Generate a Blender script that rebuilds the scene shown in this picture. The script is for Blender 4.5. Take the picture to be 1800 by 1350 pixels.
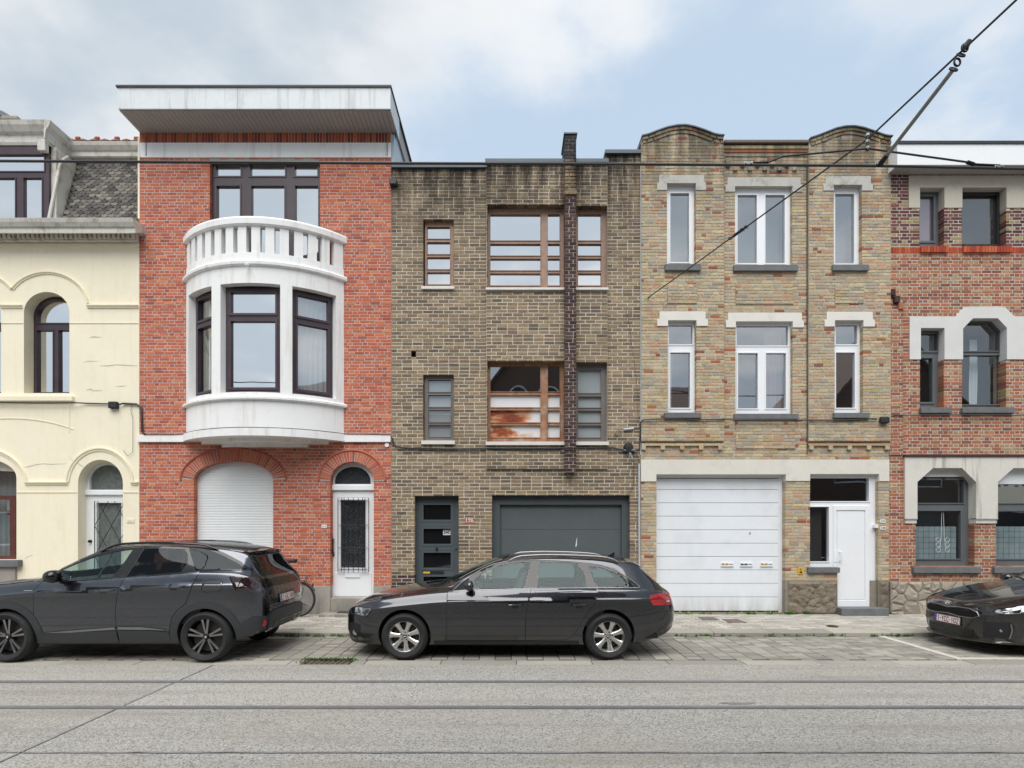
import bpy, bmesh, math, random
import numpy as np
from mathutils import Vector, Matrix
from mathutils import geometry as geo
from mathutils.bvhtree import BVHTree

for _o in list(bpy.data.objects):
    bpy.data.objects.remove(_o)
scene = bpy.context.scene
C = scene.collection
R = math.radians

# ------------------------------------------------------------------ camera
F, CX, CY = 1034.0, 900.0, 931.0      # focal length and vanishing point, in photo pixels
CAMH, DF = 1.79, 11.75                # eye height, distance to the facades (facades stand on Y = 0)
cam_d = bpy.data.cameras.new('camera')
cam = bpy.data.objects.new('camera', cam_d)
C.objects.link(cam)
cam.location = (0, -DF, CAMH)
cam.rotation_euler = (R(90), 0, 0)
cam_d.sensor_width = 36
cam_d.lens = F / 1800 * 36
cam_d.shift_y = (CY - 675) / 1800
cam_d.clip_end = 2000
scene.camera = cam

# ------------------------------------------------------------------ sky and sun
SUN_EL, SUN_AZ = R(57), R(186)        # azimuth clockwise from +Y: high behind the camera, veiled by cloud
world = bpy.data.worlds.new('World')
scene.world = world
world.use_nodes = True
wt = world.node_tree
wt.nodes.clear()


def wn(t, **k):
    n = wt.nodes.new(t)
    for a, b in k.items():
        setattr(n, a, b)
    return n


def wmath(op, a, b=None):
    n = wn('ShaderNodeMath', operation=op)
    for i, v in enumerate((a, b)):
        if v is None:
            continue
        if isinstance(v, (int, float)):
            n.inputs[i].default_value = v
        else:
            wt.links.new(v, n.inputs[i])
    return n.outputs[0]


sky = wn('ShaderNodeTexSky', sky_type='NISHITA', sun_disc=False)
sky.sun_elevation = SUN_EL
sky.sun_rotation = SUN_AZ
sky.air_density = 1.0
sky.dust_density = 1.6
sky.ozone_density = 1.4
tc = wn('ShaderNodeTexCoord')
sep = wn('ShaderNodeSeparateXYZ')
wt.links.new(tc.outputs['Generated'], sep.inputs[0])
zc = wmath('MAXIMUM', sep.outputs[2], 0.04)
zc = wmath('ADD', zc, 0.12)
px_ = wmath('DIVIDE', sep.outputs[0], zc)
py_ = wmath('DIVIDE', sep.outputs[1], zc)
comb = wn('ShaderNodeCombineXYZ')
wt.links.new(px_, comb.inputs[0])
wt.links.new(py_, comb.inputs[1])


def wnoise(scale, detail, rough, loc=(0, 0, 0), dist=0.0):
    mp = wn('ShaderNodeMapping')
    mp.inputs['Location'].default_value = loc
    wt.links.new(comb.outputs[0], mp.inputs[0])
    n = wn('ShaderNodeTexNoise')
    n.inputs['Scale'].default_value = scale
    n.inputs['Detail'].default_value = detail
    n.inputs['Roughness'].default_value = rough
    n.inputs['Distortion'].default_value = dist
    wt.links.new(mp.outputs[0], n.inputs['Vector'])
    return n.outputs['Fac']


def wramp(fac, stops):
    n = wn('ShaderNodeValToRGB')
    e = n.color_ramp.elements
    while len(e) < len(stops):
        e.new(0.5)
    for el, (p, c) in zip(e, stops):
        el.position = p
        el.color = (c, c, c, 1) if isinstance(c, (int, float)) else (*c, 1)
    n.color_ramp.interpolation = 'EASE'
    wt.links.new(fac, n.inputs[0])
    return n.outputs[0]


# a bank of cloud to the left with a ragged edge, loose cloud to the right
n1 = wnoise(1.5, 9, 0.52, (3.1, 1.7, 0.4), 0.15)
bank = wmath('ADD', wmath('MULTIPLY', px_, -0.265), wmath('MULTIPLY', py_, -0.594))
bank = wmath('ADD', bank, 0.72)
bank = wmath('MAXIMUM', wmath('MINIMUM', bank, 0.30), -0.16)
cov = wmath('ADD', wmath('MULTIPLY', wmath('SUBTRACT', n1, 0.5), 1.0), bank)
cov = wmath('ADD', cov, 0.5)
mask = wramp(cov, [(0.40, 0.0), (0.60, 1.0)])
n2 = wnoise(0.9, 6, 0.5, (7.3, 2.2, 1.0), 0.2)
shade = wmath('ADD', wmath('MULTIPLY', wmath('SUBTRACT', n2, 0.5), 0.8), wmath('MULTIPLY', cov, 1.0))
ccol = wramp(shade, [(0.50, (8.3, 8.3, 8.3)), (0.80, (4.6, 5.3, 6.0))])
skym = wn('ShaderNodeMix', data_type='RGBA', blend_type='MIX')
wt.links.new(mask, skym.inputs['Factor'])
hz = wn('ShaderNodeMix', data_type='RGBA', blend_type='MIX')
hz.inputs['Factor'].default_value = 0.72
wt.links.new(sky.outputs[0], hz.inputs['A'])
hz.inputs['B'].default_value = (5.9, 7.2, 8.6, 1)
wt.links.new(hz.outputs['Result'], skym.inputs['A'])
wt.links.new(ccol, skym.inputs['B'])
bg = wn('ShaderNodeBackground')
bg.inputs['Strength'].default_value = 0.074
wt.links.new(skym.outputs['Result'], bg.inputs['Color'])
wo = wn('ShaderNodeOutputWorld')
wt.links.new(bg.outputs[0], wo.inputs['Surface'])

sun_d = bpy.data.lights.new('sun', 'SUN')
sun_d.energy = 2.2
sun_d.angle = R(54)
sun_d.color = (1.0, 0.97, 0.92)
sun = bpy.data.objects.new('sun', sun_d)
C.objects.link(sun)
_sd = Vector((math.sin(SUN_AZ) * math.cos(SUN_EL), math.cos(SUN_AZ) * math.cos(SUN_EL), math.sin(SUN_EL)))
sun.rotation_euler = _sd.to_track_quat('Z', 'Y').to_euler()
sun.location = _sd * 60

vs = scene.view_settings
vs.view_transform = 'Standard'
vs.look = 'None'
vs.gamma = 1
vs.exposure = 0.70
vs.use_curve_mapping = False
scene.render.engine = 'CYCLES'
scene.cycles.use_denoising = True
scene.cycles.max_bounces = 8
scene.cycles.transparent_max_bounces = 12
scene.cycles.caustics_reflective = False
scene.cycles.caustics_refractive = False

# ------------------------------------------------------------------ helpers
rng = random.Random(7)


def at(px, py, Y=0.0):
    s = F / (DF + Y)
    return Vector(((px - CX) / s, Y, CAMH + (CY - py) / s))


def fx(px, Y=0.0):
    return (px - CX) * (DF + Y) / F


def fz(py, Y=0.0):
    return CAMH + (CY - py) * (DF + Y) / F


def rect(x0, x1, y0, y1, Y=0.0):
    """photo rectangle -> polygon (x, z) on the plane Y, counter-clockwise"""
    a, b, t, u = fx(x0, Y), fx(x1, Y), fz(y0, Y), fz(y1, Y)
    return [(a, u), (b, u), (b, t), (a, t)]


def arch(x0, x1, ytop, yspring, ybot, n=18, Y=0.0):
    a, b = fx(x0, Y), fx(x1, Y)
    cx, hw = (a + b) / 2, (b - a) / 2
    zs, zt, zb = fz(yspring, Y), fz(ytop, Y), fz(ybot, Y)
    p = [(a, zb), (b, zb)]
    for i in range(n + 1):
        t = math.pi * i / n
        p.append((cx + hw * math.cos(t), zs + (zt - zs) * math.sin(t)))
    return p


def pxpoly(pts, Y=0.0):
    return [(fx(a, Y), fz(b, Y)) for a, b in pts]


def grow(poly, d):
    """offset a polygon outwards by d"""
    n = len(poly)
    area = sum(poly[i][0] * poly[(i + 1) % n][1] - poly[(i + 1) % n][0] * poly[i][1] for i in range(n))
    sg = 1 if area > 0 else -1
    out = []
    for i in range(n):
        p0, p1, p2 = Vector(poly[i - 1]), Vector(poly[i]), Vector(poly[(i + 1) % n])
        e1, e2 = (p1 - p0), (p2 - p1)
        if e1.length < 1e-9 or e2.length < 1e-9:
            out.append(tuple(p1))
            continue
        e1.normalize()
        e2.normalize()
        n1_, n2_ = Vector((e1.y, -e1.x)) * sg, Vector((e2.y, -e2.x)) * sg
        m = n1_ + n2_
        if m.length < 1e-6:
            m = n1_
        m.normalize()
        k = max(0.35, m.dot(n1_))
        q = p1 + m * (d / k)
        out.append((q.x, q.y))
    return out


def inside(p, poly):
    x, y = p
    c = False
    n = len(poly)
    j = n - 1
    for i in range(n):
        xi, yi = poly[i]
        xj, yj = poly[j]
        if (yi > y) != (yj > y) and x < (xj - xi) * (y - yi) / (yj - yi) + xi:
            c = not c
        j = i
    return c


def tri2d(outer, holes=(), extra=()):
    """constrained triangulation -> verts2d, tris, loops (index lists)"""
    vs_, es, loops = [], [], []
    for lp in [outer, *holes]:
        b = len(vs_)
        vs_ += [Vector((p[0], p[1])) for p in lp]
        es += [(b + i, b + (i + 1) % len(lp)) for i in range(len(lp))]
    vs_ += [Vector(p) for p in extra]
    v2, e2, f2, ov, oe, of = geo.delaunay_2d_cdt(vs_, es, [], 0, 1e-6)
    back = {}
    for i, src in enumerate(ov):
        for s_ in src:
            back[s_] = i
    b = 0
    for lp in [outer, *holes]:
        l_ = []
        for i in range(len(lp)):
            q = back[b + i]
            if not l_ or l_[-1] != q:
                l_.append(q)
        loops.append(l_)
        b += len(lp)
    tris = []
    for f in f2:
        c_ = sum((Vector(v2[i]) for i in f), Vector((0, 0))) / len(f)
        if inside(c_, outer) and not any(inside(c_, h) for h in holes):
            a_, b_, d_ = (v2[i] for i in f[:3])
            if (b_.x - a_.x) * (d_.y - a_.y) - (b_.y - a_.y) * (d_.x - a_.x) < 0:
                f = f[::-1]
            tris.append(tuple(f))
    return v2, tris, loops


class MB:
    """collects geometry for ONE mesh object"""

    def __init__(self):
        self.v, self.f = [], []

    def add(self, verts, faces):
        b = len(self.v)
        self.v += [tuple(p) for p in verts]
        self.f += [tuple(b + i for i in q) for q in faces]
        return self

    def box(self, x0, x1, y0, y1, z0, z1):
        v = [(x, y, z) for z in (z0, z1) for y in (y0, y1) for x in (x0, x1)]
        return self.add(v, [(0, 2, 3, 1), (4, 5, 7, 6), (0, 1, 5, 4), (2, 6, 7, 3), (0, 4, 6, 2), (1, 3, 7, 5)])

    def pxbox(self, px0, px1, py0, py1, y0, y1, Y=0.0):
        return self.box(fx(px0, Y), fx(px1, Y), y0, y1, fz(py1, Y), fz(py0, Y))

    def plate(self, outer, holes=(), y=0.0, depth=0.05, back=False):
        v2, tris, loops = tri2d(outer, holes)
        b = len(self.v)
        n = len(v2)
        self.v += [(p.x, y, p.y) for p in v2] + [(p.x, y + depth, p.y) for p in v2]
        self.f += [tuple(b + i for i in t) for t in tris]
        if back:
            self.f += [tuple(b + n + i for i in t[::-1]) for t in tris]
        for k, lp in enumerate(loops):
            ar = sum(v2[lp[i]].x * v2[lp[(i + 1) % len(lp)]].y - v2[lp[(i + 1) % len(lp)]].x * v2[lp[i]].y for i in range(len(lp)))
            if (ar < 0) == (k == 0):
                lp = lp[::-1]
            for i in range(len(lp)):
                a_, c_ = lp[i], lp[(i + 1) % len(lp)]
                self.f.append((b + c_, b + a_, b + n + a_, b + n + c_))
        return self

    def tube(self, pts, r, n=8, closed=False, cap=True):
        pts = [Vector(p) for p in pts]
        m = len(pts)
        b = len(self.v)
        up = None
        for i, p in enumerate(pts):
            if closed:
                d = pts[(i + 1) % m] - pts[i - 1]
            else:
                d = pts[min(i + 1, m - 1)] - pts[max(i - 1, 0)]
            if d.length < 1e-9:
                d = Vector((1, 0, 0))
            d.normalize()
            if up is None:
                up = Vector((0, 0, 1)) if abs(d.z) < 0.9 else Vector((0, 1, 0))
            s_ = d.cross(up)
            if s_.length < 1e-6:
                s_ = d.orthogonal()
            s_.normalize()
            up = s_.cross(d).normalized()
            rr = r[i] if isinstance(r, (list, tuple)) else r
            for k in range(n):
                a_ = 2 * math.pi * k / n
                self.v.append(tuple(p + (s_ * math.cos(a_) + up * math.sin(a_)) * rr))
        for i in range(m if closed else m - 1):
            i2 = (i + 1) % m
            for k in range(n):
                k2 = (k + 1) % n
                self.f.append((b + i * n + k, b + i * n + k2, b + i2 * n + k2, b + i2 * n + k))
        if cap and not closed:
            self.f.append(tuple(b + k for k in range(n))[::-1])
            self.f.append(tuple(b + (m - 1) * n + k for k in range(n)))
        return self

    def lathe(self, prof, center, axis='y', n=32, a0=0.0, a1=2 * math.pi):
        """prof: list of (radius, offset along axis)"""
        full = abs(a1 - a0 - 2 * math.pi) < 1e-6
        m = n if full else n + 1
        b = len(self.v)
        cx, cy, cz = center
        for k in range(m):
            a_ = a0 + (a1 - a0) * k / n
            ca, sa = math.cos(a_), math.sin(a_)
            for r_, h_ in prof:
                if axis == 'y':
                    self.v.append((cx + r_ * ca, cy + h_, cz + r_ * sa))
                elif axis == 'z':
                    self.v.append((cx + r_ * ca, cy + r_ * sa, cz + h_))
                else:
                    self.v.append((cx + h_, cy + r_ * ca, cz + r_ * sa))
        q = len(prof)
        for k in range(n):
            k2 = (k + 1) % m
            for j in range(q - 1):
                self.f.append((b + k * q + j, b + k * q + j + 1, b + k2 * q + j + 1, b + k2 * q + j))
        return self

    def prism(self, poly, axis, a0, a1):
        """extrude polygon; axis x: poly=(y,z); y: (x,z); z: (x,y)"""
        n = len(poly)

        def P(p, h):
            return {'x': (h, p[0], p[1]), 'y': (p[0], h, p[1]), 'z': (p[0], p[1], h)}[axis]
        v = [P(p, a0) for p in poly] + [P(p, a1) for p in poly]
        f = [tuple(range(n))[::-1], tuple(range(n, 2 * n))]
        f += [(i, (i + 1) % n, n + (i + 1) % n, n + i) for i in range(n)]
        return self.add(v, f)

    def mesh(self, name, smooth=False, angle=35):
        me = bpy.data.meshes.new(name)
        me.from_pydata(self.v, [], self.f)
        me.validate()
        bm = bmesh.new()
        bm.from_mesh(me)
        bmesh.ops.recalc_face_normals(bm, faces=bm.faces)
        bm.to_mesh(me)
        bm.free()
        if smooth:
            me.shade_smooth()
            me.set_sharp_from_angle(angle=R(angle))
        return me

    def build(self, name, mat, parent=None, smooth=False, bevel=0.0, angle=35, **kw):
        o = bpy.data.objects.new(name, self.mesh(name, smooth, angle))
        return finish(o, mat, parent, bevel, **kw)


def finish(o, mat, parent=None, bevel=0.0, **kw):
    C.objects.link(o)
    if mat is not None and o.data is not None:
        o.data.materials.clear()
        o.data.materials.append(mat)
    if parent is not None:
        o.parent = parent
        o.matrix_parent_inverse = Matrix.Translation(-parent_loc(parent))
    if bevel:
        m = o.modifiers.new('bevel', 'BEVEL')
        m.width = bevel
        m.segments = 2
        m.limit_method = 'ANGLE'
        m.angle_limit = R(40)
    for k, v in kw.items():
        o[k] = v
    return o


def parent_loc(o):
    """world location of a parent (no rotations are used in hierarchies here)"""
    l_ = Vector(o.location)
    if o.parent is not None:
        l_ += parent_loc(o.parent) + o.matrix_parent_inverse.translation
    return l_


def thing(name, loc, label, cat, group=None):
    o = bpy.data.objects.new(name, None)
    C.objects.link(o)
    o.empty_display_size = 0.2
    o.location = loc
    o['label'] = label
    o['category'] = cat
    if group:
        o['group'] = group
    return o


def tag(o, label, cat, group=None):
    o['label'] = label
    o['category'] = cat
    if group:
        o['group'] = group
    return o


def put(name, me, loc, parent, rot=None):
    """another object on shared mesh data"""
    o = bpy.data.objects.new(name, me)
    C.objects.link(o)
    o.location = loc
    if rot:
        o.rotation_euler = rot
    if parent is not None:
        o.parent = parent
        o.matrix_parent_inverse = Matrix.Translation(-parent_loc(parent))
    return o


def text_mesh(name, s, size, mat, loc, parent, rot=(R(90), 0, 0), extrude=0.001, sx=1.0, bold=0.0):
    cu = bpy.data.curves.new(name, 'FONT')
    cu.body = s
    cu.size = size
    cu.align_x = 'CENTER'
    cu.align_y = 'CENTER'
    cu.extrude = extrude
    cu.offset = bold
    t = bpy.data.objects.new(name, cu)
    C.objects.link(t)
    dg = bpy.context.evaluated_depsgraph_get()
    me = bpy.data.meshes.new_from_object(t.evaluated_get(dg))
    bpy.data.objects.remove(t)
    mt = Matrix.Translation(loc) @ Matrix([*(Matrix.Rotation(0, 4, 'X'))]) @ _eul(rot) @ Matrix.Diagonal((sx, 1, 1, 1))
    me.transform(mt)
    o = bpy.data.objects.new(name, me)
    return finish(o, mat, parent)


def _eul(rot):
    from mathutils import Euler
    return Euler(rot).to_matrix().to_4x4()
# ------------------------------------------------------------------ materials
def srgb(h, k=1.0):
    h = h.lstrip('#')
    c = [int(h[i:i + 2], 16) / 255 for i in (0, 2, 4)]
    return tuple(k * (x / 12.92 if x <= 0.04045 else ((x + 0.055) / 1.055) ** 2.4) for x in c)


class NT:
    def __init__(self, name):
        self.m = bpy.data.materials.new(name)
        self.m.use_nodes = True
        self.t = self.m.node_tree
        self.b = self.t.nodes['Principled BSDF']
        self.out = self.t.nodes['Material Output']
        self._pos = None

    def n(self, t, **k):
        x = self.t.nodes.new(t)
        for a, b in k.items():
            setattr(x, a, b)
        return x

    def set(self, sock, v):
        if isinstance(v, (int, float)):
            sock.default_value = v
        elif isinstance(v, (tuple, list)):
            sock.default_value = (*v, 1) if len(v) == 3 and sock.type == 'RGBA' else v
        else:
            self.t.links.new(v, sock)

    def math(self, op, a, b=None, clamp=False):
        x = self.n('ShaderNodeMath', operation=op, use_clamp=clamp)
        self.set(x.inputs[0], a)
        if b is not None:
            self.set(x.inputs[1], b)
        return x.outputs[0]

    def pos(self, scale=(1, 1, 1), obj=False):
        if obj:
            tcn = self.n('ShaderNodeTexCoord')
            src = tcn.outputs['Object']
        else:
            g = self.n('ShaderNodeNewGeometry')
            src = g.outputs['Position']
        if scale == (1, 1, 1):
            return src
        m = self.n('ShaderNodeMapping')
        m.inputs['Scale'].default_value = scale
        self.t.links.new(src, m.inputs[0])
        return m.outputs[0]

    def noise(self, scale, detail=4, rough=0.55, vec=None, dist=0.0):
        x = self.n('ShaderNodeTexNoise')
        x.inputs['Scale'].default_value = scale
        x.inputs['Detail'].default_value = detail
        x.inputs['Roughness'].default_value = rough
        x.inputs['Distortion'].default_value = dist
        self.t.links.new(vec if vec is not None else self.pos(), x.inputs['Vector'])
        return x.outputs['Fac']

    def ramp(self, fac, stops, mode='LINEAR'):
        x = self.n('ShaderNodeValToRGB')
        e = x.color_ramp.elements
        while len(e) < len(stops):
            e.new(0.5)
        for el, (p, c) in zip(e, stops):
            el.position = p
            el.color = (c, c, c, 1) if isinstance(c, (int, float)) else (*c[:3], 1)
        x.color_ramp.interpolation = mode
        self.set(x.inputs[0], fac)
        return x.outputs[0]

    def mix(self, fac, a, b, blend='MIX'):
        x = self.n('ShaderNodeMix', data_type='RGBA', blend_type=blend)
        self.set(x.inputs['Factor'], fac)
        self.set(x.inputs['A'], a)
        self.set(x.inputs['B'], b)
        return x.outputs['Result']

    def rand(self):
        """one random number per separate piece, whether it is an object or an island of a mesh"""
        g = self.n('ShaderNodeNewGeometry')
        o = self.n('ShaderNodeObjectInfo')
        s_ = self.math('ADD', g.outputs['Random Per Island'], o.outputs['Random'])
        return self.math('FRACT', s_)

    def bump(self, h, strength=0.3, dist=0.01):
        x = self.n('ShaderNodeBump')
        x.inputs['Strength'].default_value = strength
        x.inputs['Distance'].default_value = dist
        self.t.links.new(h, x.inputs['Height'])
        self.t.links.new(x.outputs[0], self.b.inputs['Normal'])

    def base(self, c):
        self.set(self.b.inputs['Base Color'], c)

    def rough(self, v):
        self.set(self.b.inputs['Roughness'], v)


def M(name, col, rough=0.6, var=0.12, vscale=3.0, metal=0.0, bump=0.0, bscale=60, coat=0.0, spec=0.5, stain=None, streak=None, rvar=0.0, soot=None):
    """plain paint / stone / metal with mottling; stain=(colour, amount, scale), streak=(colour, amount)"""
    t = NT(name)
    n1_ = t.noise(vscale, 5)
    n2_ = t.noise(vscale * 9, 3)
    f = t.math('ADD', t.math('MULTIPLY', n1_, 0.65), t.math('MULTIPLY', n2_, 0.35))
    lo = tuple(max(0, c * (1 - 1.7 * var)) for c in col)
    hi = tuple(min(1, c * (1 + 1.2 * var)) for c in col)
    c_ = t.ramp(f, [(0.3, lo), (0.7, hi)])
    if stain:
        m = t.ramp(t.noise(stain[2], 7, 0.62), [(0.54, 0.0), (0.72, stain[1])])
        c_ = t.mix(m, c_, stain[0])
    if streak:
        s_ = t.noise(1.0, 6, 0.6, t.pos((9, 9, 0.7)))
        m = t.ramp(s_, [(0.52, 0.0), (0.72, streak[1])])
        c_ = t.mix(m, c_, streak[0])
    if soot:                                        # (colour, amount, z0, z1): run-off from the coping
        sp = t.n('ShaderNodeSeparateXYZ')
        t.t.links.new(t.pos(), sp.inputs[0])
        h = t.ramp(t.math('DIVIDE', t.math('SUBTRACT', sp.outputs[2], soot[2]), soot[3] - soot[2]), [(0.0, 0.0), (1.0, 1.0)])
        s_ = t.ramp(t.noise(1.0, 7, 0.65, t.pos((4.2, 4, 0.55))), [(0.36, 0.0), (0.56, 1.0)])
        c_ = t.mix(t.math('MULTIPLY', t.math('MULTIPLY', s_, h), soot[1]), c_, soot[0])
    t.base(c_)
    if rvar:
        t.rough(t.math('ADD', t.math('MULTIPLY', n1_, rvar), rough - rvar / 2))
    else:
        t.rough(rough)
    t.b.inputs['Metallic'].default_value = metal
    t.b.inputs['Specular IOR Level'].default_value = spec
    if coat:
        t.b.inputs['Coat Weight'].default_value = coat
        t.b.inputs['Coat Roughness'].default_value = 0.03
    if bump:
        t.bump(t.noise(bscale, 5, 0.6), bump, 0.01)
    return t.m


def brick_mat(name, stops, speck=0.25, dirt=None, efflo=None, rough=0.88, topdirt=None, mottle=None, gain=1.0, var=(.86, 1.12)):
    t = NT(name)
    stops = [(p, tuple(min(.9, gain * x) for x in c)) for p, c in stops]
    r = t.rand()
    c_ = t.ramp(r, stops, 'CONSTANT')
    # slow drift inside each kind of brick
    r2 = t.math('FRACT', t.math('MULTIPLY', r, 17.31))
    c_ = t.mix(1.0, c_, t.ramp(r2, [(0.0, var[0]), (1.0, var[1])]), 'MULTIPLY')
    fine = t.noise(55, 4, 0.65)
    c_ = t.mix(1.0, c_, t.ramp(fine, [(0.25, 1 - speck), (0.75, 1 + speck * 0.7)]), 'MULTIPLY')
    if mottle:
        m = t.ramp(t.noise(22, 5, 0.6, t.pos((1, 1, 2.2))), [(0.52, 0.0), (0.66, mottle[1])])
        c_ = t.mix(m, c_, mottle[0])
    if dirt:
        m = t.ramp(t.noise(0.9, 6, 0.62), [(0.50, 0.0), (0.75, dirt[1])])
        c_ = t.mix(m, c_, dirt[0])
    if efflo:
        m = t.ramp(t.noise(5.5, 6, 0.68, t.pos((0.6, 1, 1))), [(0.62, 0.0), (0.75, efflo[1])])
        sp = t.n('ShaderNodeSeparateXYZ')
        t.t.links.new(t.pos(), sp.inputs[0])
        h = t.ramp(t.math('DIVIDE', sp.outputs[2], 10.0), [(0.24, 1.0), (0.36, 0.25)])
        c_ = t.mix(t.math('MULTIPLY', m, h), c_, efflo[0])
    if topdirt:                                     # run-off stains below the coping
        sp = t.n('ShaderNodeSeparateXYZ')
        t.t.links.new(t.pos(), sp.inputs[0])
        lo, hi = topdirt[2], topdirt[3]
        h = t.ramp(t.math('DIVIDE', t.math('SUBTRACT', sp.outputs[2], lo), hi - lo), [(0.0, 0.0), (1.0, 1.0)])
        s_ = t.ramp(t.noise(1.0, 7, 0.65, t.pos((4.2, 4, 0.55))), [(0.36, 0.0), (0.56, 1.0)])
        c_ = t.mix(t.math('MULTIPLY', t.math('MULTIPLY', s_, h), topdirt[1]), c_, topdirt[0])
    t.base(c_)
    t.rough(rough)
    t.b.inputs['Specular IOR Level'].default_value = 0.25
    t.bump(t.noise(140, 4, 0.7), 0.45, 0.004)
    return t.m


def glass_mat(name, refl=0.45, tint=(0.82, 0.87, 0.88), wave=0.012, gcol=(0.95, 0.97, 1.0)):
    t = NT(name)
    t.t.nodes.remove(t.b)
    tr = t.n('ShaderNodeBsdfTransparent')
    tr.inputs[0].default_value = (*tint, 1)
    gl = t.n('ShaderNodeBsdfGlossy')
    gl.inputs['Color'].default_value = (*gcol, 1)
    gl.inputs['Roughness'].default_value = 0.012
    bm_ = t.n('ShaderNodeBump')
    bm_.inputs['Strength'].default_value = wave * 10
    bm_.inputs['Distance'].default_value = 0.02
    t.t.links.new(t.noise(1.1, 2, 0.4), bm_.inputs['Height'])
    t.t.links.new(bm_.outputs[0], gl.inputs['Normal'])
    lw = t.n('ShaderNodeLayerWeight')
    lw.inputs['Blend'].default_value = 0.5
    fac = t.math('ADD', t.math('MULTIPLY', t.math('POWER', lw.outputs['Facing'], 4.0), 0.9), refl, True)
    mx = t.n('ShaderNodeMixShader')
    t.t.links.new(fac, mx.inputs[0])
    t.t.links.new(tr.outputs[0], mx.inputs[1])
    t.t.links.new(gl.outputs[0], mx.inputs[2])
    t.t.links.new(mx.outputs[0], t.out.inputs[0])
    return t.m


MAT = {}
m_ = MAT
m_['cream'] = M('cream_stucco', srgb('#f2ead3'), 0.85, 0.025, 1.2, bump=0.12, bscale=90, stain=(srgb('#e3dac0'), 0.45, 1.6), streak=(srgb('#dcd2b8'), 0.3), soot=(srgb('#c9bfa6'), .7, 1.1, .1))
m_['cream_trim'] = M('cream_trim', srgb('#f0e7ce'), 0.8, 0.04, 2.0, bump=0.1)
m_['old_white'] = M('weathered_white_paint', srgb('#cfcdc6'), 0.6, 0.07, 3.0, stain=(srgb('#857a6a'), 0.8, 4.5), streak=(srgb('#928a7c'), 0.55), bump=0.2, bscale=40)
m_['white_render'] = M('white_render', srgb('#eff0f1'), 0.8, 0.025, 1.5, bump=0.08, bscale=120, streak=(srgb('#c4c2ba'), 0.55), stain=(srgb('#d6d4cd'), 0.4, 3.0))
m_['white_paint'] = M('white_paint', srgb('#edf0f4'), 0.42, 0.02, 2.0)
m_['white_pvc'] = M('white_pvc', srgb('#eef1f6'), 0.35, 0.02, 2.0)
m_['white_alu'] = M('white_lacquered_door', srgb('#e8edf4'), 0.36, 0.025, 1.1, stain=(srgb('#cfd5da'), 0.45, 1.3), soot=(srgb('#b3afa6'), .6, .55, .1))
m_['shutter'] = M('white_shutter', srgb('#e9edf0'), 0.4, 0.03, 1.5)
m_['dark_wood'] = M('dark_brown_wood', srgb('#463a42'), 0.38, 0.15, 6)
m_['red_wood'] = M('red_brown_wood', srgb('#5a322c'), 0.45, 0.15, 6)
m_['brown_wood'] = M('brown_wood', srgb('#9d806f'), 0.55, 0.16, 9, streak=(srgb('#7d6152'), 0.4))
m_['orange_wood'] = M('orange_varnished_wood', srgb('#a5775a'), 0.5, 0.22, 5, stain=(srgb('#c4b2a4'), 0.75, 3.0), streak=(srgb('#6b3f28'), 0.6))
m_['alu'] = M('grey_brown_frame', srgb('#7a7270'), 0.45, 0.08, 5)
m_['alu_sill'] = M('pale_metal_sill', srgb('#d9d6d2'), 0.45, 0.06, 6)
m_['slate_paint'] = M('slate_grey_paint', srgb('#4f585d'), 0.42, 0.06, 4)
m_['garage_grey'] = M('grey_garage_paint', srgb('#565e60'), 0.5, 0.05, 1.5, stain=(srgb('#616a6c'), 0.4, 1.1))
m_['grey_frame'] = M('grey_window_frame', srgb('#63686c'), 0.42, 0.05, 5)
m_['coping'] = M('dark_metal_coping', srgb('#4d555e'), 0.42, 0.08, 4, metal=0.3)
m_['bluestone'] = M('bluestone', srgb('#6c6e71'), 0.75, 0.14, 7, bump=0.2, bscale=80, stain=(srgb('#54565a'), 0.5, 5))
m_['concrete'] = M('concrete', srgb('#a19c94'), 0.88, 0.1, 4, bump=0.25, bscale=70, stain=(srgb('#7f7a73'), 0.6, 2.2), soot=(srgb('#6f6a62'), .7, .6, .1))
m_['lintel_old'] = M('weathered_concrete_lintel', srgb('#b9b7b2'), 0.9, 0.08, 5, bump=0.3, bscale=60, stain=(srgb('#857d70'), 0.8, 6))
m_['lintel_new'] = M('pale_lintel', srgb('#dfdcd6'), 0.85, 0.04, 3, stain=(srgb('#c4bfb6'), 0.5, 4))
m_['pale_band'] = M('pale_concrete_band', srgb('#dad7cf'), 0.85, 0.04, 2, stain=(srgb('#c2bdb2'), 0.5, 3))
m_['render_dirty'] = M('stained_white_render', srgb('#d6d3cc'), 0.88, 0.04, 2, bump=0.15, bscale=90, streak=(srgb('#8b8680'), 0.75), stain=(srgb('#b0aca4'), 0.4, 2.5))
m_['render_e'] = M('pale_grey_render', srgb('#d5d5d4'), 0.9, 0.04, 3, bump=0.2, bscale=120)
m_['render_top'] = M('beige_render', srgb('#c6c0b2'), 0.9, 0.05, 2, bump=0.2, bscale=80, stain=(srgb('#8f897d'), 0.5, 2.0))
m_['fascia'] = M('stained_white_fascia', srgb('#d8dde1'), 0.5, 0.04, 2, streak=(srgb('#8f958a'), 0.55), stain=(srgb('#b4bab8'), 0.4, 2.5))
m_['soffit'] = M('grey_soffit', srgb('#a39f9c'), 0.6, 0.04, 3)
m_['fascia_new'] = M('white_fascia', srgb('#eff2f5'), 0.3, 0.02, 2)
m_['clad'] = M('pale_blue_cladding', srgb('#b9c6d2'), 0.45, 0.04, 2)
m_['black_trim'] = M('black_trim', srgb('#2b2c30'), 0.45, 0.1, 8)
m_['iron'] = M('wrought_iron', srgb('#24262a'), 0.45, 0.15, 20, metal=0.4)
m_['rubber'] = M('black_rubber', srgb('#26272a'), 0.72, 0.12, 20)
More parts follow.
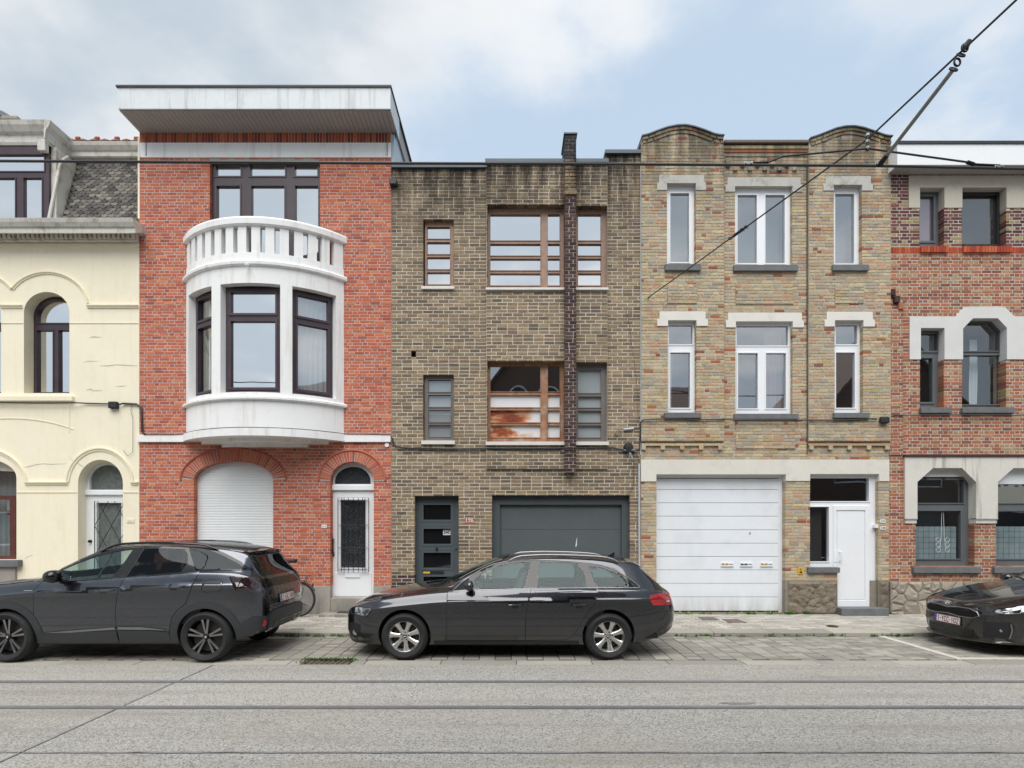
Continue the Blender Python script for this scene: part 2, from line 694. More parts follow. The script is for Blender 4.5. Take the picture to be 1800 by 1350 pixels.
m_['cable'] = M('black_cable', srgb('#2d2f33'), 0.5, 0.1, 20)
m_['pipe'] = M('grey_pipe', srgb('#b9c0c6'), 0.5, 0.08, 10)
m_['rail'] = M('rail_steel', srgb('#87878a'), 0.45, 0.12, 9, metal=0.4)
m_['groove'] = M('rail_groove', srgb('#5b4838'), 0.85, 0.2, 9)
m_['groove_pale'] = M('dusty_rail_groove', srgb('#7f7a72'), 0.85, 0.15, 9)
m_['steel'] = M('worn_steel', srgb('#8b8f94'), 0.35, 0.15, 20, metal=0.9)
m_['chrome'] = M('chrome', (0.75, 0.76, 0.78), 0.12, 0.03, 10, metal=1.0)
m_['satin'] = M('satin_aluminium', (0.30, 0.30, 0.31), 0.42, 0.05, 10, metal=1.0)
m_['brass'] = M('old_brass', srgb('#5d5136'), 0.35, 0.2, 30, metal=0.8)
m_['bronze'] = M('dark_bronze', srgb('#3a302a'), 0.35, 0.2, 30, metal=0.7)
m_['curtain'] = M('white_curtain', srgb('#dfe2e6'), 0.9, 0.05, 4)
m_['curtain_pink'] = M('pinkish_curtain', srgb('#c9aeb0'), 0.9, 0.08, 4)
m_['blind'] = M('grey_blind', srgb('#b9bcc0'), 0.85, 0.04, 4)
m_['blind_pale'] = M('pale_blind', srgb('#e0e2e4'), 0.85, 0.03, 4)
m_['mauve'] = M('mauve_blind', srgb('#a58d9c'), 0.85, 0.03, 4)
m_['screen'] = M('dark_window_screen', srgb('#3b3438'), 0.7, 0.06, 3)
m_['interior'] = M('dim_room', srgb('#6f6c69'), 0.9, 0.08, 1.0)  # dimness of the rooms is put into this grey
m_['tile_red'] = M('red_roof_tile', srgb('#a4674f'), 0.8, 0.15, 6, stain=(srgb('#6a5648'), 0.6, 8))
m_['plate_white'] = M('white_enamel', srgb('#eceef0'), 0.35, 0.02, 8)
m_['plate_red'] = M('red_lettering', srgb('#9c2a2c'), 0.5, 0.02, 8)
m_['plate_blue'] = M('blue_strip', srgb('#1f49ad'), 0.4, 0.02, 8)
m_['ink'] = M('dark_ink', srgb('#24262c'), 0.6, 0.02, 8)
m_['grey_ink'] = M('faded_ink', srgb('#8b9097'), 0.6, 0.02, 8)
m_['yellow'] = M('yellow_sticker', srgb('#d9a92f'), 0.5, 0.05, 20)
m_['sticker_blue'] = M('blue_sticker', srgb('#3b4a66'), 0.5, 0.05, 20)
m_['old_red'] = M('faded_red_paint', srgb('#b9736c'), 0.85, 0.2, 30)
m_['rust_plate'] = M('rusty_plate', srgb('#6f625c'), 0.7, 0.2, 20, stain=(srgb('#5b4034'), 0.6, 14))
m_['arm'] = M('weathered_tube', srgb('#84867f'), 0.55, 0.1, 12)
m_['mat'] = M('door_mat', srgb('#3c4045'), 0.9, 0.15, 40)

m_['glass_sky'] = glass_mat('window_glass_reflective', 0.9, gcol=(1, 1, 1))
m_['glass'] = glass_mat('window_glass', 0.44)
m_['glass_low'] = glass_mat('window_glass_dark', 0.20)
m_['glass_curtain'] = glass_mat('curtained_window_glass', 0.22)
m_['opp_brown'] = M('opposite_brown_brick', srgb('#6e574c'), 0.9, 0.15, 12)
m_['opp_dark'] = M('opposite_dark_brick', srgb('#5b4d45'), 0.9, 0.15, 12)
m_['opp_roof'] = M('opposite_roof_tile', srgb('#5f4d45'), 0.85, 0.15, 9)
t = NT('dark_door_pane')
t.base(srgb('#17191b'))
t.rough(t.ramp(t.noise(2, 3), [(0.3, 0.05), (0.7, 0.12)]))
m_['dark_pane'] = t.m
m_['glass_door'] = glass_mat('door_glass', 0.01, (0.16, 0.17, 0.18), 0.05)

# ripple glass of the white door
t = NT('rippled_glass')
t.base(srgb('#2b3036'))
t.rough(0.16)
vo = t.n('ShaderNodeTexVoronoi')
vo.inputs['Scale'].default_value = 55
t.t.links.new(t.pos((1.6, 1, 1)), vo.inputs['Vector'])
t.bump(vo.outputs['Distance'], 0.9, 0.02)
m_['ripple'] = t.m
t = NT('obscured_glass')
t.base(t.ramp(t.noise(14, 5), [(0.3, srgb('#5b615f')), (0.7, srgb('#737a78'))]))
t.rough(0.25)
t.bump(t.noise(120, 3), 0.5, 0.004)
m_['obscure'] = t.m
# frosted film with a grid of clear lines
t = NT('frosted_film')
t.base(t.ramp(t.noise(3, 4), [(0.3, srgb('#66757a')), (0.7, srgb('#7d8c91'))]))
t.rough(0.35)
m_['frost'] = t.m
# rust-stained white panes
t = NT('stained_white_pane')
st = t.ramp(t.noise(1.6, 6, 0.55, t.pos((1.1, 1, 2.6))), [(0.36, 0.0), (0.62, 1.0)])
sx_ = t.n('ShaderNodeSeparateXYZ')
t.t.links.new(t.pos(), sx_.inputs[0])
gx = t.ramp(t.math('ADD', t.math('MULTIPLY', sx_.outputs[0], 1.0), 0.5), [(0.02, 1.0), (0.55, 0.9), (0.98, 0.0)])
rust = t.ramp(t.math('MULTIPLY', st, gx), [(0.05, srgb('#dcdde0')), (0.28, srgb('#cf9c76')), (0.55, srgb('#9a4d2c')), (0.95, srgb('#6d2f1f'))])
t.base(rust)
t.rough(0.4)
m_['rust_pane'] = t.m
m_['white_pane'] = M('white_panel_pane', srgb('#dfe1e4'), 0.3, 0.02, 3)

# brick kinds: (threshold, colour) steps
def st_(*a):
    n = len(a)
    tot = sum(w for _, w in a)
    out, acc = [], 0.0
    for h, w in a:
        out.append((acc, srgb(h)))
        acc += w / tot
    return out


m_['brick_red'] = brick_mat('red_brick', st_(('#c46f55', 6), ('#bb6650', 5), ('#ca7958', 4), ('#b06151', 2.5), ('#ce8461', 1.5), ('#9f5c51', .8), ('#be7059', 4)),
                            0.18, dirt=(srgb('#a06a56'), 0.4), efflo=(srgb('#d2a496'), 0.75), mottle=(srgb('#9a5345'), 0.4), var=(.90, 1.08))
m_['brick_soldier'] = brick_mat('soldier_brick', st_(('#a9543f', 4), ('#b86645', 3), ('#964a3d', 3), ('#c0714c', 2), ('#85453b', 2)), 0.25, dirt=(srgb('#6a4038'), 0.4))
m_['brick_grey'] = brick_mat('grey_brown_brick', st_(('#97846a', 5), ('#8d7b63', 5), ('#81715f', 4), ('#a18d72', 3), ('#716456', 2.2), ('#8b7766', 2)),
                             0.25, dirt=(srgb('#584f44'), 0.5), topdirt=(srgb('#2a241e'), 0.95, 7.35, 8.95), mottle=(srgb('#443c34'), 0.6), var=(.88, 1.1))
m_['brick_dark'] = brick_mat('dark_purple_brick', st_(('#4d3a3d', 4), ('#57423f', 3), ('#433337', 3), ('#5f4a45', 2)), 0.25)
m_['brick_black'] = brick_mat('sooty_brick', st_(('#3f4043', 4), ('#48484a', 3), ('#37383b', 3), ('#55524f', 2)), 0.3)
m_['brick_yellow'] = brick_mat('yellow_brick', st_(('#c2b396', 7), ('#b8ac95', 6), ('#c6b691', 3), ('#c1a487', 5), ('#bd987b', 3), ('#a8a092', 4), ('#b06a4a', .7), ('#8f5646', .6), ('#bba874', .7)),
                               0.22, dirt=(srgb('#9c9080'), 0.4), topdirt=(srgb('#4a4338'), 0.85, 8.0, 9.7), mottle=(srgb('#7d7360'), 0.55))
m_['brick_mixed'] = brick_mat('mixed_brick', st_(('#aa6a52', 5), ('#b17459', 5), ('#99604f', 4), ('#b48e6d', 3), ('#a99675', 2.5), ('#8a5b4e', 2.5), ('#b77857', 3)),
                              0.25, dirt=(srgb('#7b5a4d'), 0.45), mottle=(srgb('#6b493e'), 0.5), var=(.88, 1.1))
m_['brick_mixdark'] = brick_mat('purple_and_yellow_brick', st_(('#6a4648', 6), ('#7a514b', 4), ('#5b3d41', 3), ('#a5936a', 3), ('#95845f', 2), ('#865348', 2)), 0.28, mottle=(srgb('#4b3535'), 0.4))
m_['brick_sill'] = brick_mat('orange_red_sill_brick', st_(('#b3543b', 4), ('#a34935', 3), ('#be6446', 3)), 0.2)
m_['mortar_red'] = M('red_house_mortar', srgb('#c4bdb8'), 0.95, 0.1, 5, bump=0.3, bscale=150)
m_['mortar_grey'] = M('pale_mortar', srgb('#cbc4b8'), 0.95, 0.1, 5, bump=0.3, bscale=150, stain=(srgb('#857e72'), 0.7, 1.2), soot=(srgb('#3a332b'), .9, 7.35, 8.95))
m_['mortar_yellow'] = M('sandy_mortar', srgb('#c6c0b4'), 0.95, 0.12, 5, bump=0.3, bscale=150, stain=(srgb('#7d7668'), 0.6, 1.5), soot=(srgb('#4a4338'), .85, 8.0, 9.7))
m_['mortar_mixed'] = M('pale_mixed_mortar', srgb('#c6c0b7'), 0.95, 0.12, 5, bump=0.3, bscale=150)
m_['stone'] = brick_mat('rubble_stone', st_(('#aca397', 4), ('#a0978c', 3), ('#a8a195', 3), ('#958d84', 2)), 0.3, dirt=(srgb('#7a746c'), 0.5))
m_['stone_brown'] = brick_mat('brown_rock_face', st_(('#8c8274', 4), ('#80776b', 3), ('#979082', 2)), 0.35, dirt=(srgb('#57524b'), 0.6))
m_['mortar_stone'] = M('stone_joint', srgb('#8d8579'), 0.95, 0.15, 6, bump=0.5, bscale=60)
m_['slate'] = brick_mat('old_slate', st_(('#716d68', 4), ('#5b5855', 4), ('#827d75', 3), ('#4a4847', 3)), 0.3, dirt=(srgb('#3b3b3f'), 0.7), mottle=(srgb('#94928c'), 0.5))
m_['paver'] = brick_mat('concrete_paver', st_(('#9c9890', 4), ('#928f88', 4), ('#a5a198', 3), ('#8a8781', 2)), 0.18, dirt=(srgb('#827e76'), 0.5), gain=1.02)
m_['paver_walk'] = brick_mat('pavement_paver', st_(('#a7a29a', 4), ('#9d9991', 4), ('#b0aba2', 3)), 0.18, dirt=(srgb('#8e8a82'), 0.5), gain=1.12)
m_['kerb'] = brick_mat('kerb_concrete', st_(('#a39e95', 4), ('#99958d', 3), ('#aca79d', 2)), 0.15, dirt=(srgb('#8a867e'), 0.5), gain=1.12)
m_['joint_dark'] = M('dark_joint', srgb('#4b4842'), 0.95, 0.2, 12, stain=(srgb('#4f5a3a'), 0.5, 3))
m_['bitumen'] = M('bitumen_joint', srgb('#868685'), 0.8, 0.15, 9)

# exposed aggregate concrete of the carriageway
t = NT('aggregate_concrete')
oi = t.n('ShaderNodeObjectInfo')
v1 = t.n('ShaderNodeTexVoronoi')
v1.inputs['Scale'].default_value = 88
t.t.links.new(t.pos(), v1.inputs['Vector'])
sc_ = t.n('ShaderNodeSeparateColor')
t.t.links.new(v1.outputs['Color'], sc_.inputs[0])
g1 = t.ramp(sc_.outputs[0], [(0.0, srgb('#74726e')), (0.12, srgb('#9a9792')), (0.3, srgb('#aca9a3')), (0.62, srgb('#b6b3ad')), (0.84, srgb('#c2bfb9')), (0.94, srgb('#888784'))], 'CONSTANT')
edge = t.ramp(v1.outputs['Distance'], [(0.45, 1.0), (0.85, 0.82)])
g1 = t.mix(1.0, g1, edge, 'MULTIPLY')
pt = t.noise(0.55, 6, 0.6)
g1 = t.mix(t.ramp(pt, [(0.42, 0.0), (0.75, 0.45)]), g1, srgb('#a8a195'))
g1 = t.mix(t.ramp(t.noise(1.7, 5, 0.6, t.pos((0.12, 1.6, 1))), [(0.48, 0.0), (0.72, 0.6)]), g1, srgb('#8b867e'))
g1 = t.mix(1.0, g1, t.ramp(oi.outputs['Random'], [(0.0, 0.88), (1.0, 1.02)]), 'MULTIPLY')
g1 = t.mix(t.ramp(t.noise(2.3, 7, 0.66, t.pos((0.5, 1, 1))), [(0.60, 0.0), (0.74, 0.5)]), g1, srgb('#77746e'))
t.base(g1)
t.rough(0.86)
t.bump(v1.outputs['Distance'], 0.35, 0.004)
m_['road'] = t.m

# stained slabs of the gutter
m_['weed'] = NT('weed_leaf').m
t = NT('weed_leaf_green')
t.base(t.ramp(t.rand(), [(0.0, srgb('#4d7a2b')), (0.5, srgb('#659a38')), (1.0, srgb('#7da84a'))]))
t.rough(0.55)
t.b.inputs['Subsurface Weight'].default_value = 0.0
m_['weed'] = t.m


def paint(name, col, metal=0.4, rough=0.32):
    t = NT(name)
    fl = t.noise(900, 2, 0.5, t.pos(obj=True))
    c_ = t.mix(1.0, (*col,), t.ramp(fl, [(0.3, 0.85), (0.7, 1.2)]), 'MULTIPLY')
    dust = t.ramp(t.noise(2.2, 6, 0.6, t.pos(obj=True)), [(0.45, 0.0), (0.8, 0.05)])
    c_ = t.mix(dust, c_, srgb('#8a857d'))
    sp = t.n('ShaderNodeSeparateXYZ')               # road film low on the body
    t.t.links.new(t.pos(), sp.inputs[0])
    film = t.math('MULTIPLY', t.ramp(sp.outputs[2], [(0.18, 0.22), (0.62, 0.0)]), t.ramp(t.noise(7, 5, 0.6), [(0.3, 0.4), (0.7, 1.0)]))
    c_ = t.mix(film, c_, srgb('#77726a'))
    dust = t.math('ADD', dust, t.math('MULTIPLY', film, 0.5))
    t.base(c_)
    t.b.inputs['Metallic'].default_value = metal
    t.rough(t.math('ADD', t.math('MULTIPLY', dust, 1.5), rough))
    t.b.inputs['Coat Weight'].default_value = 1.0
    t.b.inputs['Coat Roughness'].default_value = 0.035
    t.b.inputs['Coat IOR'].default_value = 1.65
    t.b.inputs['Specular IOR Level'].default_value = 0.1
    return t.m


m_['paint_estate'] = paint('dark_grey_car_paint', srgb('#303239'), 1.0, 0.26)
m_['paint_suv'] = paint('grey_car_paint', srgb('#4b4e56'), 1.0, 0.25)
m_['paint_black'] = paint('black_car_paint', srgb('#0c0d10'), 0.1)
m_['gloss_black'] = paint('gloss_black_trim', srgb('#0b0c0e'), 0.0, 0.25)
m_['gloss_black'].node_tree.nodes['Principled BSDF'].inputs['Coat Weight'].default_value = 0.55
m_['clad_plastic'] = M('dark_plastic_cladding', srgb('#34373b'), 0.5, 0.08, 20, bump=0.1, bscale=300)
m_['dark_plastic'] = M('black_plastic', srgb('#1d1e21'), 0.5, 0.1, 20)
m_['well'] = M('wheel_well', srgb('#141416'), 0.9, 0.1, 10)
m_['tyre'] = M('tyre_rubber', srgb('#222325'), 0.78, 0.1, 14, stain=(srgb('#45423e'), 0.45, 5), bump=0.1, bscale=90)
m_['alloy'] = M('silver_alloy', (0.60, 0.59, 0.57), 0.34, 0.07, 14, metal=0.85, stain=(srgb('#6b6259'), 0.5, 9))
m_['alloy_dark'] = M('dark_alloy', srgb('#2d2e31'), 0.35, 0.08, 14, metal=0.7)
m_['alloy_cut'] = M('diamond_cut_alloy', (0.30, 0.30, 0.32), 0.3, 0.06, 14, metal=0.95)
m_['disc'] = M('brake_disc', srgb('#45413e'), 0.55, 0.15, 12, metal=0.7)
m_['car_glass'] = glass_mat('car_glass', 0.032, (0.74, 0.86, 0.85), 0.0, (0.80, 0.94, 0.97))
m_['car_glass_dark'] = glass_mat('privacy_glass', 0.02, (0.06, 0.065, 0.07), 0.0, (0.85, 0.93, 1.0))
m_['seat'] = M('dark_seat_fabric', srgb('#3c3d40'), 0.85, 0.08, 12)
t = NT('red_lamp')
t.base(t.ramp(t.noise(40, 2, 0.5, t.pos((0.2, 0.2, 1), True)), [(0.4, srgb('#8c0f16')), (0.6, srgb('#b81c24'))]))
t.rough(0.12)
t.b.inputs['Coat Weight'].default_value = 1.0
m_['lamp_red'] = t.m
t = NT('dark_red_lamp')
t.base(srgb('#2a1719'))
t.rough(0.1)
t.b.inputs['Coat Weight'].default_value = 1.0
m_['lamp_dark'] = t.m
t = NT('clear_lamp')
t.base(t.ramp(t.noise(16, 4, 0.5, t.pos(obj=True)), [(0.40, srgb('#33373c')), (0.52, srgb('#9aa0a6')), (0.7, srgb('#c9cdd1'))]))
t.b.inputs['Metallic'].default_value = 0.5
t.rough(0.1)
t.b.inputs['Coat Weight'].default_value = 1.0
m_['lamp_clear'] = t.m
# ------------------------------------------------------------------ bricks and pieces
def brick_data(x0, x1, z0, z1, y, depth, r, ch=0.004):
    j = lambda a=0.0015: r.uniform(-a, a)
    yo = y + r.uniform(-0.0025, 0.002)
    xa, xb, za, zb = x0 + j(), x1 + j(), z0 + j(), z1 + j()
    c_ = min(ch, (x1 - x0) * 0.25)
    v = [(xa + c_, yo + j(.001), za + c_), (xb - c_, yo + j(.001), za + c_), (xb - c_, yo + j(.001), zb - c_), (xa + c_, yo + j(.001), zb - c_),
         (xa, yo + c_, za), (xb, yo + c_, za), (xb, yo + c_, zb), (xa, yo + c_, zb),
         (xa, y + depth, za), (xb, y + depth, za), (xb, y + depth, zb), (xa, y + depth, zb)]
    f = [(0, 1, 2, 3)]
    for i in range(4):
        k = (i + 1) % 4
        f.append((4 + i, 4 + k, k, i))
        f.append((8 + i, 8 + k, 4 + k, 4 + i))
    return v, f


def raw_mesh(name, v, f, mat):
    me = bpy.data.meshes.new(name)
    me.from_pydata(v, [], f)
    me.materials.append(mat)
    return me


def spans(poly, z):
    xs = []
    n = len(poly)
    for i in range(n):
        (x1, z1), (x2, z2) = poly[i], poly[(i + 1) % n]
        if (z1 > z) != (z2 > z):
            xs.append(x1 + (x2 - x1) * (z - z1) / (z2 - z1))
    return (min(xs), max(xs)) if xs else None


def lay_bricks(x0, x1, z0, z1, course=0.066, blen=0.2, joint=0.011, y=0.0, openings=(), bond='run', top=None, depth=0.02, deep=0.2, seed=1, keep=None):
    """-> list of bricks (x0, x1, z0, z1, y, depth, full?)"""
    r = random.Random(seed)
    out = []
    boxes = [(min(p[0] for p in o), max(p[0] for p in o), min(p[1] for p in o), max(p[1] for p in o)) for o in openings]
    n = max(1, round((z1 - z0) / course))
    ch = (z1 - z0) / n
    for row in range(n):
        za, zb = z0 + row * ch + joint / 2, z0 + (row + 1) * ch - joint / 2
        iv = [(x0, x1, False, False)]
        for o, bb in zip(openings, boxes):
            if bb[3] <= za + 0.002 or bb[2] >= zb - 0.002:
                continue
            ss = [spans(o, max(bb[2] + 1e-4, min(bb[3] - 1e-4, q))) for q in (za, (za + zb) / 2, zb)]
            ss = [q for q in ss if q]
            if not ss:
                continue
            a, b = min(q[0] for q in ss), max(q[1] for q in ss)
            nv = []
            for (p, q, lo, hi) in iv:
                if b <= p or a >= q:
                    nv.append((p, q, lo, hi))
                    continue
                if a > p:
                    nv.append((p, a, lo, True))
                if b < q:
                    nv.append((b, q, True, hi))
            iv = nv
        # joints of this course
        xs = []
        rows2 = [(za, zb, iv)]
        for o, bb_ in zip(openings, boxes):
            top_n = [q for q in o if abs(q[1] - bb_[3]) < 1e-4]
            bot_n = [q for q in o if abs(q[1] - bb_[2]) < 1e-4]
            if za + .002 < bb_[3] < zb - .016 and len(top_n) >= 2 and max(q[0] for q in top_n) - min(q[0] for q in top_n) > .9 * (bb_[1] - bb_[0]):
                rows2.append((bb_[3] + .004, zb, [(max(x0, bb_[0]), min(x1, bb_[1]), True, True)]))
            if za + .016 < bb_[2] < zb - .002 and len(bot_n) >= 2 and max(q[0] for q in bot_n) - min(q[0] for q in bot_n) > .9 * (bb_[1] - bb_[0]):
                rows2.append((za, bb_[2] - .004, [(max(x0, bb_[0]), min(x1, bb_[1]), True, True)]))
        half = (blen - joint) / 2 + joint / 2
        if bond == 'run':
            x = x0 - blen + (blen / 2 if row % 2 else 0) + r.uniform(-.008, .008)
            while x < x1 + blen:
                xs.append(x)
                x += blen * (1 if r.random() > 0.03 else 0.5)
        elif bond == 'eng':
            x = x0 - blen + (half / 2 if row % 2 else 0) + r.uniform(-.006, .006)
            st = half if row % 2 else blen
            while x < x1 + blen:
                xs.append(x)
                x += st
        elif bond == 'flem':
            x = x0 - blen + ((blen + half) / 2 if row % 2 else 0) + r.uniform(-.01, .01)
            k = 0
            while x < x1 + blen:
                xs.append(x)
                u = r.random()
                x += blen if (k % 2 == 0) != (u < 0.15) else half
                k += 1
        else:
            x = x0 - blen + r.uniform(0, blen)
            while x < x1 + blen:
                xs.append(x)
                x += blen if r.random() > 0.28 else half
        for (za, zb, iv2) in rows2:
            for (p, q, lo, hi) in iv2:
                cuts = [p] + [c for c in xs if p + 0.045 < c < q - 0.045] + [q]
                for i in range(len(cuts) - 1):
                    a = cuts[i] + (joint / 2 if i > 0 else (0 if lo else joint / 4))
                    b = cuts[i + 1] - (joint / 2 if i < len(cuts) - 2 else (0 if hi else joint / 4))
                    if b - a < 0.012 or any(a < o_[1] - .01 and b > o_[0] + .01 and za < o_[3] - .004 and zb > o_[2] + .004 for o_ in boxes if len(rows2) > 1 and (za, zb) != (rows2[0][0], rows2[0][1])):
                        continue
                    if top and zb > top((a + b) / 2):
                        continue
                    if keep and not keep(a, b, za, zb):
                        continue
                    near = False
                    for bb in boxes:
                        if a < bb[1] + .02 and b > bb[0] - .02 and za < bb[3] + .03 and zb > bb[2] - .03:
                            near = True
                    full = abs((b - a) - (blen - joint)) < 0.004 and not near
                    out.append((a, b, za, zb, y, deep if near else depth, full))
    return out


def place_bricks(parent, bricks, mat, n_obj, name='brick', seed=3, focus=(0, 1.2)):
    """the n_obj whole bricks that show largest become objects on shared meshes, the rest one part of kind stuff"""
    r = random.Random(seed)
    full = [i for i, b in enumerate(bricks) if b[6]]
    full.sort(key=lambda i: (bricks[i][0] - focus[0]) ** 2 + (bricks[i][2] - focus[1]) ** 2)
    pick = full[:n_obj]
    ps = set(pick)
    if pick:
        h = sum(bricks[i][3] - bricks[i][2] for i in pick) / len(pick)
        w = sum(bricks[i][1] - bricks[i][0] for i in pick) / len(pick)
        vars_ = []
        for k in range(10):
            v, f = brick_data(-w / 2, w / 2, -h / 2, h / 2, 0, 0.02, r)
            vars_.append(raw_mesh(name, v, f, mat))
        for i in pick:
            a, b, za, zb, y, dp, _ = bricks[i]
            put(name, r.choice(vars_), ((a + b) / 2, y, (za + zb) / 2), parent)
    V, Fc = [], []
    for i, (a, b, za, zb, y, dp, _) in enumerate(bricks):
        if i in ps:
            continue
        v, f = brick_data(a, b, za, zb, y, dp, r)
        k = len(V)
        V += v
        Fc += [tuple(k + q for q in t_) for t_ in f]
    if V:
        o = bpy.data.objects.new(name + 'work', raw_mesh(name + 'work', V, Fc, mat))
        C.objects.link(o)
        o.parent = parent
        o.matrix_parent_inverse = Matrix.Translation(-parent_loc(parent))
        o['kind'] = 'stuff'


def ring_bricks(parent, cx, z0, rx, rz, thick, a0, a1, n, y, mat, depth=0.2, name='arch_brick', gap=0.014):
    """bricks standing on edge round an (elliptic) arch"""
    for i in range(n):
        t0 = a0 + (a1 - a0) * i / n
        t1 = a0 + (a1 - a0) * (i + 1) / n

        def P(t_, k):
            e = Vector((rx * math.cos(t_), rz * math.sin(t_)))
            nn = Vector((math.cos(t_) / rx, math.sin(t_) / rz)).normalized()
            return Vector((cx, z0)) + e + nn * k
        p = [P(t0, 0.002), P(t1, 0.002), P(t1, thick), P(t0, thick)]
        c_ = sum(p, Vector((0, 0))) / 4
        d = (p[1] - p[0]).normalized()
        p[0] += d * gap / 2
        p[1] -= d * gap / 2
        d = (p[2] - p[3]).normalized()
        p[3] += d * gap / 2
        p[2] -= d * gap / 2
        yy = y + rng.uniform(-.003, .002)
        q = [(a.x, a.y) for a in p]
        MB().plate(q, (), yy, depth).build(name, mat, parent)


# ------------------------------------------------------------------ ground
def struct(o):
    o['kind'] = 'structure'
    return o


Y_KERB, Y_GUT0, Y_GUT1 = -1.85, -3.67, -3.94
struct(MB().box(-90, 90, -90, 90, -0.30, -0.12).build('ground', M('earth', srgb('#8d877c'), 0.95, 0.15, 0.6)))
# parking lane
park = struct(MB().box(-16, 16, Y_GUT0 - 0.01, Y_KERB + 0.02, -0.09, -0.012).build('parking_lane', m_['joint_dark']))
PW, PD = 0.222, 0.111


def paver_mesh(name, w, d, h, r, mat):
    c_ = 0.004
    a, b = w / 2, d / 2
    j = lambda: r.uniform(-.001, .001)
    v = [(-a + c_, -b + c_, j()), (a - c_, -b + c_, j()), (a - c_, b - c_, j()), (-a + c_, b - c_, j()),
         (-a, -b, -c_), (a, -b, -c_), (a, b, -c_), (-a, b, -c_),
         (-a, -b, -h), (a, -b, -h), (a, b, -h), (-a, b, -h)]
    f = [(0, 1, 2, 3)]
    for i in range(4):
        k = (i + 1) % 4
        f += [(4 + i, 4 + k, k, i), (8 + i, 8 + k, 4 + k, 4 + i)]
    return v, f


def lay_pavers(parent, cells, w, d, mat, n_obj, zfun, tilt, focus, name, seed):
    r = random.Random(seed)
    vars_ = [raw_mesh(name, *paver_mesh(name, w, d, 0.04, r, mat), mat) for _ in range(8)]
    cells = sorted(cells, key=lambda c: (c[1] - focus[1]) ** 2 * 6 + (c[0] - focus[0]) ** 2)
    V, Fc = [], []
    for i, (x, y, ww) in enumerate(cells):
        z = zfun(x, y) + r.uniform(-.0022, .0022)
        if i < n_obj and ww == w:
            put(name, r.choice(vars_), (x, y, z), parent, (tilt + r.uniform(-.006, .006), r.uniform(-.006, .006), 0))
        else:
            v, f = paver_mesh(name, ww, d, 0.04, r, mat)
            k = len(V)
            V += [(x + p[0], y + p[1], z + p[2] + tilt * p[1]) for p in v]
            Fc += [tuple(k + q for q in t_) for t_ in f]
    o = bpy.data.objects.new('paving', raw_mesh('paving', V, Fc, mat))
    C.objects.link(o)
    o.parent = parent
    o['kind'] = 'stuff'


cells = []
nx = int(24 / PW)
for i in range(nx):
    x = -12 + (i + .5) * PW
    off = (PD / 2 if i % 2 else 0)
    y = Y_GUT0 + PD / 2 + off + 0.004
    while y + PD / 2 < Y_KERB - 0.005:
        cells.append((x, y, PW - 0.011))
        y += PD
lay_pavers(park, cells, PW - 0.011, PD - 0.006, m_['paver'], 300, lambda x, y: 0.0, 0.0, (2.0, Y_GUT0), 'paver', 21)

# gutter of long slabs
gut = struct(MB().box(-16, 16, Y_GUT1 - 0.01, Y_GUT0 + 0.01, -0.09, -0.014).build('gutter', m_['joint_dark']))
gl_x = [-13.2]
while gl_x[-1] < 13:
    gl_x.append(gl_x[-1] + 1.02)
for a, b in zip(gl_x, gl_x[1:]):
    segs = [(a, b)]
    if a < -2.18 and b > -2.82:
        segs = [(p, q) for p, q in ((a, -2.83), (-2.17, b)) if q - p > 0.08]
    for p, q in segs:
        MB().box(p + .005, q - .005, Y_GUT1 + .006, Y_GUT0 - .006, -.06, -0.004 + rng.uniform(-.002, .002)).build('gutter_slab', m_['kerb'], gut, bevel=0.005)

# drain grate in the gutter
dr = thing('drain_grate', (-2.5, -3.8, 0), 'rusty drain grate overgrown with weeds in the gutter between the two cars', 'drain')
g = MB()
g.box(-2.81, -2.19, -3.93, -3.905, -.05, -.003).box(-2.81, -2.19, -3.705, -3.68, -.05, -.003)
g.box(-2.81, -2.785, -3.905, -3.705, -.05, -.003).box(-2.215, -2.19, -3.905, -3.705, -.05, -.003)
g.build('frame', m_['rust_plate'], dr)
for i in range(8):
    x = -2.745 + i * 0.07
    v = [(x, -3.905), (x + .03, -3.905), (x + .055, -3.705), (x + .025, -3.705)]
    MB().prism(v, 'z', -.05, -.006).build('bar', m_['rust_plate'], dr)
MB().box(-2.785, -2.215, -3.905, -3.705, -.12, -.1).build('sump', m_['well'], dr)

# kerb
kerb = struct(MB().box(-16, 16, Y_KERB + .01, Y_KERB + 0.30, -0.1, 0.045).build('kerb', m_['joint_dark']))
kx = -12.6
while kx < 12.6:
    MB().box(kx + .004, kx + .996, Y_KERB, Y_KERB + 0.295, -.09, 0.06 + rng.uniform(-.003, .003)).build('kerb_stone', m_['kerb'], kerb, bevel=0.012)
    kx += 1.0

# pavement (rises slightly towards the houses)
YW0 = Y_KERB + 0.30
slope = (0.105 - 0.062) / (0 - YW0)
zwalk = lambda x, y: 0.062 + (y - YW0) * slope
pw = MB()
pw.add([(-16, YW0, .04), (16, YW0, .04), (16, 0.4, .04 + (0.4 - YW0) * slope), (-16, 0.4, .04 + (0.4 - YW0) * slope),
        (-16, YW0, -.1), (16, YW0, -.1), (16, .4, -.1), (-16, .4, -.1)],
       [(0, 1, 2, 3), (4, 7, 6, 5), (0, 4, 5, 1), (2, 6, 7, 3), (0, 3, 7, 4), (1, 5, 6, 2)])
walk = struct(pw.build('pavement', m_['joint_dark']))
cells = []
y = YW0 + PD / 2 + .004
row = 0
while y < 0.06:
    x = -12.4 + (PW / 2 if row % 2 else 0)
    while x < 12.4:
        cells.append((x, y, PW - .006))
        x += PW
    y += PD
    row += 1
lay_pavers(walk, cells, PW - .006, PD - .007, m_['paver_walk'], 300, zwalk, slope, (3.4, YW0), 'paver', 22)
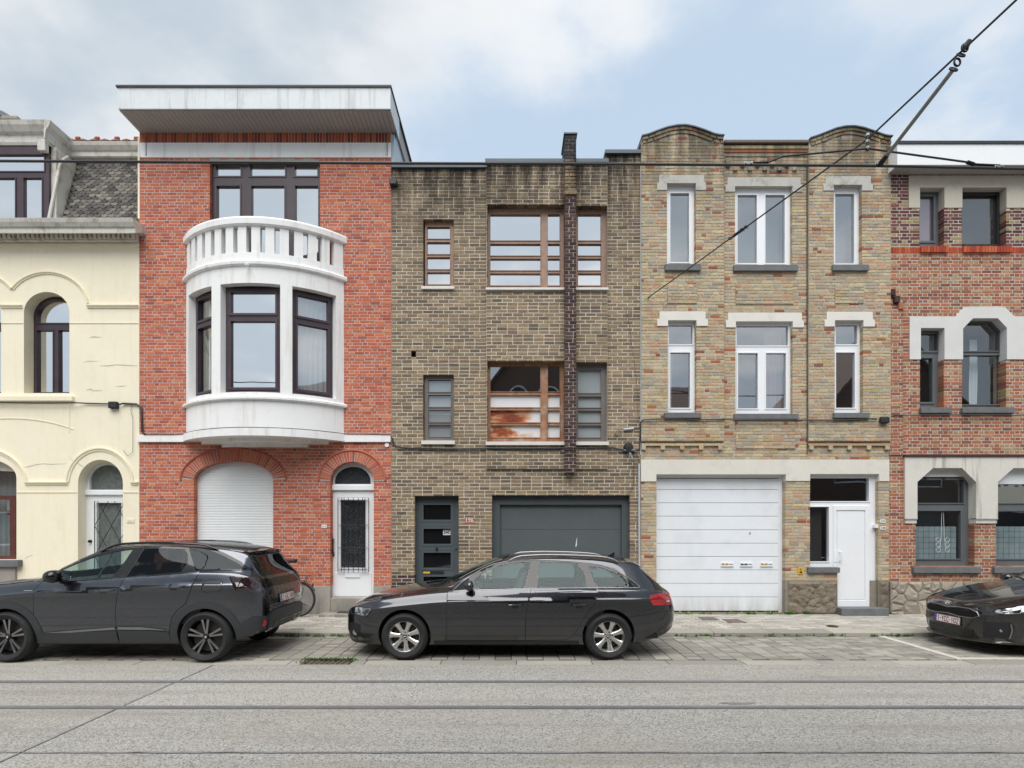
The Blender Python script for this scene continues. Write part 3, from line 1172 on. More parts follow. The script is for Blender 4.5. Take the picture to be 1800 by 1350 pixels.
for (a, b, c_, d, lb) in ((1236, 1265, 1085, 1090, 'smaller rusty cover plate set in the pavement by the white garage door'),
                          (1281, 1313, 1088, 1094, 'larger rusty cover plate set in the pavement by the white garage door'),
                          (1459, 1481, 1097, 1101, 'small yellowish round cover in the pavement before the white door')):
    yy = lambda py: (CAMH - 0.09) * F / (py - CY) - DF
    y0_, y1_ = yy(d), yy(c_)
    x0_, x1_ = fx(a, y0_), fx(b, y0_)
    zc_ = zwalk(0, (y0_ + y1_) / 2) + .006
    if lb.startswith('small y'):
        o = MB().lathe([(0.0, .008), (.085, .008), (.1, .004), (.1, -.03)], ((x0_ + x1_) / 2, (y0_ + y1_) / 2, zc_), 'z', 20).build('cover_plate', m_['brass'])
        tag(o, lb, 'cover')
    else:
        t_ = thing('cover_plate', ((x0_ + x1_) / 2, (y0_ + y1_) / 2, zc_), lb, 'cover')
        MB().box(x0_, x1_, y0_, y1_, zc_ - .04, zc_).build('frame', m_['rust_plate'], t_, bevel=.004)
        MB().box(x0_ + .02, x1_ - .02, y0_ + .02, y1_ - .02, zc_ - .02, zc_ + .004).build('lid', m_['rust_plate'], t_, bevel=.004)

# painted bay marking
mk = MB()
mk.box(6.14, 6.25, Y_GUT0 + .03, Y_KERB - .03, -.02, 0.0065)
mk.box(6.25, 11.5, Y_GUT0 + .03, Y_GUT0 + .13, -.02, 0.0063)
struct(mk.build('parking_bay_marking', M('worn_white_line', srgb('#cfcac0'), 0.8, 0.1, 9, stain=(srgb('#a39e94'), 0.7, 14))))

# carriageway of concrete slabs and the tram track
Y_R1, Y_R2, Y_J = -4.82, -5.82, -7.03
road = struct(MB().box(-60, 60, -13.2, Y_GUT1 + .005, -0.11, -0.012).build('road', m_['bitumen']))
rows_ = [(Y_GUT1 - .008, Y_R1 + .054), (Y_R1 - .067, Y_R2 + .054), (Y_R2 - .067, Y_J + .012), (Y_J - .012, -9.6), (-9.62, -13.2)]
cuts = [-30, -17.9, -3.945, 10.1, 24, 40]
for (ya, yb) in rows_:
    for a, b in zip(cuts, cuts[1:]):
        MB().box(a + .013, b - .013, yb, ya, -.1, rng.uniform(-.0015, .0015)).build('concrete_slab', m_['road'], road)
# bitumen bead along the joints, irregular
def bead(pts, w, name='joint_seal'):
    v, f = [], []
    r = random.Random(len(pts))
    for i, p in enumerate(pts):
        d = Vector(pts[min(i + 1, len(pts) - 1)]) - Vector(pts[max(i - 1, 0)])
        nrm = Vector((-d.y, d.x, 0)).normalized()
        for s_ in (-1, 1):
            q = Vector(p) + nrm * s_ * w * r.uniform(.55, 1.25)
            v.append((q.x, q.y, .0052))
        if i:
            f.append((2 * i - 2, 2 * i, 2 * i + 1, 2 * i - 1))
    MB().add(v, f).build(name, m_['bitumen'], road)


bead([(-12 + i * .12, Y_J + rng.uniform(-.006, .006), 0) for i in range(200)], .015)
bead([(-3.945 + rng.uniform(-.004, .004), -4.95 - i * .05, 0) for i in range(17)], .014)
bead([(-3.945 + rng.uniform(-.004, .004), -5.95 - i * .08, 0) for i in range(50)], .011)
bead([(-3.945 + rng.uniform(-.004, .004), -3.97 - i * .05, 0) for i in range(16)], .006)
pt_ = MB()
pp = [(2.32 + .17 * math.cos(a) * (1 + .25 * math.sin(3 * a)), -5.70 + .045 * math.sin(a) * (1 + .3 * math.cos(2 * a)), .0055) for a in [i * math.pi / 14 for i in range(28)]]
pt_.add(pp, [tuple(range(28))])
pt_.build('asphalt_patch', m_['bitumen'], road)


def rail(yc, label, gmat, name='tram_rail'):
    o = thing(name, (0, yc, 0), label, 'tram rail', 'rails of the tram track')
    MB().prism([(yc + .035, -.1), (yc - .022, -.1), (yc - .022, .0015), (yc - .014, .0045), (yc + .028, .0045), (yc + .035, .0015)], 'x', -40, 40).build('rail_head', m_['rail'], o)
    MB().box(-40, 40, yc - .052, yc - .022, -.1, -.010).build('groove', gmat, o)
    MB().box(-40, 40, yc - .067, yc - .052, -.1, .002).build('guard_lip', m_['rail'], o)
    MB().box(-40, 40, yc + .035, yc + .055, -.1, .0006).build('rail_seal', m_['bitumen'], o)
    return o


rail(Y_R1, 'tram rail farther from the camera, nearest to the parked cars', m_['groove_pale'])
rail(Y_R2, 'tram rail nearer to the camera with a brown rusty groove', m_['groove'])
# far side of the street (behind the camera)
struct(MB().box(-60, 60, -16.2, -13.2, -.1, 0.1).build('opposite_pavement', m_['kerb']))
# ------------------------------------------------------------------ windows and doors
def ring_plate(mb, outer, inner, y, depth):
    mb.plate(outer, [inner], y, depth)


def window(parent, outer, panes, y, fmat, gmats, depth=0.07, sash=0.03, name='window', sill=None, lip=0.014, smooth=False):
    """frame mesh with its panes as children; sill = (px0, px1, py0, py1, y0, y1, mat)"""
    mb = MB().plate(outer, panes, y, depth)
    if sash:
        for p in panes:
            mb.plate(grow(p, sash), [p], y - lip, lip + .004)
    w = mb.build(name, fmat, parent)
    for i, p in enumerate(panes):
        g_ = gmats[i] if isinstance(gmats, (list, tuple)) else gmats
        cx = sum(q[0] for q in p) / len(p)
        pm = MB().plate(grow(p, .008), (), y + depth * .55, .008)
        # panes are never perfectly parallel
        tx, tz = rng.uniform(-.004, .004), rng.uniform(-.003, .003)
        cz = sum(q[1] for q in p) / len(p)
        pm.v = [(a, b + (a - cx) * tx + (c_ - cz) * tz, c_) for a, b, c_ in pm.v]
        pm.build('pane', g_, w)
    if sill:
        a, b, c_, d, y0, y1, sm = sill
        MB().pxbox(a, b, c_, d, y0, y1).build('sill', sm, w, bevel=.006)
    return w


def curtain(parent, x0, x1, z0, z1, y, mat, amp=.018, wl=.11, name='curtain'):
    n = max(6, int((x1 - x0) / wl * 8))
    v, f = [], []
    ph = rng.uniform(0, 6)
    for k in range(7):
        z = z0 + (z1 - z0) * k / 6
        for i in range(n + 1):
            x = x0 + (x1 - x0) * i / n
            a = 2 * math.pi * x / wl + ph
            v.append((x + .006 * math.sin(3 * z + a), y + amp * math.sin(a + .5 * math.sin(2.3 * x)) + .004 * math.sin(5 * z + x * 9), z))
    for k in range(6):
        for i in range(n):
            q = k * (n + 1) + i
            f.append((q, q + 1, q + n + 2, q + n + 1))
    return MB().add(v, f).build(name, mat, parent, smooth=True, angle=80)


def blind(parent, x0, x1, z0, z1, y, mat, name='blind'):
    return MB().box(x0, x1, y, y + .01, z0, z1).build(name, mat, parent)


def room(parent, x0, x1, z0, z1, y0=.34, y1=3.2):
    v = [(x0, y0, z0), (x1, y0, z0), (x1, y0, z1), (x0, y0, z1), (x0, y1, z0), (x1, y1, z0), (x1, y1, z1), (x0, y1, z1)]
    MB().add(v, [(4, 5, 6, 7), (0, 4, 7, 3), (1, 2, 6, 5), (0, 1, 5, 4), (3, 7, 6, 2)]).build('interior', m_['interior'], parent)


def shell(parent, x0, x1, z1, y0=3.25, y1=9.5):
    """back volume of a house"""
    MB().box(x0 + .01, x1 - .01, y0, y1, 0, z1).build('rear_volume', m_['mortar_red'], parent)


def bb(poly):
    return min(p[0] for p in poly), max(p[0] for p in poly), min(p[1] for p in poly), max(p[1] for p in poly)


ZB = 0.04

# ================================================================== cream stucco house (far left)
A = thing('row_house', (fx(100), 0, 0), 'cream stucco house with arched windows and a slate mansard at the left edge', 'house', 'row houses')
ax0, ax1 = fx(-330), fx(245) - .003
w_up = arch(42, 122, 513, 549, 691)
w_up2 = arch(-82, -2 + 4, 513, 549, 691)
w_low = arch(-92, 29, 806, 840, 984)
dr_op = arch(137, 216, 808, 850, 1062)
wall_poly = [(ax0, ZB), (ax1, ZB), (ax1, fz(412)), (ax0, fz(412))]
wall_ = MB().plate(wall_poly, [w_up, w_up2, w_low, dr_op], 0, .3)
wall_.build('wall', m_['cream'], A)
room(A, ax0 + .05, ax1 - .05, ZB, fz(425), .29)
MB().box(ax0, ax1, 3.22, 9.5, 0, 9.2).build('rear_volume', m_['cream'], A)


def moulding(parent, pts, w=.05, d=.04, name='moulding', mat=None, y=0.0):
    """a stuck-on profile along photo points, w tall, d proud"""
    P = [Vector((fx(a), fz(b))) for a, b in pts]
    v, f = [], []
    for i, p in enumerate(P):
        dd = P[min(i + 1, len(P) - 1)] - P[max(i - 1, 0)]
        nn = Vector((-dd.y, dd.x)).normalized()
        if nn.y < 0:
            nn = -nn
        for k, (o_, yy) in enumerate(((w / 2, .002), (w / 2, -d), (w * .15, -d), (-w * .1, -d * .55), (-w / 2, -d * .45), (-w / 2, .002))):
            q = p + nn * o_
            v.append((q.x, y + yy, q.y))
        if i:
            b0, b1 = (i - 1) * 6, i * 6
            for k in range(6):
                k2 = (k + 1) % 6
                f.append((b0 + k, b0 + k2, b1 + k2, b1 + k))
    f.append((0, 1, 2, 3, 4, 5))
    e = (len(P) - 1) * 6
    f.append((e + 5, e + 4, e + 3, e + 2, e + 1, e))
    MB().add(v, f).build(name, mat or m_['cream_trim'], parent)


def arcpts(cx, cy, rx, ry, a0, a1, n=16):
    return [(cx + rx * math.cos(R(a0 + (a1 - a0) * i / n)), cy - ry * math.sin(R(a0 + (a1 - a0) * i / n))) for i in range(n + 1)]


moulding(A, arcpts(84, 540, 71, 60, 148, 6, 18), .05, .04)
moulding(A, [(a - 124, b) for a, b in arcpts(84, 540, 71, 60, 148, 32, 18)], .05, .04)
moulding(A, [(154, 539), (200, 539), (243.5, 539)], .06, .05)
moulding(A, [(2, 539), (40, 539)], .06, .05)
moulding(A, [(123, 568.5), (243.5, 568.5)], .02, .012)
moulding(A, [(3, 568.5), (41, 568.5)], .02, .012)
moulding(A, arcpts(176, 851, 57, 61, 176, 4, 20), .07, .035)
moulding(A, arcpts(-31, 851, 77, 61, 100, 4, 20), .07, .035)
moulding(A, [(45, 849.5), (80, 849.5), (120, 849.5)], .06, .045)
moulding(A, [(231, 849.5), (243.5, 849.5)], .06, .045)
moulding(A, [(30, 866), (136, 866)], .02, .012)
moulding(A, [(217, 866), (243.5, 866)], .02, .012)
moulding(A, arcpts(20, 840, 190, 104, 130, 55, 14), .02, .012)
moulding(A, [(122.5, 709), (122.3, 760)], .02, .012)
MB().pxbox(-330, 243, 429, 434, -.02, .002).build('moulding', m_['cream_trim'], A)
MB().pxbox(-330, 131, 697, 706, -.07, .01).build('sill_band', m_['cream_trim'], A, bevel=.01)
MB().pxbox(0 - 100, 40, 984, 996, -.12, .02).build('sill', m_['bluestone'], A, bevel=.01)
MB().pxbox(-330, 30, 996, 1090, -.05, .001).build('plinth', M('mauve_grey_plinth', srgb('#9a9290'), .85, .08, 3, bump=.2), A)
m_['flake'] = M('flaked_paint', srgb('#c9c6bd'), .9, .25, 40)
# paint cracks and flakes: thin proud chips
for pts in ([(40, 822), (52, 820), (62, 817), (75, 815), (90, 816), (118, 815)], [(122, 802), (126, 808), (133, 811), (142, 818), (150, 823)],
            [(44, 982), (50, 978), (58, 975)], [(146, 637), (155, 635), (173, 635)], [(176, 643), (190, 643), (205, 641), (220, 642), (242, 643)],
            [(151, 686), (158, 684), (166, 687), (180, 686)], [(204, 679), (214, 679), (222, 678)], [(158, 593), (165, 592), (178, 593)]):
    q = [(fx(a), fz(b)) for a, b in pts]
    v, f = [], []
    for i, (a, b) in enumerate(q):
        h = .012 * rng.uniform(.4, 1.3) * (0.3 if i in (0, len(q) - 1) else 1)
        v += [(a, -.003, b - h), (a, -.003, b + h)]
        if i:
            f.append((2 * i - 2, 2 * i, 2 * i + 1, 2 * i - 1))
    MB().add(v, f).build('paint_flake', m_['flake'], A)

# upper arched window
def arched_window(x0, x1, parent):
    Y = .24
    o_ = arch(x0, x1, 513, 549, 692)
    s = (x1 - x0)
    yt, ysp = 560, 567
    a, b = fx(x0), fx(x1)
    fw = .07
    zt_, zm0, zm1, zb_ = fz(513), fz(571), fz(562), fz(689)
    top = [(a + fw, zm1 + .02), (b - fw, zm1 + .02)]
    cx, hw = (a + b) / 2, (b - a) / 2 - fw
    for i in range(15):
        t_ = math.pi * i / 14
        top.append((cx + hw * math.cos(t_), fz(549) + (fz(513) - fz(549) - fw) * math.sin(t_)))
    l_ = [(a + fw, zb_ + .05), (cx - .06, zb_ + .05), (cx - .06, zm0 - .03), (a + fw, zm0 - .03)]
    r_ = [(cx + .06, zb_ + .05), (b - fw, zb_ + .05), (b - fw, zm0 - .03), (cx + .06, zm0 - .03)]
    w = window(parent, grow(o_, .01), [top, l_, r_], Y, m_['dark_wood'], m_['glass_sky'], .08, .02)
    blind(w, a + .02, b - .02, zb_, fz(520), Y + .25, m_['curtain'], 'curtain')
    return w


arched_window(42, 122, A)
arched_window(-82, 2, A)
# ground-floor window, only its right part is in view
a, b = fx(-92), fx(29)
o_ = arch(-92, 29, 806, 840, 986)
Yw = .2
zt_, zm = fz(842), fz(870)
tp = [(a + .05, zm), (b - .035, zm), (b - .035, zt_)] + [(a + .6 + (b - a - .7) * .5 + ((b - a - .7) * .5) * math.cos(R(12 * i)), zt_ + .16 * math.sin(R(12 * i))) for i in range(1, 8)] + [(a + .3, zt_ + .12), (a + .05, zt_)]
x1m = fx(9)
lp = [(a + .05, fz(978)), (fx(2), fz(978)), (fx(2), fz(877)), (a + .05, fz(877))]
rp = [(fx(13), fz(978)), (b - .005, fz(978)), (b - .005, fz(874)), (fx(13), fz(874))]
w = window(A, grow(o_, .01), [tp, lp, rp], Yw, m_['red_wood'], m_['glass'], .07, .0)
curtain(w, a + .1, b, fz(985), fz(812), Yw + .28, m_['curtain'], .02, .12)
MB().plate([(a, fz(822)), (fx(20), fz(828)), (fx(18), fz(818)), (fx(2), fz(810)), (a, fz(806))], (), Yw - .02, .03).build('shutter_box', m_['old_white'], w)
po = MB().box(fx(-6), fx(3), Yw + .045, Yw + .05, fz(905), fz(880)).build('poster', m_['plate_white'], w)
MB().box(fx(-6), fx(2), Yw + .0445, Yw + .0452, fz(905), fz(897)).build('poster_print', M('red_print', srgb('#c8402f'), .6), w)
# door
Yd = .235
d_out = arch(148, 224, 808, 850, 1064)
ax_, bx_ = fx(152, Yd), fx(226, Yd)
fan = arch(158, 219, 817, 861 - 18, 861, 16, Yd)
pan = rect(172, 208, 886, 990, Yd)
d = window(A, grow(arch(140, 226, 808, 850, 1066, 18, Yd), .0), [fan, rect(171, 214, 884, 1000, Yd)], Yd, m_['white_paint'], [m_['obscure'], m_['obscure']], .08, .015, name='door')
MB().box(ax_, bx_, Yd - .05, Yd + .02, fz(870, Yd), fz(862, Yd)).build('transom', m_['white_paint'], d, bevel=.006)
gr = MB()
X0, X1, Z0, Z1 = fx(166, Yd - .05), fx(218, Yd - .05), fz(1030, Yd - .05), fz(881, Yd - .05)
yg = Yd - .045
gr.tube([(X0, yg, Z0), (X0, yg, Z1), (X1, yg, Z1), (X1, yg, Z0)], .009, 6, closed=True)
for k in range(-3, 5):
    for s_ in (-1, 1):
        xa = X0 + k * .34
        pa, pb = Vector((xa, yg - .006 * s_, Z0)), Vector((xa + s_ * (Z1 - Z0) * .56, yg - .006 * s_, Z1))
        ts = [0, 1]
        dv = pb - pa
        for xl in (X0, X1):
            tt = (xl - pa.x) / dv.x
            if dv.x > 0:
                ts = [max(ts[0], tt), ts[1]] if xl == X0 else [ts[0], min(ts[1], tt)]
            else:
                ts = [ts[0], min(ts[1], tt)] if xl == X0 else [max(ts[0], tt), ts[1]]
        if ts[1] > ts[0]:
            gr.tube([pa + dv * ts[0], pa + dv * ts[1]], .006, 6)
gr.build('lattice_grille', m_['iron'], d)
c_ = at(156.5, 951.5, Yd - .05)
MB().lathe([(0, -.05), (.022, -.048), (.03, -.03), (.02, -.012), (.03, 0), (.03, .02)], (c_.x, Yd - .015, c_.z), 'y', 16).build('knob', m_['bronze'], d, smooth=True)
np_ = MB().box(fx(222.5), fx(236.5), -.012, .002, fz(919), fz(912)).build('house_number_plate', m_['cream_trim'], A, bevel=.004)
MB().box(fx(225), fx(233.5), -.0135, -.011, fz(917.5), fz(913.5)).build('plate_recess', M('worn_enamel', srgb('#dcd8cb'), .6), np_)

# cornice at the eaves with dentils
def profile_run(parent, name, prof, x0, x1, mat, ret=None):
    """prof: (y, z) outline, extruded along x"""
    return MB().prism(prof, 'x', x0, x1).build(name, mat, parent, bevel=.004)


zc0, zc1 = fz(421), fz(384, -.35)
prof = [(.05, 7.665), (-.10, 7.665), (-.27, 7.585), (-.30, 7.55), (-.33, 7.55), (-.33, 7.65), (-.36, 7.66), (-.40, 7.73), (-.42, 7.80), (.05, 7.83)]
profile_run(A, 'cornice', prof, ax0, fx(235, -.38), m_['old_white'])
MB().box(ax0, ax1, -.10, .02, zc0 - .07, 7.66).build('frieze', m_['old_white'], A)
x = fx(243)
while x > fx(-20):
    MB().box(x - .05, x, -.145, -.101, 7.545, 7.64).build('dentil', m_['old_white'], A)
    x -= .094
# mansard slope with scale slates
ym0, ym1 = .12, .66
zm0_, zm1_ = 7.80, fz(278, .6)
sl = MB().add([(ax0, ym0, zm0_), (ax1, ym0, zm0_), (ax1, ym1, zm1_), (ax0, ym1, zm1_), (ax0, ym0 + .3, zm0_), (ax1, ym0 + .3, zm0_), (ax1, ym1 + .3, zm1_), (ax0, ym1 + .3, zm1_)],
              [(0, 1, 2, 3), (4, 7, 6, 5), (1, 5, 6, 2), (0, 3, 7, 4), (0, 4, 5, 1), (3, 2, 6, 7)])
roof_a = sl.build('roof', m_['slate'], A)
nrm = Vector((0, -(zm1_ - zm0_), (ym1 - ym0))).normalized()
upv = Vector((0, ym1 - ym0, zm1_ - zm0_)).normalized()
SW, SH = .142, .074
half = [(SW / 2 * math.sin(R(10 * i)) * .97, -SH * 1.25 * math.cos(R(10 * i)) * .62) for i in range(-9, 10)]
out = [(-SW * .48, SH)] + half + [(SW * .48, SH)]
vv = []
for (u, w_) in out:
    p = Vector((u, 0, 0)) + upv * w_
    vv.append(p + nrm * (.024 if w_ < SH * .5 else .002))
n_ = len(vv)
vv2 = [p - nrm * .012 for p in vv]
sm = bpy.data.meshes.new('slate')
sm.from_pydata([tuple(p) for p in vv + vv2], [], [tuple(range(n_)), tuple(range(n_, 2 * n_))[::-1]] + [(i, n_ + i, n_ + (i + 1) % n_, (i + 1) % n_) for i in range(n_)])
sm.materials.append(m_['slate'])
L = (Vector((0, ym1, zm1_)) - Vector((0, ym0, zm0_))).length
xs0 = fx(96)
row = 0
u = .03
while u < L - .02:
    x = ax1 - .06 - (SW / 2 if row % 2 else 0)
    while x > xs0:
        p = Vector((x, ym0, zm0_)) + upv * u + nrm * rng.uniform(0, .004)
        put('slate', sm, p, roof_a, (rng.uniform(-.01, .01), rng.uniform(-.03, .03), 0))
        x -= SW
    u += SH
    row += 1
# upper cornice and tiles
zu = fz(276, .5)
prof = [(.75, zu), (.52, zu), (.50, zu + .02), (.50, zu + .11), (.47, zu + .13), (.42, zu + .20), (.40, zu + .27), (.75, zu + .30)]
profile_run(A, 'upper_cornice', prof, ax0, ax1 - .02, m_['old_white'])
tl = MB()
tl.add([(ax0, .45, zu + .29), (ax1, .45, zu + .29), (ax1, 1.5, zu + .55), (ax0, 1.5, zu + .55), (ax0, .45, zu + .2), (ax1, .45, zu + .2), (ax1, 1.5, zu + .2), (ax0, 1.5, zu + .2)],
       [(0, 1, 2, 3), (0, 4, 5, 1), (2, 3, 7, 6), (0, 3, 7, 4), (1, 5, 6, 2)])
tl.build('tile_bed', m_['tile_red'], roof_a)
for r_ in range(3):
    x = ax1 - .1
    while x > fx(85):
        yy = .5 + r_ * .3
        zz = zu + .30 + (yy - .45) * .25
        MB().add([(x - .11, yy - .06, zz), (x + .11, yy - .06, zz), (x + .11, yy + .3, zz + .09), (x - .11, yy + .3, zz + .09), (x, yy - .06, zz + .035), (x, yy + .3, zz + .12)],
                 [(0, 4, 5, 3), (4, 1, 2, 5), (0, 1, 4), (3, 5, 2), (0, 3, 2, 1)]).build('roof_tile', m_['tile_red'], roof_a)
        x -= .225
for px in (137, 171, 206, 240):
    p = at(px, 243, .9)
    MB().lathe([(0, -.045), (.03, -.045), (.036, 0), (.03, .045), (0, .045)], p, 'x', 12).build('ridge_knob', m_['tile_red'], roof_a, smooth=True)
MB().box(fx(241), ax1 + .001, .02, .75, fz(383), fz(240)).build('party_wall_edge', m_['cream'], A)
# dormer
dz0, dz1 = 7.79, fz(222)
dm = MB()
dm.box(ax0, fx(95), .06, .6, dz0, fz(255))
dormer = dm.build('dormer', m_['old_white'], A)
dp = [(.6, fz(256)), (-.02, fz(256)), (-.04, fz(252)), (-.04, fz(240)), (-.10, fz(237)), (-.16, fz(228)), (-.18, fz(221)), (.6, fz(219))]
MB().prism(dp, 'x', ax0, fx(88)).build('dormer_cornice', m_['old_white'], dormer)
xr = fx(88)
MB().prism([(xr, fz(252)), (xr + .02, fz(252)), (xr + .04, fz(238)), (xr + .10, fz(230)), (xr + .13, fz(221)), (xr, fz(219))], 'y', -.16, .5).build('dormer_return', m_['old_white'], dormer)
MB().pxbox(72, 86, 250, 270, -.10, .06).build('bracket', m_['old_white'], dormer, bevel=.015)
do = rect(-120, 86, 253, 384)
pn = [rect(-110, 78, 272, 301), rect(-110, 27, 313, 392), rect(42, 74, 313, 392)]
window(A, do, pn, .0, m_['dark_wood'], m_['glass_sky'], .055, .02)
dpipe = MB().tube([at(120, 276, .25), at(112, 280, .2), at(105, 290, .1), at(86, 386, .0)], .032, 8)
dpipe.build('downpipe', m_['old_white'], A, smooth=True)
ch = MB().box(at(-60, 0, 2.2).x, at(28, 0, 2.2).x, 2.2, 3.0, 9.2, at(0, 208, 2.2).z).build('chimney', m_['brick_black'], A, bevel=.02)
MB().box(at(-60, 0, 2.2).x - .05, at(28, 0, 2.2).x + .07, 2.15, 3.05, at(0, 212, 2.2).z, at(0, 205, 2.2).z).build('chimney_cap', m_['concrete'], ch, bevel=.02)
MB().lathe([(.55, -.12), (.5, 0), (.3, .13), (0, .16)], at(-5, 212, 2.5), 'z', 14).build('chimney_cowl', m_['bluestone'], ch)

# ================================================================== red brick house
B = thing('row_house', (fx(466), 0, 0), 'red brick house with a white rounded bay window and balcony and a flat cantilevered roof', 'house', 'row houses')
bx0, bx1 = fx(245), fx(687.5)
o_top = rect(369, 562, 281, 480)
o_gar = arch(341, 480, 811, 843, 1110)
o_door = arch(581, 657, 812, 845, 1068)
zband = fz(771.5)
bay_hole = rect(335, 597, 497, 694)
ztop = fz(231)
wl = MB().plate([(bx0, ZB), (bx1, ZB), (bx1, ztop), (bx0, ztop)], [grow(o_top, .006), grow(o_gar, .008), grow(o_door, .008), bay_hole], .005, .33)
wl.build('wall', m_['mortar_red'], B)
room(B, bx0 + .05, bx1 - .05, ZB, ztop - .1, .33)
br = []
br += lay_bricks(bx0, bx1, fz(1030), fz(777), .0625, .2, .011, 0, [o_gar, o_door], 'flem', seed=11)
bay_block = rect(330, 602, 492, 770)
br += lay_bricks(bx0, bx1, fz(766), fz(277.5), .0625, .2, .011, 0, [o_top, bay_block], 'flem', seed=12)
place_bricks(B, br, m_['brick_red'], 215, focus=(-3.0, 2.6), seed=5)
# soldier course under the roof
x = bx0
while x < bx1 - .03:
    MB().box(x + .006, min(x + .062, bx1) - .006, rng.uniform(-.004, 0), .03, fz(252) + .006, fz(233) - .002).build('soldier_brick', m_['brick_soldier'], B)
    x += .062
MB().pxbox(245, 687.3, 252, 277.5, -.022, .02).build('white_band', m_['white_render'], B)
MB().pxbox(369, 562, 277.5, 284, -.0, .12).build('lintel', m_['concrete'], B)
for px in (258, 681):
    MB().tube([(fx(px), -.028, fz(242)), (fx(px), -.028, fz(275))], .006, 6).build('anchor_rod', m_['rust_plate'], B)
# top window behind the balcony
Yt = .09
panes = [rect(379.5, 423, 290.5, 309.5, Yt), rect(440, 501, 290.5, 309.5, Yt), rect(518, 558, 290.5, 309.5, Yt),
         rect(381, 422, 327, 490, Yt), rect(442, 500, 327, 490, Yt), rect(519, 559.5, 327, 470, Yt)]
w = window(B, rect(367, 566, 280, 500, Yt), panes, Yt, m_['dark_wood'], m_['glass_sky'], .08, .03, lip=.012)
blind(w, fx(370), fx(562), fz(490), fz(285), Yt + .3, m_['curtain'], 'curtain')
# flat roof
RX0, RX1 = -7.455, -2.30
rf = MB().box(RX0, RX1, -.62, -.585, 9.755, 10.155).build('fascia', m_['fascia'], B)
MB().box(-5.20, -5.193, -.622, -.60, 9.76, 10.15).build('fascia_joint', m_['soffit'], rf)
MB().box(RX0 - .03, RX1 + .02, -.645, 6.0, 10.156, 10.19).build('roof_edge', m_['black_trim'], B)
MB().box(RX0 + .02, RX1 - .02, -.58, 6.0, 9.80, 10.15).build('roof', m_['soffit'], B)
MB().box(RX0, RX0 + .02, -.58, 6.0, 9.74, 10.15).build('fascia', m_['fascia'], B)
MB().box(RX1 - .02, RX1, -.58, .25, 9.74, 10.15).build('fascia', m_['fascia'], B)
x = RX0 + .02
while x < RX1 - .05:
    MB().prism([(x + .003, 9.738), (x + .085, 9.738), (x + .0895, 9.7475), (x + .0895, 9.79), (x + .0005, 9.79), (x + .0005, 9.7475)], 'y', -.58, .02).build('soffit_board', m_['soffit'], B)
    x += .09
# cladding along the side wall above the lower neighbour
zc_ = 8.4
for i in range(10):
    MB().box(-2.405, -2.36, .22 + i * .6, .81 + i * .6, zc_, 10.12).build('cladding_panel', m_['clad'], B)
MB().box(-2.42, -2.33, .2, 6.2, 10.12, 10.235).build('cladding_cap', m_['black_trim'], B)
MB().box(-2.42, -2.36, .04, .2, zc_, 9.72).build('side_upstand', m_['clad'], B)
MB().box(bx0, -2.43, .4, 8, 0, 10.1).build('rear_volume', m_['mortar_red'], B) if False else None
MB().box(bx0 + .02, -2.43, 3.25, 8, 0, 9.78).build('rear_volume', m_['mortar_red'], B)

# ---- bay
BC, BR, BY = fx(465.85), 2.046, 1.306


def bp(th, r=0.0):
    t_ = R(th)
    return Vector((BC + (BR + r) * math.sin(t_), BY - (BR + r) * math.cos(t_)))


def bay_strip(name, prof, a0, a1, mat, parent, n=None, caps=True, smooth=True):
    """prof: closed list of (radial offset, z), swept from angle a0 to a1"""
    n = n or max(2, int((a1 - a0) / 3))
    v, f = [], []
    m = len(prof)
    for i in range(n + 1):
        th = a0 + (a1 - a0) * i / n
        for (r_, z) in prof:
            p = bp(th, r_)
            v.append((p.x, p.y, z))
        if i:
            for k in range(m):
                k2 = (k + 1) % m
                f.append(((i - 1) * m + k, (i - 1) * m + k2, i * m + k2, i * m + k))
    if caps:
        f.append(tuple(range(m))[::-1])
        f.append(tuple(n * m + k for k in range(m)))
    return MB().add(v, f).build(name, mat, parent, smooth=smooth, angle=30)


def rp(r0, r1, z0, z1):
    return [(r0, z0), (r1, z0), (r1, z1), (r0, z1)]


E = 50.6
ZS, ZW0, ZW1 = 4.28, 4.37, 6.41
WR = m_['white_render']
bay = bay_strip('bay_window', rp(-.15, 0, ZW1, 6.76), -E, E, WR, B, 34)
bay_strip('apron', rp(-.15, 0, 3.66, ZW0), -E, E, WR, bay, 34)
for a0, a1 in ((-E, -45.5), (-22, -16), (16, 22), (45.5, E)):
    bay_strip('pillar', rp(-.15, 0.0, ZW0 - .003, ZW1 + .003), a0, a1, WR, bay, 3)
bay_strip('sill_ledge', [(-.02, 4.21), (.035, 4.215), (.06, 4.235), (.06, 4.275), (.02, 4.30), (-.02, 4.305)], -E - .8, E + .8, WR, bay, 34)
bay_strip('balcony_ledge', [(-.05, 6.72), (.03, 6.73), (.055, 6.75), (.06, 6.80), (.04, 6.83), (-.05, 6.84)], -E - .8, E + .8, WR, bay, 34)
bay_strip('balustrade_base', rp(-.14, .0, 6.79, 6.985), -E, E, WR, bay, 34)
bay_strip('handrail', [(-.17, 7.49), (.015, 7.485), (.045, 7.51), (.05, 7.61), (.03, 7.645), (-.15, 7.65), (-.18, 7.62)], -E - .8, E + .8, WR, bay, 34)
nsl = 13
pitch = 93.6 / nsl
for i in range(nsl + 1):
    c_ = -46.8 + i * pitch
    a0, a1 = c_ - 2.25, c_ + 2.25
    if i == 0:
        a0 = -E
    if i == nsl:
        a1 = E
    bay_strip('baluster', rp(-.13, -.012, 6.98, 7.495), a0, a1, WR, bay, 3)
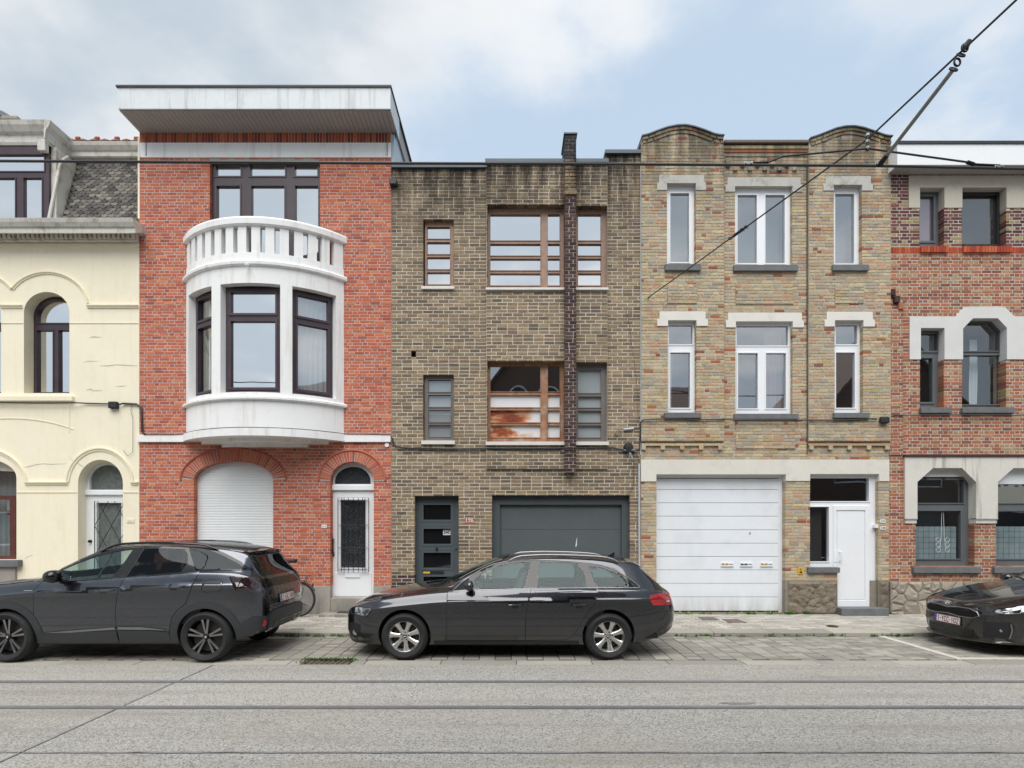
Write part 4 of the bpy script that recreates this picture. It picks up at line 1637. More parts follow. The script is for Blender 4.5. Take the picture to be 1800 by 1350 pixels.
# floor of balcony, bottom slab and steps
def disc_part(name, r, z0, z1, mat, parent, a=E, extra=0.0):
    pts = [tuple(bp(-a + 2 * a * i / 30, r)) for i in range(31)]
    pts = [(pts[0][0], .05)] + pts + [(pts[-1][0], .05)]
    return MB().prism(pts, 'z', z0, z1).build(name, mat, parent, smooth=True, angle=30)


disc_part('balcony_floor', -.1, 6.70, 6.80, m_['concrete'], bay, 49)
disc_part('bay_floor', -.03, 3.67, 3.80, WR, bay, 49)
disc_part('bottom_slab', .06, 3.545, 3.685, WR, bay, E + 1)
disc_part('bottom_step', -.22, 3.49, 3.548, WR, bay, 46)
disc_part('bottom_step', -.48, 3.43, 3.492, WR, bay, 40)
MB().pxbox(243.5, 330, 765, 777.5, -.055, .02).build('string_band', WR, B, bevel=.004)
MB().pxbox(601, 687.3, 765, 777.5, -.055, .02).build('string_band', WR, B, bevel=.004)
MB().box(fx(335), fx(597), .30, .34, 3.6, 7).build('bay_rear_wall', m_['interior'], bay) if False else None


def bay_win(a0, a1, gm):
    """flat window between two angles of the bay"""
    p0, p1 = bp(a0, -.135), bp(a1, -.135)
    d_ = (p1 - p0)
    Lw = d_.length
    d_ = d_ / Lw
    n_v = Vector((d_.y, -d_.x))
    z0, z1, zt = ZW0, ZW1, 5.845
    fw = .10
    panes = [[(fw, z0 + .13), (Lw - fw, z0 + .13), (Lw - fw, zt - .085), (fw, zt - .085)], [(fw, zt + .07), (Lw - fw, zt + .07), (Lw - fw, z1 - .10), (fw, z1 - .10)]]
    outer = [(0, z0), (Lw, z0), (Lw, z1), (0, z1)]

    def tf(mb):
        mb.v = [(p0.x + d_.x * x - n_v.x * y, p0.y + d_.y * x - n_v.y * y, z) for x, y, z in mb.v]
        return mb
    fr = MB().plate(outer, panes, 0, .07)
    for p in panes:
        fr.plate(grow(p, .045), [p], -.018, .022)
    w = tf(fr).build('window', m_['dark_wood'], bay)
    for p in panes:
        tf(MB().plate(grow(p, .01), (), .04, .008)).build('pane', gm, w)
    return w, p0, p1


for a0, a1, gm in ((-45.4, -22.1, m_['glass_curtain']), (-15.9, 15.9, m_['glass_sky']), (22.1, 45.4, m_['glass'])):
    w, p0, p1 = bay_win(a0, a1, gm)
    # net curtain hanging behind
    n = 60
    v, f = [], []
    d_ = (p1 - p0).normalized()
    nn = Vector((d_.y, -d_.x)) * -1
    Lw = (p1 - p0).length
    cov_ = (.35, 1.0) if a0 < -30 else (0, 1)
    for k in range(6):
        z = ZW0 + (ZW1 - ZW0) * k / 5
        for i in range(n + 1):
            s_ = (cov_[0] + (cov_[1] - cov_[0]) * i / n) * Lw
            q = p0 + d_ * s_ + nn * (.12 + .018 * math.sin(s_ * 60 + .4 * math.sin(s_ * 13)) + .004 * math.sin(z * 4))
            v.append((q.x, q.y, z))
    for k in range(5):
        for i in range(n):
            q = k * (n + 1) + i
            f.append((q, q + 1, q + n + 2, q + n + 1))
    MB().add(v, f).build('curtain', m_['curtain'], w, smooth=True, angle=80)
cm = at(436, 466, -.80)
cmo = MB().tube([cm, cm + Vector((-.02, -.07, -.015))], [.022, .02], 10).tube([cm + Vector((.0, .06, .03)), cm], .009, 6).build('security_camera', m_['plate_white'], bay, smooth=True)

# ---- ground floor: roller shutter
Ys = .14
zz = fz(1052)
sp_ = .0525
xs_a, xs_b = fx(340, Ys) - .04, fx(481, Ys) + .04
shp = MB()
ssec = [(-.004, 0), (-.0075, .006), (-.0085, .026), (-.0075, .046), (-.004, .0512), (.008, .0512), (.008, 0)]
smesh = MB().prism([(Ys + a, b) for a, b in ssec], 'x', xs_a, xs_b).mesh('slat')
smesh.materials.append(m_['shutter'])
sht = MB().box(xs_a, xs_b, Ys + .012, Ys + .03, ZB, fz(805)).build('roller_shutter', m_['shutter'], B)
z = zz
while z < fz(808):
    put('slat', smesh, (0, 0, z), sht)
    z += sp_
# arches of brick on edge
acx, arx = (fx(341) + fx(480)) / 2, (fx(480) - fx(341)) / 2
ring_bricks(B, acx, fz(843), arx, fz(811) - fz(843), .25, R(2), R(178), 40, -.012, m_['brick_soldier' if False else 'brick_red'], .15)
MB().plate([(acx + (arx + .25) * math.cos(R(a)), fz(843) + (fz(811) - fz(843) + .25) * math.sin(R(a))) for a in range(0, 181, 6)] + [(acx + (arx + .004) * math.cos(R(a)), fz(843) + (fz(811) - fz(843) + .004) * math.sin(R(a))) for a in range(180, -1, -6)], (), -.005, .1).build('arch_mortar', m_['mortar_red'], B)
hm = [(acx + (arx + .265) * math.cos(R(a)), fz(843) + (fz(811) - fz(843) + .265) * math.sin(R(a))) for a in range(0, 181, 6)]
MB().tube([(a, -.014, b) for a, b in hm], .02, 6).build('hood_mould', m_['brick_red'], B, smooth=True)
dcx, drx = (fx(581) + fx(657)) / 2, (fx(657) - fx(581)) / 2
ring_bricks(B, dcx, fz(845), drx, fz(812) - fz(845), .22, R(2), R(178), 30, -.012, m_['brick_red'], .15)
MB().plate([(dcx + (drx + .22) * math.cos(R(a)), fz(845) + (fz(812) - fz(845) + .22) * math.sin(R(a))) for a in range(0, 181, 6)] + [(dcx + (drx + .004) * math.cos(R(a)), fz(845) + (fz(812) - fz(845) + .004) * math.sin(R(a))) for a in range(180, -1, -6)], (), -.005, .1).build('arch_mortar', m_['mortar_red'], B)
hm = [(dcx + (drx + .235) * math.cos(R(a)), fz(845) + (fz(812) - fz(845) + .235) * math.sin(R(a))) for a in range(0, 181, 6)]
MB().tube([(a, -.014, b) for a, b in hm], .02, 6).build('hood_mould', m_['brick_red'], B, smooth=True)
# front door
Yd = .16
do_ = arch(578, 660, 812, 845, 1052, 18, Yd)
fan = arch(588, 652, 820, 846, 851, 16, Yd)
gp = rect(599, 643, 879, 998, Yd)
d = window(B, do_, [fan, gp], Yd, m_['white_paint'], [m_['ripple'], m_['ripple']], .07, .02, name='door')
MB().box(fx(579, Yd), fx(659, Yd), Yd - .05, Yd + .02, fz(862, Yd), fz(853, Yd)).build('transom', m_['white_paint'], d, bevel=.008)
MB().plate(rect(587, 653, 1006, 1048, Yd), (), Yd - .012, .015).build('kick_panel', m_['white_paint'], d, bevel=.005)
yg = Yd - .05
gr = MB()
x0_, x1_, z0_, z1_ = fx(594, yg), fx(648, yg), fz(1006, yg), fz(875, yg)
gr.tube([(x0_, yg, z0_), (x0_, yg, z1_), (x1_, yg, z1_), (x1_, yg, z0_)], .007, 6, closed=True)
for t_ in (.12, .2, .34, .5, .66, .8, .88):
    gr.tube([(x0_ + (x1_ - x0_) * t_, yg, z0_), (x0_ + (x1_ - x0_) * t_, yg, z1_)], .006, 6)
for pz in (881, 923, 963, 1002):
    gr.tube([(x0_, yg, fz(pz, yg)), (x1_, yg, fz(pz, yg))], .006, 6)
xc = (x0_ + x1_) / 2
gr.tube([(xc + .07 * math.cos(R(a)), yg - .008, fz(884, yg) + .09 * math.sin(R(a)) - .04) for a in range(0, 360, 20)], .007, 6, closed=True)
for pz in (927, 930, 967, 971):
    gr.tube([(xc - .11, yg - .004, fz(pz, yg)), (xc + .11, yg - .004, fz(pz, yg))], .005, 6)
for s_ in (-1, 1):
    gr.tube([(xc + s_ * .24, yg - .004, fz(884, yg)), (xc + s_ * .16, yg - .004, fz(890, yg)), (xc + s_ * .08, yg - .004, fz(893, yg))], .006, 6)
gr.build('iron_grille', m_['iron'], d)
hx = fx(587, Yd)
MB().tube([(hx, Yd - .03, fz(948, Yd)), (hx, Yd - .065, fz(950, Yd)), (hx, Yd - .07, fz(960, Yd)), (hx, Yd - .065, fz(970, Yd)), (hx, Yd - .03, fz(972, Yd))], [.02, .014, .013, .014, .02], 8).build('handle', m_['brass'], d, smooth=True)
MB().lathe([(0, -.02), (.016, -.018), (.018, 0)], (hx, Yd - .012, fz(976, Yd)), 'y', 12).build('lock', m_['brass'], d)
lt = MB().box(fx(607, Yd), fx(633, Yd), Yd - .03, Yd, fz(1015, Yd), fz(1009, Yd)).build('letter_slot', m_['white_paint'], d, bevel=.004)
# plinth, step, mat
MB().pxbox(245, 341, 1030.5, 1086, -.03, .1).build('plinth', m_['concrete'], B)
MB().pxbox(480, 581, 1030.5, 1086, -.03, .1).build('plinth', m_['concrete'], B)
MB().pxbox(657, 687.3, 1030.5, 1086, -.03, .1).build('plinth', m_['concrete'], B)
MB().box(fx(581), fx(657), -.02, .3, .05, fz(1051)).build('doorstep', m_['concrete'], B, bevel=.01)
stp = MB().box(fx(570), fx(664), -.36, -.035, .05, .155).build('outer_step', m_['concrete'], B, bevel=.015)
MB().box(fx(343), fx(479), .02, .3, .05, .16).build('threshold', m_['concrete'], B)
dmat = MB().box(fx(598), fx(640), -.22, -.04, .157, .172).build('door_mat', m_['mat'])
tag(dmat, 'dark grey door mat on the step below the white grilled door', 'door mat')
pl = MB().box(fx(565.5), fx(574.5), -.014, .0, fz(928.5), fz(922.5)).build('house_number_plate', m_['plate_white'], B, bevel=.003)
text_mesh('number', '243', .055, m_['grey_ink'], (fx(570), -.0155, fz(925.5)), pl)
hx_ = [(fx(680.5) + .048 * math.cos(R(60 * i)), fz(782.5) + .048 * math.sin(R(60 * i))) for i in range(6)]
MB().plate(hx_, (), -.03, .032).build('alarm_box', m_['plate_white'], B, bevel=.005)
# ================================================================== grey-brown brick house
H = thing('row_house', (fx(907), 0, 0), 'brown-grey brick house with brown wooden windows, dark chimney pillar and dark grey garage door', 'house', 'row houses')
cx0, cx1 = fx(688) + .002, fx(1125.5)
PRO = -.05
kc = .0705
zc0_ = fz(1085)
sn = lambda py: zc0_ + round((fz(py) - zc0_) / kc) * kc
o1 = rect(744, 797.5, 386, 506)
o2 = rect(744, 797.5, 659, 774)
def prect(a, b, c_, d):
    return rect(a, b, c_, d, PRO)
p1, p2 = prect(857, 992, 360, 507), prect(1013, 1067, 362, 507)
p3, p4 = prect(857, 992, 635, 776), prect(1013, 1067, 637, 776)
og, odr = rect(865, 1107, 871, 1096), rect(729, 806, 872, 1096)
vent = rect(723, 731, 617, 627)
xm0, xm1 = fx(855), fx(1067)
zl, zm_, zr_ = sn(300), sn(293), sn(271)
gw = lambda p: grow(p, .007)
MB().plate([(cx0, ZB), (cx1, ZB), (cx1, zr_), (xm1, zr_), (xm1, zm_), (xm0, zm_), (xm0, zl), (cx0, zl)],
           [gw(o1), gw(o2), gw(vent), gw(og), gw(odr), gw(rect(857, 1067, 360, 507)), gw(rect(857, 1067, 635, 776))], .004, .33).build('wall', m_['mortar_grey'], H)
zpb = sn(827)
MB().plate([(xm0, zpb), (xm1, zpb), (xm1, zm_), (xm0, zm_)], [gw(p1), gw(p2), gw(p3), gw(p4)], PRO + .004, .05).build('wall', m_['mortar_grey'], H)
room(H, cx0 + .05, cx1 - .05, ZB, zl - .1, .33)
br = []
kw = dict(course=kc, blen=.2075, joint=.013, bond='run')
br += lay_bricks(cx0, cx1, sn(1008), zpb, y=0, openings=[og, odr], seed=31, **kw)
br += lay_bricks(cx0, xm0, zpb, zl - kc, y=0, openings=[o1, o2, vent], seed=32, **kw)
br += lay_bricks(xm1, cx1, zpb, zr_ - kc, y=0, openings=[], seed=33, **kw)
br += lay_bricks(xm0, xm1, zpb, zm_ - kc, y=PRO, openings=[p1, p2, p3, p4], seed=34, **kw)
# rowlock course under each coping
for xa, xb, zt_, yy in ((cx0, xm0, zl, 0), (xm0, xm1, zm_, PRO), (xm1, cx1, zr_, 0)):
    x = xa
    while x < xb - .03:
        br.append((x + .006, min(x + .104, xb) - .006, zt_ - kc + .007, zt_ - .004, yy - .004, .03, False))
        x += .104
place_bricks(H, br, m_['brick_grey'], 235, focus=(.3, 2.8), seed=6)
brd = lay_bricks(cx0, cx1, zc0_ - 2 * kc, sn(1008), y=0, openings=[og, odr], seed=35, **kw)
place_bricks(H, brd, m_['brick_dark'], 30, 'base_brick', 7, focus=(-2, 1))
# copings
MB().box(cx0 - .0, xm0 + .02, -.06, .35, zl, zl + .075).build('coping', m_['coping'], H, bevel=.004)
MB().box(xm0 - .02, xm1 + .02, -.11, .35, zm_, zm_ + .075).build('coping', m_['coping'], H, bevel=.004)
MB().box(xm1 - .045, cx1, -.06, .35, zr_, zr_ + .075).build('coping', m_['coping'], H, bevel=.004)
MB().box(cx0, cx1, .36, 8, 8.7, 8.8).build('roof', m_['bitumen'], H)
MB().box(xm1 - .03, cx1, .02, 1.2, 8.8, zr_).build('parapet_return', m_['mortar_grey'], H)
MB().box(cx0 + .02, cx1 - .02, 3.25, 8, 0, 8.69).build('rear_volume', m_['mortar_grey'], H)
# chimney pillar
q0, q1 = fx(991.5, PRO), fx(1013, -.2)
PF = -.21
pil = MB().box(q0 + .006, q1 - .006, PF + .012, PRO + .01, sn(828), sn(293) - .01).build('chimney', m_['mortar_grey'], H)
pk = dict(course=kc, blen=.165, joint=.0145, bond='run', depth=.155)
pb_ = lay_bricks(q0, q1, sn(828), sn(353), y=PF, seed=41, **pk)
place_bricks(pil, pb_, m_['brick_dark'], 0, 'pillar_brick', 8)
MB().box(q0 - .01, q1 + .01, PF - .03, PRO, sn(353), sn(353) + kc).build('corbel', m_['brick_grey'], pil, bevel=.006)
pb_ = lay_bricks(q0, q1, sn(353) + kc, sn(293), y=PF - .012, seed=42, **pk)
place_bricks(pil, pb_, m_['brick_grey'], 0, 'upper_brick', 9)
ztc = fz(237, -.2)
MB().box(q0 + .006, q1 - .006, PF + .012, .40, sn(293) - .02, ztc).build('chimney_core', m_['mortar_stone'], pil)
pb_ = lay_bricks(q0, q1, sn(293), ztc, y=PF, seed=43, course=kc, blen=.165, joint=.01, bond='run', depth=.62)
place_bricks(pil, pb_, m_['brick_black'], 0, 'stack_brick', 10)
MB().box(q0 - .02, q1 + .02, PF - .02, .44, ztc, ztc + .035).build('chimney_cap', m_['coping'], pil, bevel=.006)
# overflow spout, vent
spx = at(690, 326, 0)
MB().box(fx(686.5), fx(699), -.14, .05, fz(330), fz(320)).build('rain_spout', m_['black_trim'], H, bevel=.01)
MB().plate(vent, (), .1, .01).build('vent', m_['well'], H)

Yw = .10
bw = m_['brown_wood']


def bars_window(outer, xs, ys, y, fmat, gms, **k):
    panes, g = [], []
    for j, (c_, d) in enumerate(ys):
        for i, (a, b) in enumerate(xs):
            panes.append(rect(a, b, c_, d, y))
            g.append(gms(i, j) if callable(gms) else gms)
    return window(H, outer, panes, y, fmat, g, **k)


ROW2 = [(377, 423), (429, 449.5), (455, 475.5), (481, 502)]
ls = m_['alu_sill']
gs = m_['glass_sky']
w = bars_window(rect(747, 798, 384, 508, Yw), [(751, 791)], [(399, 420), (426, 447), (452.5, 473.5), (479, 500)], Yw, bw, gs, sash=.01)
MB().pxbox(741, 799, 504.5, 509.5, -.05, .14).build('sill', ls, w, bevel=.004)
blind(w, fx(746), fx(797), fz(505), fz(388), Yw + .3, m_['curtain'], 'curtain')
w = bars_window(rect(856, 993, 358, 508, Yw), [(862, 950), (963, 984)], ROW2, Yw, bw, gs, sash=.01)
MB().pxbox(854, 992, 507, 511, PRO - .05, .14, PRO).build('sill', ls, w, bevel=.004)
blind(w, fx(858), fx(991), fz(505), fz(362), Yw + .3, m_['curtain'], 'curtain')
w = bars_window(rect(1011, 1066, 360, 508, Yw), [(1016, 1056.5)], ROW2, Yw, bw, gs, sash=.01)
MB().pxbox(1012, 1069, 507, 511, PRO - .05, .14, PRO).build('sill', ls, w, bevel=.004)
blind(w, fx(1012), fx(1066), fz(505), fz(364), Yw + .3, m_['curtain'], 'curtain')
# first floor
al = m_['alu']
w = bars_window(rect(746, 799, 657, 776, Yw), [(753, 792.5)], [(668, 689), (694.5, 715.5), (721, 742), (747, 768)], Yw, al, m_['glass_low'], sash=.012)
MB().pxbox(741, 800, 775, 781.5, -.05, .14).build('sill', ls, w, bevel=.004)
blind(w, fx(746), fx(798), fz(775), fz(660), Yw + .05, m_['blind'])
ROW1 = [(643.5, 688.5), (694.5, 716), (721.5, 742.5), (748, 769)]
w = bars_window(rect(856, 993, 633, 778, Yw), [(862, 950), (963, 984)], ROW1, Yw, m_['orange_wood'],
                lambda i, j: m_['glass'] if j == 0 else (m_['rust_pane'] if (i == 0 and j >= 2) else m_['white_pane']), sash=.01)
MB().pxbox(854, 992, 777, 783, PRO - .05, .14, PRO).build('sill', ls, w, bevel=.004)
w = bars_window(rect(1011, 1067, 635, 778, Yw), [(1016, 1056.5)], [(650, 691), (697, 716.5), (722, 742.5), (748, 769)], Yw, al, m_['glass_low'], sash=.012)
MB().pxbox(1012, 1070, 777, 783, PRO - .05, .14, PRO).build('sill', ls, w, bevel=.004)
blind(w, fx(1012), fx(1066), fz(775), fz(640), Yw + .05, m_['blind_pale'])

# garage door
sp = m_['slate_paint']
Yg = .13
ga = MB().plate(rect(863, 1110, 868, 1098, Yg), [rect(878.5, 1093, 887, 1098.5, Yg)], Yg, .08).build('garage_frame', sp, H, bevel=.004)
gd = MB().box(fx(876, .23), fx(1096, .23), .24, .27, ZB, fz(880, .23)).build('garage_door', m_['garage_grey'], H)
yb = [883, 931.5, 975.5, 1020, 1082]
for a, b in zip(yb, yb[1:]):
    MB().box(fx(876, .22), fx(1096, .22), .205, .242, fz(b, .22) + .003, fz(a, .22) - .003).build('door_section', m_['garage_grey'], gd, bevel=.004)
MB().plate(pxpoly([(1011.5, 960), (1013.5, 948), (1014.5, 944), (1014, 958), (1012.5, 962)], .2), (), .2035, .003).build('paint_scrape', m_['curtain'], gd)
# front door with four glazed panels
Yd = .16
pd_ = [rect(744.5, 792.5, 887.5, 913.5, Yd), rect(744.5, 792.5, 929.5, 956, Yd), rect(744.5, 792.5, 971.5, 998, Yd), rect(744.5, 792.5, 1013.5, 1050, Yd)]
d = window(H, rect(727, 808, 868, 1098, Yd), pd_, Yd, sp, m_['dark_pane'], .07, .045, name='door', lip=.016)
MB().plate(rect(737, 799, 878, 1098, Yd - .01), [grow(p, .05) for p in pd_[:3]] + [rect(740, 797, 1010, 1090, Yd)], Yd - .009, .008).build('door_leaf', sp, d)
c_ = at(768, 964, Yd)
MB().lathe([(0, -.055), (.02, -.052), (.03, -.035), (.026, -.02), (.012, -.012), (.012, 0)], (c_.x, Yd - .012, c_.z), 'y', 16).build('knob', m_['brass'], d, smooth=True)
c_ = at(801.5, 963.5, Yd)
MB().lathe([(0, -.012), (.022, -.01), (.026, 0)], (c_.x, Yd - .009, c_.z), 'y', 16).build('lock', m_['steel'], d)
MB().box(fx(743, Yd), fx(780, Yd), Yd - .026, Yd - .01, fz(1008.5, Yd), fz(1003.5, Yd)).build('letter_slot', m_['dark_plastic'], d)
MB().box(fx(744, Yd), fx(756, Yd), Yd - .029, Yd - .027, fz(1008, Yd), fz(1004.5, Yd)).build('sticker', m_['yellow'], d)
# number 245 : white numerals on dark glass
npl = MB().box(fx(778.5, Yd), fx(791.5, Yd), Yd + .028, Yd + .030, fz(940.5, Yd), fz(931.5, Yd)).build('house_number_plate', m_['plate_white'], d)
text_mesh('number', '245', .088, m_['ink'], (fx(785, Yd), Yd + .0265, fz(936, Yd)), npl, sx=.95, bold=.003)
MB().box(fx(729), fx(806), -.03, .2, .05, .17).build('doorstep', m_['bluestone'], H, bevel=.01)
MB().box(fx(865), fx(1107), -.0, .2, .05, .115).build('threshold', m_['concrete'], H)
# old painted number on the bricks
rp_ = MB()
rp_.box(fx(816.5), fx(833.5), -.0065, -.0045, fz(913.5), fz(909.2)).box(fx(816.5), fx(833.5), -.0065, -.0045, fz(919.8), fz(915))
opn = rp_.build('painted_number', m_['old_red'], H)
opn['kind'] = 'stuff'
text_mesh('number', '196', .13, m_['lintel_new'], (fx(825), -.0078, fz(914.5)), H, sx=.9)
# dark line of the lintel above openings
for o_ in (rect(727, 808, 868, 872.5), rect(863, 1109, 868, 872)):
    pass

# ================================================================== yellow brick house
D_ = thing('row_house', (fx(1344), 0, 0), 'yellow brick house with two curved gables, white windows and a wide white garage door', 'house', 'row houses')
dx0, dx1 = fx(1126) + .002, fx(1563) - .002
PR = -.06
P = PR
xa, xb = fx(1271.5), fx(1419.5)


def prc(a, b, c_, d):
    return rect(a, b, c_, d, P)


def lintel(a, b, c_, d, ia, ib, ic, ear, Y):
    """stone with lowered ears: outer a..b, c_..d ; opening ia..ib, top ic"""
    return pxpoly([(a, d), (ia, d), (ia, ic), (ib, ic), (ib, d), (b, d), (b, d - (d - c_) * .42), (b - ear, d - (d - c_) * .48), (b - ear, c_), (a + ear, c_), (a + ear, d - (d - c_) * .48), (a, d - (d - c_) * .42)], Y)


Ls = [(lintel(1155, 1241, 308, 334.5, 1172.5, 1223, 322.5, 3.5, P), P), (lintel(1275, 1410.5, 312, 337.5, 1292, 1392.5, 328, 3.5, 0), 0), (lintel(1447, 1534, 310, 335.5, 1465.5, 1515, 325.5, 3.5, P), P),
      (lintel(1155, 1244, 548, 573.5, 1174, 1224, 563.5, 4, P), P), (lintel(1275.5, 1412.5, 550, 576, 1293, 1393, 565.5, 3.5, 0), 0), (lintel(1449, 1537, 548.5, 574.5, 1467, 1517, 563.5, 3.5, P), P)]
wo = [prc(1172.5, 1223, 322.5, 466), rect(1292, 1392.5, 328, 467), prc(1465.5, 1515, 325.5, 467),
      prc(1174, 1224, 563.5, 726), rect(1293, 1393, 565.5, 728), prc(1467, 1517, 563.5, 727)]
gar = rect(1154, 1380.5, 834, 1098)
den = pxpoly([(1424, 833.5), (1544, 833.5), (1544, 1098), (1472, 1098), (1472, 997), (1424, 997)][::-1])
gtop_pts = [(1126, 241), (1140, 238), (1155, 232), (1172, 226), (1190, 222.5), (1205, 222), (1220, 225), (1238, 231), (1254, 237.5), (1263, 239.5), (1272, 240)]
gtop_r = [(1420, 245), (1435, 241), (1450, 235), (1468, 228), (1484, 224.5), (1500, 224), (1516, 227), (1534, 233), (1550, 239), (1558, 241), (1567, 241.5)]


def topf(pts, off):
    X_ = [fx(a, P) for a, b in pts]
    Z_ = [fz(b, P) for a, b in pts]
    return lambda x: float(np.interp(x, X_, Z_)) - off


tl_, tr_ = topf(gtop_pts, 0.135), topf(gtop_r, .135)
my = m_['mortar_yellow']
ztm = fz(252)
outl = [(dx0, ZB), (dx1, ZB), (dx1, ztm), (dx0, ztm)]
MB().plate(outl, [gw(wo[1]), gw(wo[4]), gw(gar), gw(den), gw(rect(1172.5, 1225, 321, 468)), gw(rect(1465, 1517, 324, 468)), gw(rect(1173, 1226, 562, 728)), gw(rect(1466, 1519, 562, 728))], .007, .32).build('wall', my, D_)
for (x0_, x1_, pts, w1, w2) in ((dx0, xa, gtop_pts, wo[0], wo[3]), (xb, dx1, gtop_r, wo[2], wo[5])):
    tp = [(min(max(fx(a, P), x0_), x1_), fz(b, P) - .02) for a, b in pts][::-1]
    MB().plate([(x0_, fz(776))] + [(x1_, fz(776))] + tp, [gw(w1), gw(w2)], P + .007, .36, back=True).build('wall', my, D_)
room(D_, dx0 + .05, dx1 - .05, ZB, ztm - .1, .32)
MB().box(dx0 + .02, dx1 - .02, 3.25, 8, 0, 9).build('rear_volume', my, D_)
kd = dict(course=.0645, blen=.2, joint=.011, bond='rand')
br = []
br += lay_bricks(dx0, xa, fz(776), fz(222, P), y=P, openings=[wo[0], wo[3], Ls[0][0], Ls[3][0]], seed=51, top=tl_, **kd)
br += lay_bricks(xb, dx1, fz(776), fz(224, P), y=P, openings=[wo[2], wo[5], Ls[2][0], Ls[5][0]], seed=52, top=tr_, **kd)
br += lay_bricks(xa, xb, fz(776), ztm - .03, y=0, openings=[wo[1], wo[4], Ls[1][0], Ls[4][0]], seed=53, **kd)
br += lay_bricks(dx0, dx1, fz(808), fz(776), y=0, openings=[], seed=54, **kd)
br += lay_bricks(dx0, dx1, fz(1021), fz(846), y=0, openings=[gar, den], seed=55, **kd)
br += lay_bricks(dx0, fx(1154), fz(1090), fz(1021), y=0, openings=[gar], seed=56, **kd)
place_bricks(D_, br, m_['brick_yellow'], 240, focus=(4.2, 4.2), seed=15)
# panel relief: slightly proud fields under the windows
for (a, b, c_, d, yy) in ((1173, 1225, 500, 534, P), (1293, 1394, 500, 535, 0), (1467, 1518, 500, 534, P), (1293, 1397, 741, 789, 0)):
    pb_ = lay_bricks(fx(a, yy), fx(b, yy), fz(d, yy), fz(c_, yy), y=yy - .02, seed=int(a), depth=.03, **kd)
    place_bricks(D_, pb_, m_['brick_yellow'], 0, 'panel_brick', 16)
    MB().box(fx(a, yy) + .004, fx(b, yy) - .004, yy - .012, yy + .006, fz(d, yy) + .004, fz(c_, yy) - .004).build('panel', my, D_)
# corbels and dentils
for base in (1127, 1421):
    for i in range(5):
        px = base + i * 33.6
        x = min(fx(px), dx1 - .1)
        MB().box(x, x + .085, -.05, .02, fz(791), fz(784)).build('corbel_brick', m_['brick_yellow'], D_, bevel=.004)
    xx0 = fx(base) if base < 1300 else xb
    MB().box(max(xx0, dx0), (xa if base < 1300 else dx1) - .001, -.045, .02, fz(783.8), fz(780)).build('ledge_course', m_['brick_yellow'], D_)
for j, (py, st) in enumerate(((288, 26), (295, 26), (280, 52))):
    for i in range(int(140 / st)):
        px = 1275 + i * st + (13 if j == 1 else 0)
        MB().box(fx(px), fx(px) + .09, -.055 + .015 * j, .02, fz(py + 6), fz(py)).build('corbel_brick', m_['brick_yellow'], D_, bevel=.004)
for py in (258, 264, 270):
    MB().box(xa + .002, xb - .002, -.035 + (py - 258) * .002, .02, fz(py + 5), fz(py)).build('ledge_course', m_['brick_yellow'], D_)
MB().box(xa - .0, xb, -.07, .35, ztm - .025, ztm + .03).build('coping', m_['rust_plate'], D_, bevel=.006)
# curved gable tops: two courses of brick following the curve, zinc on top
for pts in (gtop_pts, gtop_r):
    X_ = np.array([fx(a, P) for a, b in pts])
    Z_ = np.array([fz(b, P) for a, b in pts])
    X_[0] = max(X_[0], dx0)
    if pts is gtop_r:
        X_ = np.clip(X_, xb, dx1 + .03)
    seg = np.r_[0, np.cumsum(np.hypot(np.diff(X_), np.diff(Z_)))]
    tot = seg[-1]

    def pa_(s_):
        return Vector((float(np.interp(s_, seg, X_)), float(np.interp(s_, seg, Z_))))
    for c_ in range(2):
        s_ = -.05 * c_
        while s_ < tot - .03:
            s0, s1 = max(0, s_), min(tot, s_ + .13)
            if s1 - s0 > .04:
                q0_, q1_ = pa_(s0 + .005), pa_(s1 - .005)
                dd = (q1_ - q0_).normalized()
                nn = Vector((-dd.y, dd.x))
                o0, o1_ = -.015 - c_ * .064, -.072 - c_ * .064
                poly = [tuple(q0_ + nn * o1_), tuple(q1_ + nn * o1_), tuple(q1_ + nn * o0), tuple(q0_ + nn * o0)]
                MB().plate(poly, (), P - .035 + c_ * .02 + rng.uniform(-.004, .004), .1).build('gable_brick', m_['brick_yellow'], D_)
            s_ += .13
    v, f = [], []
    for i in range(41):
        q = pa_(tot * i / 40)
        for (yy, zz) in ((P - .06, -.012), (P - .06, .012), (.35, .03), (.35, 0)):
            v.append((q.x, yy, q.y + zz))
        if i:
            for k in range(4):
                f.append(((i - 1) * 4 + k, (i - 1) * 4 + (k + 1) % 4, i * 4 + (k + 1) % 4, i * 4 + k))
    f += [(0, 1, 2, 3), (163, 162, 161, 160)]
    MB().add(v, f).build('coping', m_['coping'], D_)
# lintels
for i, (lp, yy) in enumerate(Ls):
    MB().plate(lp, (), yy - (.02 if i > 2 else .012), .12).build('lintel', m_['lintel_old'] if i < 3 else m_['lintel_new'], D_, bevel=.004)
# windows
pv = m_['white_pvc']


def pvc(outer_px, panes_px, Y, gm, sill, ysill, cur=None):
    w = window(D_, rect(*outer_px, Y), [rect(*p, Y) for p in panes_px], Y, pv, gm, .07, .022, lip=.012)
    MB().pxbox(*sill, ysill - .06, ysill + .2, ysill).build('sill', m_['bluestone'], w, bevel=.006)
    return w


